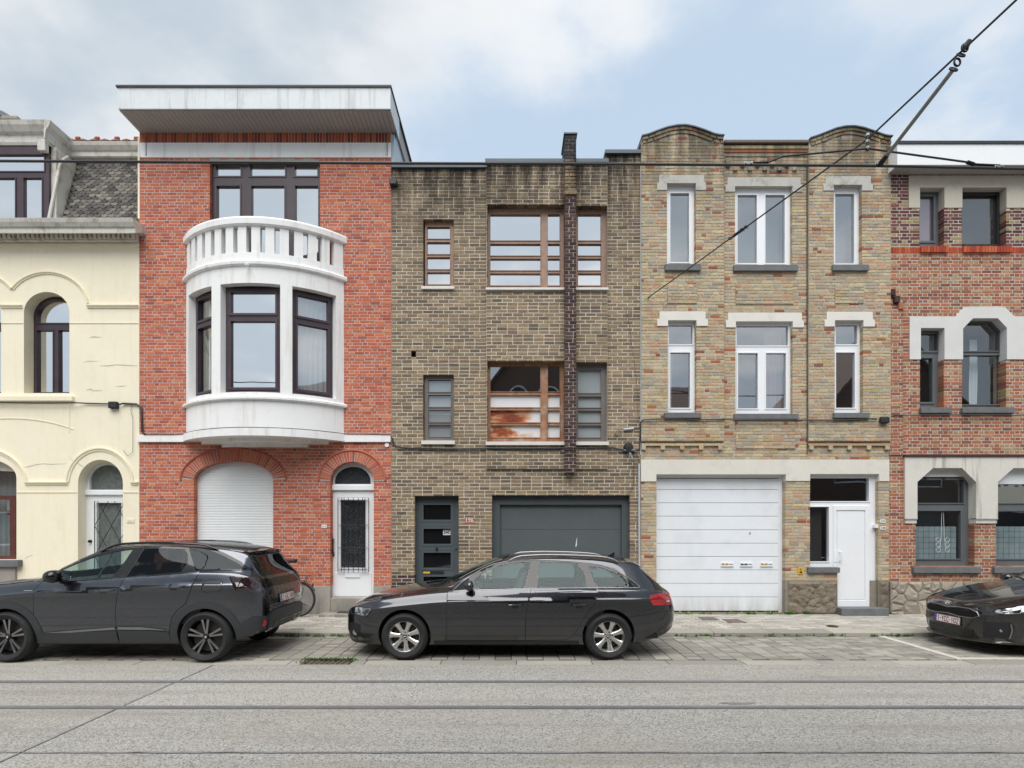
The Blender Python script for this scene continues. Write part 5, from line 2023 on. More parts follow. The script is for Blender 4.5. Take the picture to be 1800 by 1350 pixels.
Y1, Y2 = .05, .09
g1_, gl_ = m_['glass'], m_['glass_low']
w = pvc((1171, 1225, 320, 468), [(1178, 1211, 340, 461)], Y1, g1_, (1168, 1231, 466, 477), P)
blind(w, fx(1172), fx(1222), fz(466), fz(322), Y1 + .5, m_['blind'])
w = pvc((1290, 1394, 325, 469), [(1296, 1330, 343, 463), (1345, 1379, 343, 463)], Y2, g1_, (1288.5, 1401, 467.5, 478), 0)
blind(w, fx(1292), fx(1392), fz(467), fz(327), Y2 + .5, m_['blind'])
w = pvc((1464, 1518, 323, 469), [(1467.5, 1501, 341, 463.5)], Y1, g1_, (1461.5, 1525, 467, 477.5), P)
blind(w, fx(1466), fx(1514), fz(467), fz(327), Y1 + .5, m_['blind'])
w = pvc((1172, 1227, 561, 728), [(1175.5, 1217, 571.5, 605.5), (1178, 1212.5, 620, 717)], Y1, g1_, (1167, 1231.5, 726, 735.5), P)
curtain(w, fx(1176), fx(1188), fz(724), fz(600), Y1 + .25, m_['curtain_pink'], .02, .09)
w = pvc((1291, 1395, 563, 730), [(1294.5, 1385, 573, 607.5), (1297, 1331.5, 621, 718), (1346, 1381, 621, 718)], Y2, g1_, (1289, 1401.5, 728, 737.5), 0)
curtain(w, fx(1356), fx(1388), fz(724), fz(572), Y2 + .25, m_['curtain_pink'], .025, .1)
w = pvc((1465, 1520, 561, 729), [(1468.5, 1506.5, 571.5, 605.5), (1469, 1502, 620, 717)], Y1, g1_, (1463.5, 1526, 726.5, 735.5), P)
# pale band over garage and door
bnd = pxpoly([(1126.3, 846.5), (1153.5, 846.5), (1153.5, 834), (1381, 834), (1381, 845.5), (1423.5, 845.5), (1423.5, 833.5), (1544.5, 833.5), (1544.5, 846), (1562.5, 846), (1562.5, 808), (1126.3, 808)])
MB().plate(bnd, (), -.018, .16).build('pale_band', m_['pale_band'], D_, bevel=.004)
# sectional garage door
Yg = .14
gd = MB().plate(rect(1150, 1384, 830, 1084, Yg), [rect(1154.5, 1368.5, 840, 1077, Yg)], Yg, .04).build('garage_door', m_['white_alu'], D_)
ys = [841, 860.5, 884, 907.5, 931.5, 955, 978.5, 1002, 1025.5, 1049.5, 1074]
Yp = .155
for a, b in zip(ys, ys[1:]):
    MB().box(fx(1153, Yp), fx(1371, Yp), Yp, Yp + .035, fz(b, Yp) + .004, fz(a, Yp) - .004).build('door_section', m_['white_alu'], gd, bevel=.005)
MB().box(fx(1153, Yp), fx(1371, Yp), Yp + .036, Yp + .05, ZB, fz(838, Yp)).build('door_backing', m_['bluestone'], gd)
MB().box(fx(1153, Yp), fx(1371, Yp), Yp - .004, Yp + .03, fz(1079, Yp), fz(1074, Yp)).build('bottom_seal', m_['rubber'], gd)
for px, mt_ in ((1267, 'yellow'), (1300.5, 'sticker_blue'), (1336, 'yellow')):
    sl_ = MB().box(fx(px, Yp), fx(px + 22, Yp), Yp - .012, Yp + .001, fz(996, Yp), fz(988, Yp)).build('letter_slot', m_['white_pvc'], gd, bevel=.004)
    MB().box(fx(px + 1, Yp), fx(px + 13, Yp), Yp - .0135, Yp - .012, fz(993.6, Yp), fz(992.0, Yp)).build('sticker', m_[mt_], sl_)
    MB().box(fx(px + 1, Yp), fx(px + 6, Yp), Yp - .0135, Yp - .012, fz(992.0, Yp), fz(990.6, Yp)).build('sticker', m_['sticker_blue'], sl_)
    MB().box(fx(px + 8, Yp), fx(px + 13, Yp), Yp - .0135, Yp - .012, fz(992.0, Yp), fz(990.6, Yp)).build('sticker', m_['sticker_blue'], sl_)
    MB().box(fx(px + 14, Yp), fx(px + 21, Yp), Yp - .0135, Yp - .012, fz(993.0, Yp), fz(991.2, Yp)).build('sticker_print', m_['grey_ink'], sl_)
    MB().box(fx(px, Yp), fx(px + 22, Yp), Yp - .02, Yp - .012, fz(996, Yp), fz(995.2, Yp)).build('slot_lip', m_['blind'], sl_)
text_mesh('mark', 'P', .075, m_['sticker_blue'], (fx(1318.3, Yp), Yp - .003, fz(938.5, Yp)), gd)
MB().box(fx(1154), fx(1380), -.02, .3, .05, .118).build('threshold', m_['stone_brown'], D_)
# door unit
Yd = .10
outer = pxpoly([(1418, 830), (1547, 830), (1547, 1068), (1470, 1068), (1470, 1000), (1418, 1000)][::-1], Yd)
pn = [rect(1420, 1527, 840.5, 881, Yd), rect(1420, 1456.5, 891, 987, Yd)]
du = window(D_, outer, pn, Yd, pv, [gl_, gl_], .08, .02, lip=.012, name='door')
MB().plate(rect(1464, 1527.5, 889, 1066, Yd), [rect(1469.5, 1520, 897, 1055, Yd)], Yd - .022, .02).build('door_leaf', pv, du, bevel=.004)
MB().plate(rect(1471.5, 1518, 899, 1053.5, Yd), (), Yd - .010, .008).build('door_panel', pv, du, bevel=.004)
hx = fx(1475, Yd)
MB().tube([(hx, Yd - .02, fz(986, Yd)), (hx + .01, Yd - .075, fz(985, Yd)), (hx + .01, Yd - .075, fz(970, Yd)), (hx, Yd - .02, fz(969, Yd))], .012, 8).build('handle', m_['white_pvc'], du, smooth=True)
MB().box(fx(1465, Yd), fx(1470, Yd), Yd - .03, Yd - .02, fz(988, Yd), fz(968, Yd)).build('lock_plate', m_['white_pvc'], du, bevel=.003)
for k in range(4):
    pass
blind(du, fx(1424), fx(1456), fz(990), fz(890), Yd + .16, m_['screen'])
MB().pxbox(1418, 1473.5, 997, 1006.5, -.07, .12).build('sill', m_['bluestone'], D_, bevel=.008)
MB().box(fx(1469), fx(1551), -.22, .2, .05, fz(1067)).build('doorstep', m_['bluestone'], D_, bevel=.012)
lm = MB().box(fx(1538.5), fx(1544), -.0, .1, fz(928), fz(922)).build('door_bell', m_['plate_white'], D_, bevel=.004)
for (py, s_) in ((916.2, '247'), (928.2, '248')):
    q = MB().box(fx(1547), fx(1556), -.014, .0, fz(py + 3), fz(py - 3)).build('house_number_plate', m_['plate_white'], D_, bevel=.003)
    text_mesh('number', s_, .055, m_['ink'], (fx(1551.5), -.0155, fz(py)), q)
# yellow utility sticker
ys_ = MB().pxbox(1402.5, 1412, 997, 1009.5, -.012, .0).build('utility_sign', m_['yellow'], D_, bevel=.002)
MB().pxbox(1405, 1409.5, 1004.5, 1007.5, -.0135, -.012).build('sign_print', m_['ink'], ys_)
MB().pxbox(1405.3, 1407, 999.5, 1001.5, -.0135, -.012).build('sign_print', m_['sticker_blue'], ys_)
MB().pxbox(1407.2, 1408.2, 1000, 1004, -.0135, -.012).build('sign_print', m_['ink'], ys_)


# rock-faced plinth pieces
def rockface(parent, x0, x1, z0, z1, y, mat, amp=.05, step=.022, name='rock_plinth', seed=1):
    r = random.Random(seed)
    nx_, nz_ = int((x1 - x0) / step), int((z1 - z0) / step)
    bl = [(r.uniform(x0, x1), r.uniform(z0, z1), r.uniform(.05, .11), r.uniform(.4, 1), r.uniform(-1, 1), r.uniform(-1, 1)) for _ in range(int((x1 - x0) * (z1 - z0) / .0075))]
    v, f = [], []
    for j in range(nz_ + 1):
        for i in range(nx_ + 1):
            x, z = x0 + (x1 - x0) * i / nx_, z0 + (z1 - z0) * j / nz_
            h = 0
            for (bx, bz, rr, a, gx_, gz_) in bl:
                dx, dz = (x - bx) / rr, (z - bz) / rr
                q = dx * dx + dz * dz
                if q < 1:
                    h = max(h, a * (1 - q) ** .7 * (0.75 + .35 * (gx_ * dx + gz_ * dz)))
            ed = min(1, min(i, nx_ - i, j, nz_ - j) / 2)
            v.append((x, y - amp * h * ed - r.uniform(0, .006) * ed, z))
    for j in range(nz_):
        for i in range(nx_):
            q = j * (nx_ + 1) + i
            f.append((q, q + 1, q + nx_ + 2, q + nx_ + 1))
    MB().add(v, f).build(name, mat, parent)


MB().pxbox(1380.5, 1472, 1021, 1086, -.005, .2).build('plinth', m_['mortar_stone'], D_)
rockface(D_, fx(1384), fx(1471.5), .09, fz(1022), -.008, m_['stone_brown'], .055, seed=4)
MB().pxbox(1544, 1562.7, 1021, 1086, -.005, .2).build('plinth', m_['mortar_stone'], D_)
rockface(D_, fx(1545), fx(1562.7), .09, fz(1022), -.008, m_['stone_brown'], .05, seed=5)
MB().pxbox(1533, 1544, 1021, 1086, .06, .2).build('plinth_return', m_['mortar_stone'], D_)

# ================================================================== mixed brick house (right edge)
G = thing('row_house', (fx(1700), 0, 0), 'mixed red brick house with pale chamfered window surrounds and white roof edge', 'house', 'row houses')
ex0, ex1 = fx(1563) + .003, fx(2150)
YE = 0.0
# openings
t1, t2 = rect(1616.5, 1659.5, 330, 433), rect(1691, 1768.5, 330, 433)
t3 = rect(1810, 1890, 330, 433)
u1 = rect(1617.5, 1659, 577, 717)
u2 = pxpoly([(1691.5, 717), (1768.5, 717), (1768.5, 577), (1752.5, 560), (1709, 560), (1691.5, 578)])
u3 = rect(1812, 1890, 577, 717)


def octo(dx):
    return pxpoly([(1610 + dx, 995), (1713 + dx, 995), (1713 + dx, 848), (1688 + dx, 823), (1637.5 + dx, 823), (1610 + dx, 847.5)])


v1_, v2_ = octo(0), octo(141)
v3_ = octo(282)
alls = [t1, t2, t3, u1, u2, u3, v1_, v2_, v3_]
zt_e = fz(306)
MB().plate([(ex0, ZB), (ex1, ZB), (ex1, zt_e), (ex0, zt_e)], [gw(o) for o in alls], .005, .32).build('wall', m_['mortar_mixed'], G)
room(G, ex0 + .05, ex1 - .05, ZB, zt_e - .1, .33)
MB().box(ex0 + .02, ex1, 3.25, 8, 0, 9).build('rear_volume', m_['mortar_mixed'], G)
# render areas
rt = pxpoly([(1597, 365.5), (2150, 365.5), (2150, 309), (1597, 309)])
ru = pxpoly([(1598, 632), (2150, 632), (2150, 558), (1783, 558), (1766, 541.5), (1694, 541.5), (1678, 558), (1598, 558)])
rg = pxpoly([(1588.5, 912), (2150, 912), (2150, 803.5), (1588.5, 803.5)])
rg2 = pxpoly([(1591, 920), (2150, 920), (2150, 911.5), (1591, 911.5)])


def render_with(outl, holes, y, mat, name, clip_z):
    """render plate whose window openings run out at its lower edge"""
    poly = list(outl)
    # build by columns: split the outline at the opening edges below
    MB().plate(poly, holes, y, .05).build(name, mat, G)


def cutpoly(top_pts, y_low, opens):
    """outline going along the bottom (left to right) with notches for openings, then back along top_pts"""
    z = y_low
    pts = [(top_pts[-1][0], z)]
    for o in opens:
        bbx = bb(o)
        if bbx[0] >= top_pts[0][0]:
            continue
        up = [p for p in o if p[1] > z + 1e-4]
        up.sort(key=lambda p: p[0])
        l_, r_ = bbx[0], min(bbx[1], top_pts[0][0])
        pts += [(l_, z)]
        # walk the upper boundary of the opening from left to right
        lefts = sorted([p for p in up if abs(p[0] - l_) < 1e-4], key=lambda p: p[1])
        rights = sorted([p for p in up if abs(p[0] - bbx[1]) < 1e-4], key=lambda p: -p[1])
        mids = [p for p in up if p not in lefts and p not in rights]
        pts += lefts + mids + rights + [(r_, z)]
    pts += [(top_pts[0][0], z)]
    return pts + list(top_pts)


z_ = fz(365.5)
pt = cutpoly([(ex1, fz(309)), (fx(1597), fz(309))], z_, [t1, t2, t3])
MB().plate(pt, (), -.012, .2).build('render', m_['render_top'], G)
z_ = fz(632)
pu = cutpoly([(ex1, fz(558)), (fx(1783), fz(558)), (fx(1766), fz(541.5)), (fx(1694), fz(541.5)), (fx(1678), fz(558)), (fx(1598), fz(558))], z_, [u1, u2, u3])
MB().plate(pu, (), -.022, .2).build('render', m_['render_e'], G)
z_ = fz(912)
pg = cutpoly([(ex1, fz(803.5)), (fx(1588.5), fz(803.5))], z_, [v1_, v2_, v3_])
MB().plate(pg, (), -.045, .22).build('render', m_['render_dirty'], G)
for a, b in ((1590, 1609.5), (1713.5, 1750.5), (1854.5, 1891.5)):
    MB().pxbox(a, b, 912.3, 920, -.03, .15).build('render_foot', m_['render_dirty'], G)
    MB().pxbox(a - .5, b + .5, 911, 913, -.052, .1).build('render_foot', m_['lintel_old'], G)
MB().pxbox(1587, 2150, 799.5, 803.4, -.07, .02).build('drip_course', m_['brick_dark'], G)
ke = dict(course=.0655, blen=.205, joint=.013, bond='eng')
br = lay_bricks(ex0, ex1, fz(433), zt_e, y=0, openings=[rt, t1, t2, t3], seed=61, **ke)
place_bricks(G, br, m_['brick_mixdark'], 50, 'dark_brick', 17, focus=(8.3, 7))
br = lay_bricks(ex0, ex1, fz(1022), fz(446), y=0, openings=[ru, rg, rg2, u1, u2, u3, v1_, v2_, v3_], seed=62, **ke)
place_bricks(G, br, m_['brick_mixed'], 235, 'brick', 18, focus=(8.6, 4.6))
# projecting pilaster strip with stepped toothing at the left edge
MB().box(ex0, fx(1586) - .004, -.029, .004, fz(800), fz(545)).build('pilaster', m_['mortar_mixed'], G)
px_s = lay_bricks(ex0, fx(1586), fz(800), fz(545), y=-.035, seed=63, course=.0655, blen=.205, joint=.013, bond='eng', depth=.06)
place_bricks(G, px_s, m_['brick_mixed'], 0, 'pilaster_brick', 19)
for i, (a, b) in enumerate(((1563.5, 1571, ), (1570, 1579), (1577, 1586.5))):
    MB().pxbox(a, b, 510 + i * 12, 521 + i * 12, -.06, .02).build('toothing_brick', m_['brick_dark' if i < 2 else 'brick_mixed'], G, bevel=.004)
# brick sills at the top floor
x = ex0
while x < ex1 - .06:
    pj = -.05 if any(fx(a) < x < fx(b) - .04 for a, b in ((1614, 1667), (1690, 1777), (1808, 1895))) else -.004
    MB().box(x + .004, x + .058, pj, .12 if pj < -.01 else .03, fz(445), fz(434.5)).build('sill_brick', m_['brick_sill'], G)
    x += .0605
gf = m_['grey_frame']
YW = .16
w = window(G, rect(1612, 1664, 326, 436, YW), [rect(1611, 1640, 346, 424, YW)], YW, gf, [m_['glass_low']], .07, .04, lip=.02)
blind(w, fx(1612), fx(1660), fz(432), fz(330), YW + .05, m_['mauve'])
w = window(G, rect(1688, 1773, 326, 436, YW), [rect(1688, 1752, 344, 430, YW)], YW, m_['black_trim'], [m_['glass_low']], .07, .03, lip=.02)
blind(w, fx(1690), fx(1770), fz(432), fz(330), YW + .05, m_['screen'])
window(G, rect(1806, 1893, 326, 436, YW), [rect(1815, 1880, 344, 430, YW)], YW, m_['black_trim'], [m_['glass_low']], .07, .03)
w = window(G, rect(1613, 1663, 573, 720, YW), [rect(1612, 1647, 587, 617, YW), rect(1612, 1638, 630, 707, YW)], YW, gf, [m_['glass_low'], m_['glass_low']], .07, .035, lip=.02)
MB().pxbox(1615.5, 1669.5, 717.5, 727, -.07, .16).build('sill', m_['bluestone'], w, bevel=.008)
o8 = pxpoly([(1686, 720), (1773, 720), (1773, 572), (1756, 555), (1705, 555), (1686, 573)], YW)
p8 = pxpoly([(1686.5, 617), (1755, 617), (1755, 583), (1741, 568), (1700, 568), (1686.5, 582)], YW)
w = window(G, o8, [p8, rect(1686.5, 1757, 625, 711, YW)], YW, gf, [m_['glass_low'], m_['glass_low']], .07, .02, lip=.02)
curtain(w, fx(1731), fx(1745), fz(708), fz(585), YW + .25, m_['curtain'], .02, .07)
MB().pxbox(1688, 1779, 717.5, 727, -.07, .16).build('sill', m_['bluestone'], w, bevel=.008)
window(G, rect(1808, 1893, 573, 720, YW), [rect(1815, 1880, 590, 710, YW)], YW, gf, [m_['glass_low']], .07, .03)
for dx in (0, 141, 282):
    oo = pxpoly([(1604 + dx, 998), (1718 + dx, 998), (1718 + dx, 843), (1693 + dx, 818), (1632 + dx, 818), (1604 + dx, 844)], YW)
    pu_ = rect(1602 + dx, 1693 + dx, 843.5, 884, YW)
    pl_ = rect(1602 + dx, 1687.5 + dx, 898, 982, YW)
    w = window(G, oo, [pu_, pl_], YW, gf, [m_['glass'] if dx else m_['glass_low'], m_['glass_low']], .07, .02, lip=.02)
    # frosted film in squares on the lower half
    for i in range(9):
        for j in range(6):
            a = 1607.5 + dx + i * 9.6 - 1
            if a + 9 > 1688 + dx:
                continue
            MB().pxbox(a, a + 9.1, 925.5 + j * 9.6, 934.6 + j * 9.6, YW + .0345, YW + .036, YW).build('film_square', m_['frost'], w)
    MB().pxbox(1602 + dx, 1720 + dx, 996, 1007, -.08, .16).build('sill', m_['bluestone'], w, bevel=.008)
    hb = 838 if dx == 0 else 851
    sb_ = pxpoly([(1612 + dx, hb), (1711 + dx, hb), (1690 + dx, 823), (1636 + dx, 823)] if dx == 0 else [(1609 + dx, hb), (1715 + dx, hb), (1712 + dx, 846), (1689 + dx, 822), (1636 + dx, 822), (1609 + dx, 846)], .12)
    MB().plate(sb_, (), .12, .03).build('roller_shutter', m_['shutter' if dx else 'blind_pale'], w)
    for k in range(2):
        MB().pxbox(1633 + dx + k * 32, 1638 + dx + k * 32, hb + .5, hb + 2.5, .09, .125).build('shutter_stop', m_['rubber'], w)
# etched drawing on the first pane: a slender vase shape of lines
et = MB()
cxv = 1657
for sgn in (-1, 1):
    et.tube([(fx(cxv + sgn * a, YW + .03), YW + .03, fz(b, YW + .03)) for a, b in ((1.5, 900), (2, 920), (3, 945), (5, 965))], .004, 5)
    for k in range(3):
        et.tube([(fx(cxv + sgn * (8 + 4 * math.cos(t_ * .9)), YW + .03), YW + .03, fz(949 + 9 * k + 4 * math.sin(t_ * .9), YW + .03)) for t_ in range(8)], .004, 5)
et.build('etched_drawing', m_['blind_pale'], G)
# flat roof edge
zf0, zf1 = 8.875, 9.275
rfe = MB().box(7.48, ex1, -.33, -.30, zf0, zf1).build('fascia', m_['fascia_new'], G)
MB().box(7.48, 7.50, -.30, .3, zf0, zf1).build('fascia_return', m_['fascia_new'], rfe)
MB().box(7.50, ex1, -.30, .02, zf0 + .004, zf0 + .02).build('soffit', m_['soffit'], rfe)
MB().box(7.46, ex1, -.35, 5, zf1, zf1 + .055).build('roof_edge', m_['black_trim'], G)
# rubble plinth: irregular stones
def voronoi_cells(x0, x1, z0, z1, n, r):
    pts = [(r.uniform(x0, x1), r.uniform(z0, z1)) for _ in range(n)]
    for _ in range(2):
        new = []
        for i, p in enumerate(pts):
            c_ = cell(pts, i, x0, x1, z0, z1)
            new.append((sum(q[0] for q in c_) / len(c_), sum(q[1] for q in c_) / len(c_)))
        pts = new
    return [cell(pts, i, x0, x1, z0, z1) for i in range(n)]


def cell(pts, i, x0, x1, z0, z1):
    poly = [(x0, z0), (x1, z0), (x1, z1), (x0, z1)]
    px, pz = pts[i]
    for j, (qx, qz) in enumerate(pts):
        if j == i:
            continue
        mx, mz, nx, nz = (px + qx) / 2, (pz + qz) / 2, qx - px, qz - pz
        out = []
        for k in range(len(poly)):
            a, b = poly[k], poly[(k + 1) % len(poly)]
            da = (a[0] - mx) * nx + (a[1] - mz) * nz
            db = (b[0] - mx) * nx + (b[1] - mz) * nz
            if da <= 0:
                out.append(a)
            if (da < 0) != (db < 0) and abs(da - db) > 1e-12:
                t_ = da / (da - db)
                out.append((a[0] + (b[0] - a[0]) * t_, a[1] + (b[1] - a[1]) * t_))
        poly = out
        if len(poly) < 3:
            return [(px, pz)] * 3
    return poly


zp0, zp1 = .06, fz(1022)
pln = MB().box(ex0, ex1, -.035, .15, zp0, zp1).build('plinth', m_['mortar_stone'], G)
r = random.Random(5)
for cl in voronoi_cells(ex0, fx(1860), zp0, zp1, 40, r):
    if len(cl) < 3:
        continue
    s_ = grow(cl, -.009)
    n = len(s_)
    cx_, cz_ = sum(p[0] for p in s_) / n, sum(p[1] for p in s_) / n
    v = [(p[0], -.03, p[1]) for p in s_]
    v += [(p[0], -.042 - r.uniform(0, .012), p[1]) for p in grow(s_, -.012)]
    v += [(cx_ + (p[0] - cx_) * r.uniform(.35, .8), -.048 - r.uniform(0, .03), cz_ + (p[1] - cz_) * r.uniform(.35, .8)) for p in s_]
    v.append((cx_ + r.uniform(-.05, .05), -.05 - r.uniform(0, .025), cz_ + r.uniform(-.05, .05)))
    f = []
    for k in range(n):
        k2 = (k + 1) % n
        f += [(k, k2, n + k2, n + k), (n + k, n + k2, 2 * n + k2, 2 * n + k), (2 * n + k, 2 * n + k2, 3 * n)]
    MB().add(v, f).build('stone', m_['stone'], pln)
# ------------------------------------------------------------------ cars
def pchip(pts):
    X = np.array([p[0] for p in pts], float)
    Yv = np.array([p[1] for p in pts], float)
    h = np.diff(X)
    dl = np.diff(Yv) / h
    m = np.zeros_like(X)
    m[0], m[-1] = dl[0], dl[-1]
    for i in range(1, len(X) - 1):
        if dl[i - 1] * dl[i] > 0:
            w1, w2 = 2 * h[i] + h[i - 1], h[i] + 2 * h[i - 1]
            m[i] = (w1 + w2) / (w1 / dl[i - 1] + w2 / dl[i])

    def fn(x):
        x = min(max(x, X[0]), X[-1])
        i = min(max(int(np.searchsorted(X, x) - 1), 0), len(h) - 1)
        t_ = (x - X[i]) / h[i]
        return float((2 * t_**3 - 3 * t_**2 + 1) * Yv[i] + (t_**3 - 2 * t_**2 + t_) * h[i] * m[i] + (-2 * t_**3 + 3 * t_**2) * Yv[i + 1] + (t_**3 - t_**2) * h[i] * m[i + 1])
    return fn


GLY = {'1': [[(.1, 1.25), (.5, 1.6), (.5, 0)]], '2': [[(.05, 1.25), (.15, 1.5), (.5, 1.6), (.85, 1.5), (.95, 1.2), (.85, .9), (.05, 0), (1, 0)]],
       '0': [[(.5, 1.6), (.15, 1.45), (.05, 1.1), (.05, .5), (.15, .15), (.5, 0), (.85, .15), (.95, .5), (.95, 1.1), (.85, 1.45), (.5, 1.6)]],
       '4': [[(.75, 0), (.75, 1.6), (.05, .45), (1, .45)]], '9': [[(.1, .1), (.5, 0), (.85, .3), (.95, .9), (.9, 1.4), (.5, 1.6), (.12, 1.4), (.08, 1.0), (.45, .75), (.92, 1.0)]],
       'Y': [[(.02, 1.6), (.5, .75), (.98, 1.6)], [(.5, .75), (.5, 0)]], 'C': [[(.95, 1.3), (.8, 1.55), (.5, 1.6), (.15, 1.45), (.05, 1.1), (.05, .5), (.15, .15), (.5, 0), (.8, .05), (.95, .3)]],
       'E': [[(.95, 1.6), (.08, 1.6), (.08, 0), (.95, 0)], [(.08, .82), (.8, .82)]], 'A': [[(0, 0), (.5, 1.6), (1, 0)], [(.2, .55), (.8, .55)]], '-': [[(.2, .8), (.8, .8)]]}


def stroke_text(s, w, h, sw):
    """flat lettering made of strokes -> list of quads (x, z), centred"""
    adv = [(.62 if c == '-' else (.75 if c == '1' else 1.0)) for c in s]
    gap = .34
    tot = sum(adv) + gap * (len(s) - 1)
    k = w / tot
    x = -w / 2
    out = []
    for c, a in zip(s, adv):
        for st in GLY[c]:
            P = [Vector((x + p[0] * a * k, (p[1] / 1.6 - .5) * h)) for p in st]
            for i in range(len(P) - 1):
                d = (P[i + 1] - P[i])
                d.normalize()
                n = Vector((-d.y, d.x)) * sw / 2
                e = d * sw * .35
                out.append([P[i] - n - e, P[i + 1] - n + e, P[i + 1] + n + e, P[i] + n - e])
        x += (a + gap) * k
    return out


class Car:
    def __init__(self, name, label, X0, Y0, spec, paint_m):
        self.X0, self.Y0, self.s = X0, Y0, spec
        self.root = thing(name, (X0, Y0, 0), label, 'car', 'cars parked along the kerb')
        self.paint = paint_m
        self.make_shell()

    def loc(self, px, py, y=-.85):
        """photo point on the car-local plane y -> local (x, z)"""
        k = F / (DF + self.Y0 + y)
        return ((px - CX) / k - self.X0, CAMH + (CY - py) / k)

    def add(self, mb, name, mat, parent=None, smooth=True, angle=35, bevel=0.0):
        me = mb.mesh(name, smooth, angle)
        o = bpy.data.objects.new(name, me)
        C.objects.link(o)
        me.materials.append(mat)
        o.parent = parent or self.root
        if bevel:
            m = o.modifiers.new('bevel', 'BEVEL')
            m.width = bevel
            m.segments = 3
            m.limit_method = 'ANGLE'
        return o

    def section(self, x):
        s = self.c
        zb, W, zs, zt, wr, zr = (s[k](x) for k in ('zb', 'W', 'zs', 'zt', 'wr', 'zr'))
        zs = min(zs, zt - .005)
        zr = min(max(zr, zs + .004), zt - .002)
        wr = min(wr, W * .93)
        lo = self.s.get('tuck', .05)
        h = zs - zb
        crease = self.s.get('crease', .0)
        P = [(0, zb), (W * .55, zb), (W * .86, zb + .005), (W * .93 - lo * .3, zb + .05), (W * .972, zb + h * .28), (W * .992, zb + h * .52), (W * .997, zb + h * .70),
             (W * .999, zb + h * .80), (W + crease * .6, zb + h * .832), (W * .994, zb + h * .855), (W * .962, zs - h * .035), (W * .945, zs),
             (W * .935 + (wr - W * .935) * .06, zs + (zr - zs) * .06), (W * .93 + (wr - W * .93) * .48, zs + (zr - zs) * .5), (wr + (W * .93 - wr) * .08, zr - (zr - zs) * .05), (wr * .965, zr + (zt - zr) * .25), (wr * .75, zr + (zt - zr) * .66), (wr * .4, zr + (zt - zr) * .92), (0, zt)]
        return P

    def make_shell(self):
        s = self.s
        self.c = {k: pchip(s[k]) for k in ('zb', 'W', 'zs', 'zt', 'wr', 'zr')}
        x0, x1 = s['W'][0][0], s['W'][-1][0]
        xs = []
        n = 120
        for i in range(n + 1):
            t_ = i / n
            xs.append(x0 + (x1 - x0) * (.5 - .5 * math.cos(math.pi * t_)) * .35 + (x1 - x0) * t_ * .65)
        V, Fc = [], []
        SUB = 4
        rows = []
        for x in xs:
            P = [Vector(p) for p in self.section(x)]
            m = len(P)
            out = []
            for j in range(m - 1):
                p0 = P[j - 1] if j > 0 else Vector((-P[1].x, P[1].y))
                p3 = P[j + 2] if j + 2 < m else Vector((-P[m - 2].x, P[m - 2].y))
                p1, p2 = P[j], P[j + 1]
                for k in range(SUB):
                    t_ = k / SUB
                    q = .5 * ((2 * p1) + (p2 - p0) * t_ + (2 * p0 - 5 * p1 + 4 * p2 - p3) * t_**2 + (3 * p1 - p0 - 3 * p2 + p3) * t_**3)
                    out.append(q)
            out.append(P[-1])
            rows.append(out)
        m = len(rows[0])
        ring = 2 * m - 2
        for x, rw in zip(xs, rows):
            full = [(-p.x, p.y) for p in rw] + [(p.x, p.y) for p in rw[-2:0:-1]]
            for (y, z) in full:
                V.append((x + s['sweep'](x, y, z) if 'sweep' in s else x, y, z))
        for i in range(n):
            for k in range(ring):
                k2 = (k + 1) % ring
                Fc.append((i * ring + k, i * ring + k2, (i + 1) * ring + k2, (i + 1) * ring + k))
        for i in (0, n):
            b = i * ring
            # cap as a ladder between the two sides
            for k in range(m - 1):
                a0, a1 = b + k, b + k + 1
                c0, c1 = b + (ring - k) % ring, b + (ring - k - 1) % ring
                q = [a0, a1, c1, c0]
                q = [t_ for j, t_ in enumerate(q) if t_ not in q[:j]]
                if len(q) > 2:
                    Fc.append(tuple(q))
        mb = MB().add(V, Fc)
        me = mb.mesh('body', True, 50)
        self.bvh = BVHTree.FromPolygons([v.co.copy() for v in me.vertices], [tuple(p.vertices) for p in me.polygons])
        self.me = me
        self.vco = [v.co.copy() for v in me.vertices]
        self.vno = [v.normal.copy() for v in me.vertices]
        self.pvs = [tuple(p.vertices) for p in me.polygons]

    def finish_body(self, holes):
        """cut wheel arches, remove the shell behind panes; holes = list of (mode, polygon)"""
        me = self.me
        me.materials.append(self.paint)
        me.materials.append(m_['well'])
        o = bpy.data.objects.new('body', me)
        C.objects.link(o)
        cut = []
        for (ax, r_, zc) in self.s['arch']:
            for sd in (-1, 1):
                cb = MB()
                n = 48
                prof = [(r_, .0), (r_, .6)]
                pts = []
                v, f = [], []
                for k in range(n):
                    a_ = 2 * math.pi * k / n
                    rr = r_ * self.s.get('archshape', lambda a: 1.0)(a_)
                    v.append((ax + rr * math.cos(a_), sd * .52, zc + rr * math.sin(a_)))
                    v.append((ax + rr * math.cos(a_), sd * 1.3, zc + rr * math.sin(a_)))
                for k in range(n):
                    k2 = (k + 1) % n
                    f.append((2 * k, 2 * k2, 2 * k2 + 1, 2 * k + 1))
                f.append(tuple(2 * k for k in range(n)))
                f.append(tuple(2 * k + 1 for k in range(n)))
                cme = cb.add(v, f).mesh('cutter')
                cme.materials.append(self.paint)
                cme.materials.append(m_['well'])
                for p in cme.polygons:
                    p.material_index = 1
                co = bpy.data.objects.new('cutter', cme)
                C.objects.link(co)
                cut.append(co)
        for co in cut:
            md = o.modifiers.new('b', 'BOOLEAN')
            md.operation = 'DIFFERENCE'
            md.object = co
            md.solver = 'MANIFOLD'
        dg = bpy.context.evaluated_depsgraph_get()
        dg.update()
        nm = bpy.data.meshes.new_from_object(o.evaluated_get(dg))
        for co in cut:
            bpy.data.objects.remove(co)
        o.modifiers.clear()
        o.data = nm
        nm.name = 'body'
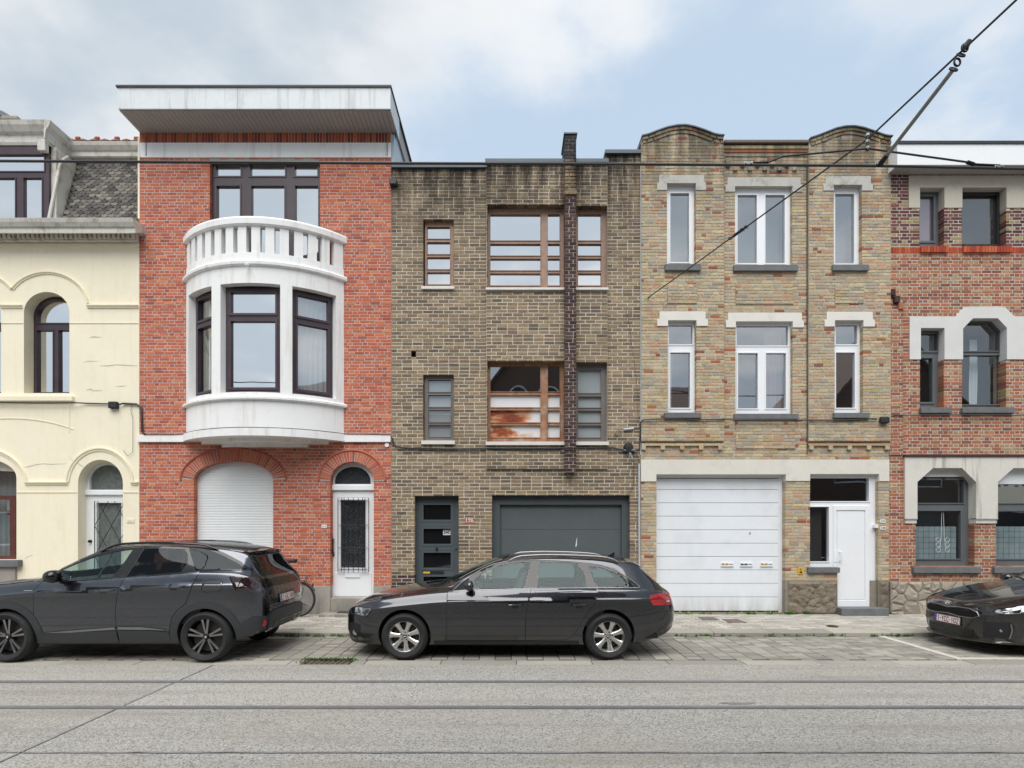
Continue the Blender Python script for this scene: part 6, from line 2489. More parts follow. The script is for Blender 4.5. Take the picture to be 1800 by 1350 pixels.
        if len(nm.materials) < 2:
            nm.materials.clear()
            nm.materials.append(self.paint)
            nm.materials.append(m_['well'])
        bm = bmesh.new()
        bm.from_mesh(nm)
        kill = []
        # score the shell along every pane outline so that the holes have clean edges
        for (mode, poly) in holes:
            for i in range(len(poly)):
                (a0, a1), (b0, b1) = poly[i], poly[(i + 1) % len(poly)]
                d0, d1 = b0 - a0, b1 - a1
                if abs(d0) + abs(d1) < 1e-6:
                    continue
                lo0, hi0, lo1, hi1 = min(a0, b0) - .05, max(a0, b0) + .05, min(a1, b1) - .05, max(a1, b1) + .05
                fs = []
                for f in bm.faces:
                    c_ = f.calc_center_median()
                    u, w = {'S': (c_.x, c_.z), 'T': (c_.x, c_.y), 'B': (c_.y, c_.z)}[mode]
                    if lo0 < u < hi0 and lo1 < w < hi1 and ((mode == 'S' and abs(c_.y) > .35 and abs(f.normal.y) > .2) or (mode == 'T' and f.normal.z > .1 and c_.z > .6) or (mode == 'B' and f.normal.x > .05 and c_.x > 2)):
                        fs.append(f)
                if not fs:
                    continue
                es = list({e for f in fs for e in f.edges})
                vs_ = list({v for f in fs for v in f.verts})
                co, no = {'S': ((a0, 0, a1), (d1, 0, -d0)), 'T': ((a0, a1, 0), (d1, -d0, 0)), 'B': ((0, a0, a1), (0, d1, -d0))}[mode]
                bmesh.ops.bisect_plane(bm, geom=vs_ + es + fs, dist=1e-5, plane_co=co, plane_no=no)
        for f in bm.faces:
            c_ = f.calc_center_median()
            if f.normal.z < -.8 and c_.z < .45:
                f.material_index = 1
            for (mode, poly) in holes:
                if mode == 'S' and abs(f.normal.y) > .25 and abs(c_.y) > .35 and inside((c_.x, c_.z), poly):
                    kill.append(f)
                    break
                if mode == 'T' and f.normal.z > .1 and inside((c_.x, c_.y), poly) and c_.z > self.s['cowl']:
                    kill.append(f)
                    break
                if mode == 'B' and c_.x > self.s['rearcut'] and inside((c_.y, c_.z), poly) and f.normal.x > .1:
                    kill.append(f)
                    break
        bmesh.ops.delete(bm, geom=kill, context='FACES')
        bm.to_mesh(nm)
        bm.free()
        nm.shade_smooth()
        nm.set_sharp_from_angle(angle=R(38))
        o.parent = self.root
        self.body = o

    def ray(self, mode, u, w):
        if mode == 'L':
            o, d = Vector((u, -4, w)), Vector((0, 1, 0))
        elif mode == 'R':
            o, d = Vector((u, 4, w)), Vector((0, -1, 0))
        elif mode == 'F':
            o, d = Vector((-6, u, w)), Vector((1, 0, 0))
        elif mode == 'B':
            o, d = Vector((12, u, w)), Vector((-1, 0, 0))
        else:
            o, d = Vector((u, w, 6)), Vector((0, 0, -1))
        h = self.bvh.ray_cast(o, d)
        if h[0] is None:
            tgt = {'L': Vector((u, -.9, w)), 'R': Vector((u, .9, w)), 'F': Vector((-.8, u, w)), 'B': Vector((4, u, w)), 'T': Vector((u, w, 1))}[mode]
            h = self.bvh.find_nearest(tgt)
        p, nn = h[0], h[1]
        sm_ = Vector((0, 0, 0))
        for vi in self.pvs[h[2]]:
            sm_ += self.vno[vi] / (1e-4 + (self.vco[vi] - p).length)
        if sm_.length > 1e-6:
            sm_.normalize()
            if sm_.dot(nn) > .6:
                nn = sm_
        if nn.dot(d) > 0:
            nn = -nn
        return p, nn

    def patch(self, name, poly, mat, mode='L', holes=(), off=.004, rim=.012, grid=.045, parent=None, angle=40, dens=.03):
        def densify(pl):
            out = []
            for i in range(len(pl)):
                a, b = Vector(pl[i]), Vector(pl[(i + 1) % len(pl)])
                k = max(1, int((b - a).length / dens))
                out += [tuple(a + (b - a) * j / k) for j in range(k)]
            return out
        po = densify(poly)
        hs = [densify(h) for h in holes]
        x0, x1, z0, z1 = bb(po)
        ex = []
        sm_ = grow(po, -.012)
        x = x0 + grid / 2
        while x < x1:
            z = z0 + grid / 2
            while z < z1:
                if inside((x, z), sm_) and not any(inside((x, z), grow(h, .012)) for h in hs):
                    ex.append((x, z))
                z += grid
            x += grid
        v2, tris, loops = tri2d(po, hs, ex)
        top, bot, nrms = [], [], []
        for p in v2:
            q, nn = self.ray(mode, p.x, p.y)
            top.append(q + nn * off)
            bot.append(q + nn * (off - rim))
            nrms.append(nn)
        n = len(top)
        f = [tuple(t_) for t_ in tris]
        for lp in loops:
            for i in range(len(lp)):
                a, b = lp[i], lp[(i + 1) % len(lp)]
                f.append((b, a, n + a, n + b))
        me = bpy.data.meshes.new(name)
        me.from_pydata([tuple(p) for p in top + bot], [], f)
        if sum(me.polygons[k].normal.dot(nrms[tris[k][0]]) * me.polygons[k].area for k in range(len(tris))) < 0:
            me.flip_normals()
        me.shade_smooth()
        me.normals_split_custom_set_from_vertices([tuple(q) for q in nrms + nrms])
        o = bpy.data.objects.new(name, me)
        C.objects.link(o)
        me.materials.append(mat)
        o.parent = parent or self.root
        return o

    def line(self, name, pts, mat, mode='L', r=.006, off=.003, parent=None, n=6, closed=False, step=.03):
        P = []
        m = len(pts)
        for i in range(m if closed else m - 1):
            a, b = Vector(pts[i]), Vector(pts[(i + 1) % m])
            k = max(1, int((b - a).length / step))
            P += [a + (b - a) * j / k for j in range(k)]
        if not closed:
            P.append(Vector(pts[-1]))
        out = []
        for p in P:
            q, nn = self.ray(mode, p.x, p.y)
            out.append(q + nn * off)
        return self.add(MB().tube(out, r, n, closed), name, mat, parent)

    def both(self, fn):
        for sd, mode in ((-1, 'L'), (1, 'R')):
            fn(sd, mode)

    def wheel(self, x, y, r, rim_r, style, width=.215):
        sd = -1 if y < 0 else 1
        w = bpy.data.objects.new('wheel', None)
        C.objects.link(w)
        w.parent = self.root
        w.location = (x, y, r)
        h = width / 2
        rr = rim_r
        prof = [(rr - .01, -h + .02), (rr + .006, -h + .008), (rr + .03, -h - .002), (rr + (r - rr) * .55, -h - .012), (r - .03, -h + .004), (r - .012, -h + .022), (r - .003, -h + .045), (r, -h * .3), (r, h * .3), (r - .003, h - .045), (r - .012, h - .022), (r - .03, h - .004), (rr + .03, h), (rr - .01, h - .02)]
        if sd > 0:
            prof = [(a, -b) for a, b in prof]
        mb = MB().lathe(prof, (0, 0, 0), 'y', 56)
        # flatten slightly where it stands
        mb.v = [(a, b, max(c_, -r + .004)) for a, b, c_ in mb.v]
        self.add(mb, 'tyre', m_['tyre'], w)
        barrel = [(rr + .004, sd * (h - .012)), (rr - .008, sd * (h - .018)), (rr - .022, sd * (h - .05)), (rr - .03, -sd * h * .6), (rr - .01, -sd * h)]
        rm = MB().lathe(barrel, (0, 0, 0), 'y', 48)
        face = sd * (h - .035)
        mt_rim = m_['alloy'] if style == 'seven' else m_['alloy_dark']
        if style == 'seven':
            n, aw, ow = 7, .034, .052
            for k in range(n):
                a_ = 2 * math.pi * k / n + .35
                ca, sa = math.cos(a_), math.sin(a_)

                def P(rad, t_, yy):
                    return (rad * ca - t_ * sa, yy, rad * sa + t_ * ca)
                v, f = [], []
                secs = [(.045, aw, face + sd * -.012), (rr * .45, aw * .78, face + sd * -.006), (rr * .75, aw * .95, face), (rr - .006, ow, face + sd * .006)]
                for (rad, t_, yy) in secs:
                    v += [P(rad, -t_, yy - sd * .012), P(rad, -t_ * .55, yy), P(rad, t_ * .55, yy), P(rad, t_, yy - sd * .012), P(rad, t_ * .8, yy - sd * .04), P(rad, -t_ * .8, yy - sd * .04)]
                for i in range(3):
                    for q in range(6):
                        q2 = (q + 1) % 6
                        f.append((i * 6 + q, i * 6 + q2, (i + 1) * 6 + q2, (i + 1) * 6 + q))
                rm.add(v, f)
            rm.lathe([(0, face - sd * .004), (.032, face - sd * .004), (.036, face - sd * .012), (.075, face - sd * .018), (.082, face - sd * .05)], (0, 0, 0), 'y', 28)
        rim = self.add(rm, 'rim', mt_rim, w, True, 30)
        if style == 'seven':
            for k in range(5):
                a_ = 2 * math.pi * k / 5 + .2
                self.add(MB().lathe([(0, face - sd * .010), (.010, face - sd * .010), (.0105, face - sd * .03)], (.056 * math.cos(a_), 0, .056 * math.sin(a_)), 'y', 10), 'wheel_bolt', m_['well'], w)
            self.add(MB().lathe([(0, face + sd * .001), (.026, face + sd * .0), (.030, face - sd * .006)], (0, 0, 0), 'y', 20), 'hub_cap', m_['disc'], w)
            for k in range(4):
                cx_ = -.0135 + k * .009
                self.add(MB().tube([(cx_ + .006 * math.cos(R(a)), face + sd * .0015, .006 * math.sin(R(a))) for a in range(0, 360, 30)], .0012, 4, True), 'emblem_ring', m_['chrome'], w)
        else:
            for k in range(5):
                for s_ in (-1, 1):
                    a_ = 2 * math.pi * k / 5 + s_ * .17 + .33
                    ca, sa = math.cos(a_), math.sin(a_)

                    def P(rad, t_, yy):
                        return (rad * ca - t_ * sa, yy, rad * sa + t_ * ca)
                    v, f = [], []
                    for (rad, t_, yy) in ((.03, .012, face - sd * .02), (rr * .5, .0115, face - sd * .006), (rr - .006, .017, face + sd * .006)):
                        v += [P(rad, -t_, yy), P(rad, t_, yy), P(rad, t_ * .9, yy - sd * .03), P(rad, -t_ * .9, yy - sd * .03)]
                    for i in range(2):
                        for q in range(4):
                            q2 = (q + 1) % 4
                            f.append((i * 4 + q, i * 4 + q2, (i + 1) * 4 + q2, (i + 1) * 4 + q))
                    self.add(MB().add(v, f), 'spoke', m_['alloy_cut'], w)
            self.add(MB().lathe([(0, face), (.03, face - sd * .002), (.045, face - sd * .02), (.05, face - sd * .05)], (0, 0, 0), 'y', 24), 'hub_cap', m_['alloy_dark'], w)
            # small silver shield in the hub
            self.add(MB().plate([(-.012, -.016), (.002, -.02), (.012, -.012), (.014, .004), (.006, .018), (-.006, .014), (-.014, .004)], (), face + sd * .002, sd * -.003), 'emblem', m_['chrome'], w)
        self.add(MB().lathe([(.05, face - sd * .075), (rr - .045, face - sd * .075), (rr - .045, face - sd * .095)], (0, 0, 0), 'y', 36), 'brake_disc', m_['disc'], w)
        self.add(MB().lathe([(0, -sd * h * .2), (rr - .03, -sd * h * .2)], (0, 0, 0), 'y', 36), 'wheel_back', m_['well'], w)
        return w

    def plate_at(self, p, nrm, s, w=.52, h=.11):
        """number plate centred on local point p facing nrm"""
        nrm = Vector(nrm).normalized()
        side = Vector((0, 0, 1)).cross(nrm).normalized()
        up = nrm.cross(side)

        def T(mb):
            mb.v = [tuple(Vector(p) + side * a + up * c_ - nrm * b) for a, b, c_ in mb.v]
            return mb
        pl = self.add(T(MB().box(-w / 2, w / 2, 0, .01, -h / 2, h / 2)), 'license_plate', m_['plate_white'], None, False)
        self.add(T(MB().box(-w / 2 - .012, w / 2 + .012, .004, .016, -h / 2 - .012, h / 2 + .012)), 'plate_holder', m_['dark_plastic'], pl, False)
        bd = MB()
        for (a, b, c_, d) in ((-w / 2, w / 2, h / 2 - .005, h / 2), (-w / 2, w / 2, -h / 2, -h / 2 + .005), (-w / 2, -w / 2 + .005, -h / 2 + .005, h / 2 - .005), (w / 2 - .005, w / 2, -h / 2 + .005, h / 2 - .005)):
            bd.box(a, b, -.0015, .0, c_, d)
        self.add(T(bd), 'plate_border', m_['plate_red'], pl, False)
        self.add(T(MB().box(-w / 2 + .006, -w / 2 + .048, -.0012, 0, -h / 2 + .006, h / 2 - .006)), 'plate_strip', m_['plate_blue'], pl, False)
        tb = MB()
        for qd in stroke_text(s, w - .10, h * .66, .0115):
            tb.add([tuple(Vector(p) + side * (a.x + .022) + up * a.y + nrm * .0024) for a in qd], [(0, 1, 2, 3)])
        o = self.add(tb, 'plate_lettering', m_['plate_red'], pl, False)
        o['kind'] = 'stuff'
        return pl

    def seats(self, x_front, x_rear, zf, w=.5, h=.62):
        for (x, ys) in ((x_front, (-.37, .37)), (x_rear, (-.4, 0.02, .42))):
            for y in ys:
                mb = MB()
                ww = w if x == x_front else .4
                a = .16
                v = [(x + .1, y - ww / 2, zf), (x + .24, y - ww / 2, zf), (x + .24 + a, y - ww * .42, zf + h), (x + .16 + a, y - ww * .42, zf + h),
                     (x + .1, y + ww / 2, zf), (x + .24, y + ww / 2, zf), (x + .24 + a, y + ww * .42, zf + h), (x + .16 + a, y + ww * .42, zf + h)]
                mb.add(v, [(0, 1, 2, 3), (4, 7, 6, 5), (0, 4, 5, 1), (1, 5, 6, 2), (2, 6, 7, 3), (3, 7, 4, 0)])
                mb.box(x - .4, x + .2, y - ww / 2, y + ww / 2, zf - .14, zf + .02)
                mb.box(x + .2 + a, x + .30 + a, y - .13, y + .13, zf + h + .04, zf + h + .21)
                self.add(mb, 'seat', m_['seat'], None, True, 40, bevel=.03)

    def dash(self, x, z, w=.62):
        mb = MB().prism([(x - .35, z - .3), (x + .35, z - .3), (x + .28, z), (x + .1, z + .05), (x - .35, z + .02)], 'y', -w, w)
        self.add(mb, 'dashboard', m_['dark_plastic'], None, True, 40, bevel=.03)
        self.add(MB().tube([(x + .38 + .05 * math.sin(R(a)) * .5, -.37 + .18 * math.cos(R(a)), z + .02 + .18 * math.sin(R(a))) for a in range(0, 360, 15)], .016, 8, True), 'steering_wheel', m_['dark_plastic'])


def pz(car, pts, ox, oy, k, y=-.85):
    """zoomed-picture points -> local (x, z)"""
    return [car.loc(ox + a / k, oy + b / k, y) for a, b in pts]


# ================================================================== dark grey estate car
spec = dict(
    zb=[(-.88, .30), (-.75, .20), (-.45, .19), (0, .185), (2.9, .19), (3.35, .24), (3.6, .31), (3.79, .42)],
    W=[(-.88, .52), (-.84, .64), (-.74, .755), (-.55, .845), (-.3, .893), (0, .905), (.6, .912), (1.5, .914), (2.6, .912), (3.0, .895), (3.4, .85), (3.62, .785), (3.74, .68), (3.79, .56)],
    zs=[(-.88, .60), (-.8, .68), (-.6, .755), (-.3, .82), (0, .865), (.6, .925), (1.5, .945), (2.8, .965), (3.3, .955), (3.55, .925), (3.7, .84), (3.79, .70)],
    zt=[(-.88, .62), (-.84, .70), (-.72, .78), (-.5, .855), (-.1, .945), (.3, 1.0), (.48, 1.022), (.62, 1.09), (.95, 1.26), (1.3, 1.385), (1.6, 1.428), (2.0, 1.436), (2.6, 1.415), (3.0, 1.375), (3.24, 1.335), (3.36, 1.23), (3.5, 1.10), (3.64, .97), (3.72, .91), (3.79, .75)],
    wr=[(-.88, .40), (-.6, .60), (-.2, .68), (.3, .71), (.62, .715), (.95, .665), (1.3, .615), (1.7, .59), (2.3, .58), (2.9, .565), (3.25, .56), (3.5, .60), (3.7, .62), (3.79, .4)],
    zr=[(-.88, .61), (-.6, .785), (-.2, .88), (.3, .955), (.62, .985), (.8, 1.085), (1.05, 1.215), (1.3, 1.315), (1.6, 1.372), (2.0, 1.388), (2.6, 1.37), (3.0, 1.325), (3.25, 1.265), (3.4, 1.14), (3.6, .975), (3.7, .9), (3.79, .73)],
    arch=[(0, .362, .335), (2.808, .362, .335)], cowl=.98, rearcut=3.2, tuck=.08, crease=.006)
car = Car('parked_car', 'dark grey estate car with silver seven-spoke wheels parked before the grey garage door', -1.478, -2.80, spec, m_['paint_estate'])
k6, k7 = 6.43, 6.75
dlo = pz(car, [(105, 438), (200, 352), (330, 260), (440, 196), (560, 148), (700, 115), (860, 100), (1050, 96), (1300, 104), (1500, 118), (1650, 134)], 780, 970, k6, -.72) + \
    pz(car, [(130, 142), (260, 166), (380, 206), (500, 266), (600, 334), (680, 398), (690, 412), (675, 422)], 1020, 970, k7, -.72) + pz(car, [(1500, 405), (900, 412), (500, 425), (250, 436)], 780, 970, k6, -.78)
pn1 = pz(car, [(352, 398), (336, 312), (440, 243), (560, 184), (700, 145), (860, 126), (990, 120), (906, 405), (480, 417)], 780, 970, k6, -.74)
pn2 = pz(car, [(1086, 122), (1300, 124), (1525, 134), (1606, 270), (1604, 396), (1052, 402)], 780, 970, k6, -.74)
pn3 = pz(car, [(105, 172), (250, 192), (400, 242), (520, 312), (600, 372), (640, 408), (200, 414), (150, 330)], 1020, 970, k7, -.74)
ws = [(.50, 0), (.54, .3), (.66, .60), (.72, .63), (1.34, .535), (1.42, .3), (1.44, 0), (1.42, -.3), (1.34, -.535), (.72, -.63), (.66, -.60), (.54, -.3)]
rw = [(-.5, 1.27), (.5, 1.27), (.56, 1.0), (.5, .99), (-.5, .99), (-.56, 1.0)]
car.finish_body([('S', pn1), ('S', pn2), ('S', pn3), ('T', ws), ('B', rw)])
door_f = pz(car, [(610, 262), (608, 330), (606, 400), (606, 500), (975, 500), (976, 400), (985, 330), (1003, 255)], 560, 940, 2.687, -.88)
door_r = pz(car, [(1006, 255), (988, 330), (979, 400), (978, 500), (1165, 496), (1200, 480), (1245, 400), (1310, 310), (1322, 280), (1318, 250)], 560, 940, 2.687, -.88)


def estate_side(sd, mode):
    tr = car.patch('window_trim', dlo, m_['gloss_black'], mode, [pn1, pn2, pn3], off=.004)
    car.line('chrome_strip', dlo, m_['satin'], mode, .005, .005, tr, closed=True)
    for p in (pn1, pn2, pn3):
        car.patch('side_window', p, m_['car_glass'], mode, off=.001, rim=.003)
    for dpoly, hx in ((door_f, None), (door_r, None)):
        lim = [p for p in dpoly]
        dd = car.patch('door', lim, car.paint, mode, off=.0035, rim=.01)
        car.patch('door_gap_line', grow(lim, .008), m_['well'], mode, [grow(lim, -.004)], off=.002, rim=.004, parent=dd)  # dark ribbon stands in for the shade in the shut gap
        x1 = max(p[0] for p in lim if p[1] > .7)
        zc = .755
        hxc = (x1 - .22) if dpoly is door_f else (x1 - .27)
        q, nn = car.ray(mode, hxc, zc + .005)
        hd = MB().tube([q + nn * .006 + Vector((-.10, 0, .002)), q + nn * .038 + Vector((-.085, 0, .004)), q + nn * .045 + Vector((0, 0, .008)), q + nn * .036 + Vector((.09, 0, .004)), q + nn * .004 + Vector((.105, 0, .0))], [.012, .014, .0155, .014, .012], 10)
        car.add(hd, 'handle', car.paint, dd)
        cup = [(hxc - .05 + .0, zc - .002), (hxc + .05, zc - .002), (hxc + .042, zc - .03), (hxc + .02, zc - .04), (hxc - .02, zc - .04), (hxc - .042, zc - .03)]
        car.patch('handle_recess', cup, m_['dark_plastic'], mode, off=.0045, rim=.004, parent=dd)
    car.patch('door_lining', [(.66, .45), (2.62, .45), (2.9, .92), (.72, .92)], m_['dark_plastic'], mode, off=-.05, rim=.01)
    sill = [(.40, .20), (2.40, .20), (2.40, .255), (.40, .255)]
    car.patch('sill_strip', sill, m_['dark_plastic'], mode, off=.006)
    # tail lamp, wraps round the corner
    tl = [(3.37, .885), (3.52, .905), (3.70, .915), (3.73, .90), (3.74, .755), (3.66, .745), (3.42, .75), (3.385, .80)]
    o = car.patch('tail_lamp', tl, m_['lamp_red'], mode, off=.004)
    car.patch('reversing_lamp', [(3.60, .805), (3.73, .80), (3.735, .78), (3.62, .785)], m_['lamp_clear'], mode, off=.006, parent=o)
    # head lamp
    hl = pz(car, [(262, 172), (300, 152), (560, 165), (578, 190), (545, 250), (480, 308), (440, 300), (270, 285)], 600, 1050, 10, -.70)
    o = car.patch('head_lamp', hl, m_['lamp_clear'], mode, off=.004)
    car.line('lamp_edge', hl, m_['dark_plastic'], mode, .005, .004, o, closed=True)
    # front bumper seam, fog lamp housing, lip
    car.line('bumper_seam', [(-.52, .53), (-.37, .525)], m_['well'], mode, .003, .001)
    car.patch('fog_grille', [(-.80, .50), (-.62, .48), (-.63, .30), (-.80, .29)], m_['dark_plastic'], mode, off=.004)
    fl, nn = car.ray(mode, -.70, .36)
    car.add(MB().lathe([(0, 0), (.035, .004), (.045, .02)], (fl.x, fl.y + sd * .006, fl.z), 'y', 18), 'fog_lamp', m_['lamp_clear'])
    car.line('bonnet_seam', [(-.66, .775), (-.5, .80), (-.2, .86), (.2, .915), (.45, .945)], m_['well'], mode, .003, .001)
    car.line('bumper_seam', [(3.10, .60), (3.3, .62), (3.6, .655), (3.74, .66)], m_['well'], mode, .003, .001)
    # roof rail
    rl = []
    for i in range(19):
        x = 1.43 + (3.0 - 1.43) * i / 18
        e = min(1, min(i, 18 - i) / 1.6)
        rl.append((x, sd * (.625 - .03 * (x - 1.43) / 1.57), car.c['zr'](x) + .004 + .042 * e))
    car.add(MB().tube(rl, [.008] + [.013] * 17 + [.008], 8), 'roof_rail', m_['satin'])
    # mirror
    mx, mz = pz(car, [(300, 385)], 780, 970, k6, -1.0)[0]
    mb = MB()
    c0 = Vector((mx, sd * .985, mz))
    prof = []
    for i in range(9):
        t_ = i / 8
        yy = -.105 + .21 * t_
        h_ = .072 * math.sqrt(max(.02, 1 - (abs(2 * t_ - 1)) ** 3))
        prof.append((yy, h_))
    v, f = [], []
    n = 14
    for (yy, h_) in prof:
        for k in range(n):
            a_ = 2 * math.pi * k / n
            cx_ = .075 * math.cos(a_) * (1.15 if math.cos(a_) < 0 else .62) * (h_ / .072)
            v.append((c0.x + cx_, c0.y + yy * 1.0, c0.z + h_ * math.sin(a_)))
    for i in range(8):
        for k in range(n):
            f.append((i * n + k, i * n + (k + 1) % n, (i + 1) * n + (k + 1) % n, (i + 1) * n + k))
    f += [tuple(range(n)), tuple(range(8 * n, 9 * n))]
    mo = car.add(mb.add(v, f), 'wing_mirror', car.paint, None, True, 60)
    car.add(MB().tube([(c0.x + .01, sd * .83, mz - .075), (c0.x + .01, sd * .93, mz - .06), (c0.x, sd * .98, mz - .035)], [.03, .028, .02], 8), 'mirror_arm', m_['gloss_black'], mo)


car.both(estate_side)
car.patch('windscreen', ws, m_['car_glass'], 'T', off=.002, rim=.004, grid=.06)
car.line('windscreen_seal', ws, m_['gloss_black'], 'T', .012, .002, closed=True)
car.patch('rear_window', rw, m_['car_glass_dark'], 'B', off=.003, grid=.07)
car.patch('front_grille', [(-.42, .66), (.42, .66), (.36, .30), (-.36, .30)], m_['dark_plastic'], 'F', off=.006)
for i in range(6):
    z = .35 + i * .052
    car.line('grille_bar', [(-.39, z), (.39, z)], m_['satin'] if i % 5 == 0 else m_['gloss_black'], 'F', .007, .012)
for k in range(4):
    q, nn = car.ray('F', -.09 + k * .06, .60)
    car.add(MB().tube([q + Vector((-.02, .04 * math.cos(R(a)), .04 * math.sin(R(a)))) for a in range(0, 360, 20)], .005, 6, True), 'emblem_ring', m_['chrome'])
lip = []
for i in range(21):
    y = -.74 + 1.48 * i / 20
    q, nn = car.ray('F', y, .30)
    lip.append((q.x - .03 + .05 * abs(y), y, .262 + .02 * abs(y)))
lv, lf = [], []
for i, p in enumerate(lip):
    lv += [(p[0], p[1], p[2]), (p[0] - .008, p[1], p[2] + .014), (p[0] + .10, p[1], p[2] + .055), (p[0] + .16, p[1], p[2] - .02)]
    if i:
        for k in range(4):
            lf.append(((i - 1) * 4 + k, (i - 1) * 4 + (k + 1) % 4, i * 4 + (k + 1) % 4, i * 4 + k))
lf += [(0, 1, 2, 3), (83, 82, 81, 80)]
car.add(MB().add(lv, lf), 'front_lip', m_['gloss_black'])
car.plate_at((3.80, 0, .80), (1, 0, .1), '1-YBD-480') if False else None
car.patch('spoiler', [(3.10, -.56), (3.30, -.54), (3.33, -.3), (3.335, 0), (3.33, .3), (3.30, .54), (3.10, .56)], car.paint, 'T', off=.018, rim=.03, grid=.06)
q, nn = car.ray('T', 2.98, .0)
car.add(MB().add([(q.x - .09, -.02, q.z - .01), (q.x - .09, .02, q.z - .01), (q.x + .05, .02, q.z - .01), (q.x + .05, -.02, q.z - .01), (q.x + .06, 0, q.z + .075), (q.x + .035, 0, q.z + .07)],
                 [(0, 1, 2, 3), (0, 3, 4, 5), (1, 5, 4, 2), (0, 5, 1), (3, 2, 4)]), 'antenna_fin', car.paint)
wl_ = MB().tube([(.46, -.45, 1.015), (.50, -.1, 1.055), (.52, .2, 1.06)], .008, 6)
car.add(wl_, 'wiper', m_['dark_plastic'])
for x in (0, 2.808):
    for y in (-.785, .785):
        car.wheel(x, y, .322, .216, 'seven')
car.seats(1.30, 2.25, .56)
car.dash(.72, .93)
car.add(MB().box(.3, 3.5, -.78, .78, .28, .34), 'cabin_floor', m_['well'], None, False)
car.add(MB().box(2.75, 3.45, -.6, .6, .34, .86), 'load_cover', m_['seat'], None, False)

# ================================================================== grey SUV
def wx(x):
    return x if x < 2.9 else 2.9 + (x - 2.9) * .78


def wp(pts):
    return [(wx(p[0]), *p[1:]) for p in pts]


spec = dict(
    zb=[(-.90, .36), (-.75, .26), (-.4, .24), (0, .235), (2.8, .24), (3.2, .30), (3.45, .37), (3.58, .46)],
    W=[(-.90, .55), (-.85, .68), (-.72, .80), (-.5, .875), (-.2, .91), (.2, .918), (1.0, .92), (2.4, .92), (2.85, .915), (3.15, .89), (3.38, .835), (3.50, .76), (3.56, .67), (3.58, .60)],
    zs=[(-.90, .80), (-.7, .93), (-.4, 1.0), (0, 1.045), (.4, 1.085), (1.2, 1.13), (2.0, 1.17), (2.6, 1.205), (3.0, 1.20), (3.3, 1.155), (3.45, 1.08), (3.54, .95), (3.58, .80)],
    zt=[(-.90, .84), (-.8, .96), (-.6, 1.02), (-.2, 1.09), (.2, 1.145), (.36, 1.165), (.6, 1.28), (.9, 1.44), (1.2, 1.555), (1.5, 1.605), (1.9, 1.62), (2.4, 1.605), (2.8, 1.57), (3.05, 1.535), (3.18, 1.50), (3.26, 1.40), (3.36, 1.28), (3.45, 1.17), (3.52, 1.05), (3.58, .82)],
    wr=[(-.90, .5), (-.6, .66), (-.1, .73), (.36, .745), (.7, .70), (1.1, .65), (1.6, .63), (2.2, .62), (2.8, .60), (3.1, .585), (3.3, .62), (3.5, .66), (3.58, .55)],
    zr=[(-.90, .82), (-.6, .985), (-.1, 1.06), (.36, 1.115), (.55, 1.215), (.8, 1.345), (1.1, 1.475), (1.4, 1.54), (1.9, 1.56), (2.4, 1.54), (2.8, 1.50), (3.05, 1.455), (3.18, 1.41), (3.3, 1.26), (3.45, 1.12), (3.58, .81)],
    arch=[(0, .385, .345), (2.675, .385, .345)], cowl=1.12, rearcut=2.98, tuck=.05, crease=.008)
for _k in ('zb', 'W', 'zs', 'zt', 'wr', 'zr'):
    spec[_k] = wp(spec[_k])
car = Car('parked_car', 'dark grey sport utility vehicle with black spoked wheels cut by the left edge', -6.809, -2.937, spec, m_['paint_suv'])
kz, zo = 3.214, 930
pn1 = pz(car, [(335, 237), (400, 205), (520, 158), (640, 128), (725, 117), (700, 190), (662, 272), (430, 288), (420, 265), (345, 245)], 0, zo, kz, -.76)
pn2 = pz(car, [(788, 114), (900, 112), (1020, 116), (1045, 145), (1062, 186), (1042, 243), (740, 268)], 0, zo, kz, -.76)
pn2b = pz(car, [(1068, 190), (1085, 205), (1108, 232), (1050, 243)], 0, zo, kz, -.77)
pn3 = pz(car, [(1045, 112), (1150, 116), (1240, 150), (1330, 190), (1395, 228), (1300, 226), (1125, 232)], 0, zo, kz, -.74)
dlo = pz(car, [(235, 292), (320, 232), (420, 180), (540, 136), (660, 112), (790, 104), (960, 103), (1060, 105), (1165, 108), (1255, 142), (1345, 185), (1410, 232), (1300, 235), (1120, 240), (1030, 252), (700, 275), (430, 294)], 0, zo, kz, -.76)
ws = [(.38, 0), (.42, .3), (.52, .62), (.58, .66), (1.06, .57), (1.2, .3), (1.22, 0), (1.2, -.3), (1.06, -.57), (.58, -.66), (.52, -.62), (.42, -.3)]
rw = [(-.52, 1.42), (.52, 1.42), (.62, 1.18), (.60, 1.14), (-.60, 1.14), (-.62, 1.18)]
car.finish_body([('S', pn1), ('S', pn2), ('S', pn3), ('T', ws), ('B', rw)])
door_f = pz(car, [(236, 294), (202, 340), (196, 400), (196, 500), (212, 590), (225, 600), (656, 590), (652, 470), (664, 380), (690, 290), (703, 276)], 0, zo, kz, -.9)
door_r = pz(car, [(706, 276), (693, 292), (668, 380), (656, 470), (660, 590), (945, 590), (970, 500), (1005, 455), (1050, 420), (1085, 330), (1118, 240)], 0, zo, kz, -.9)


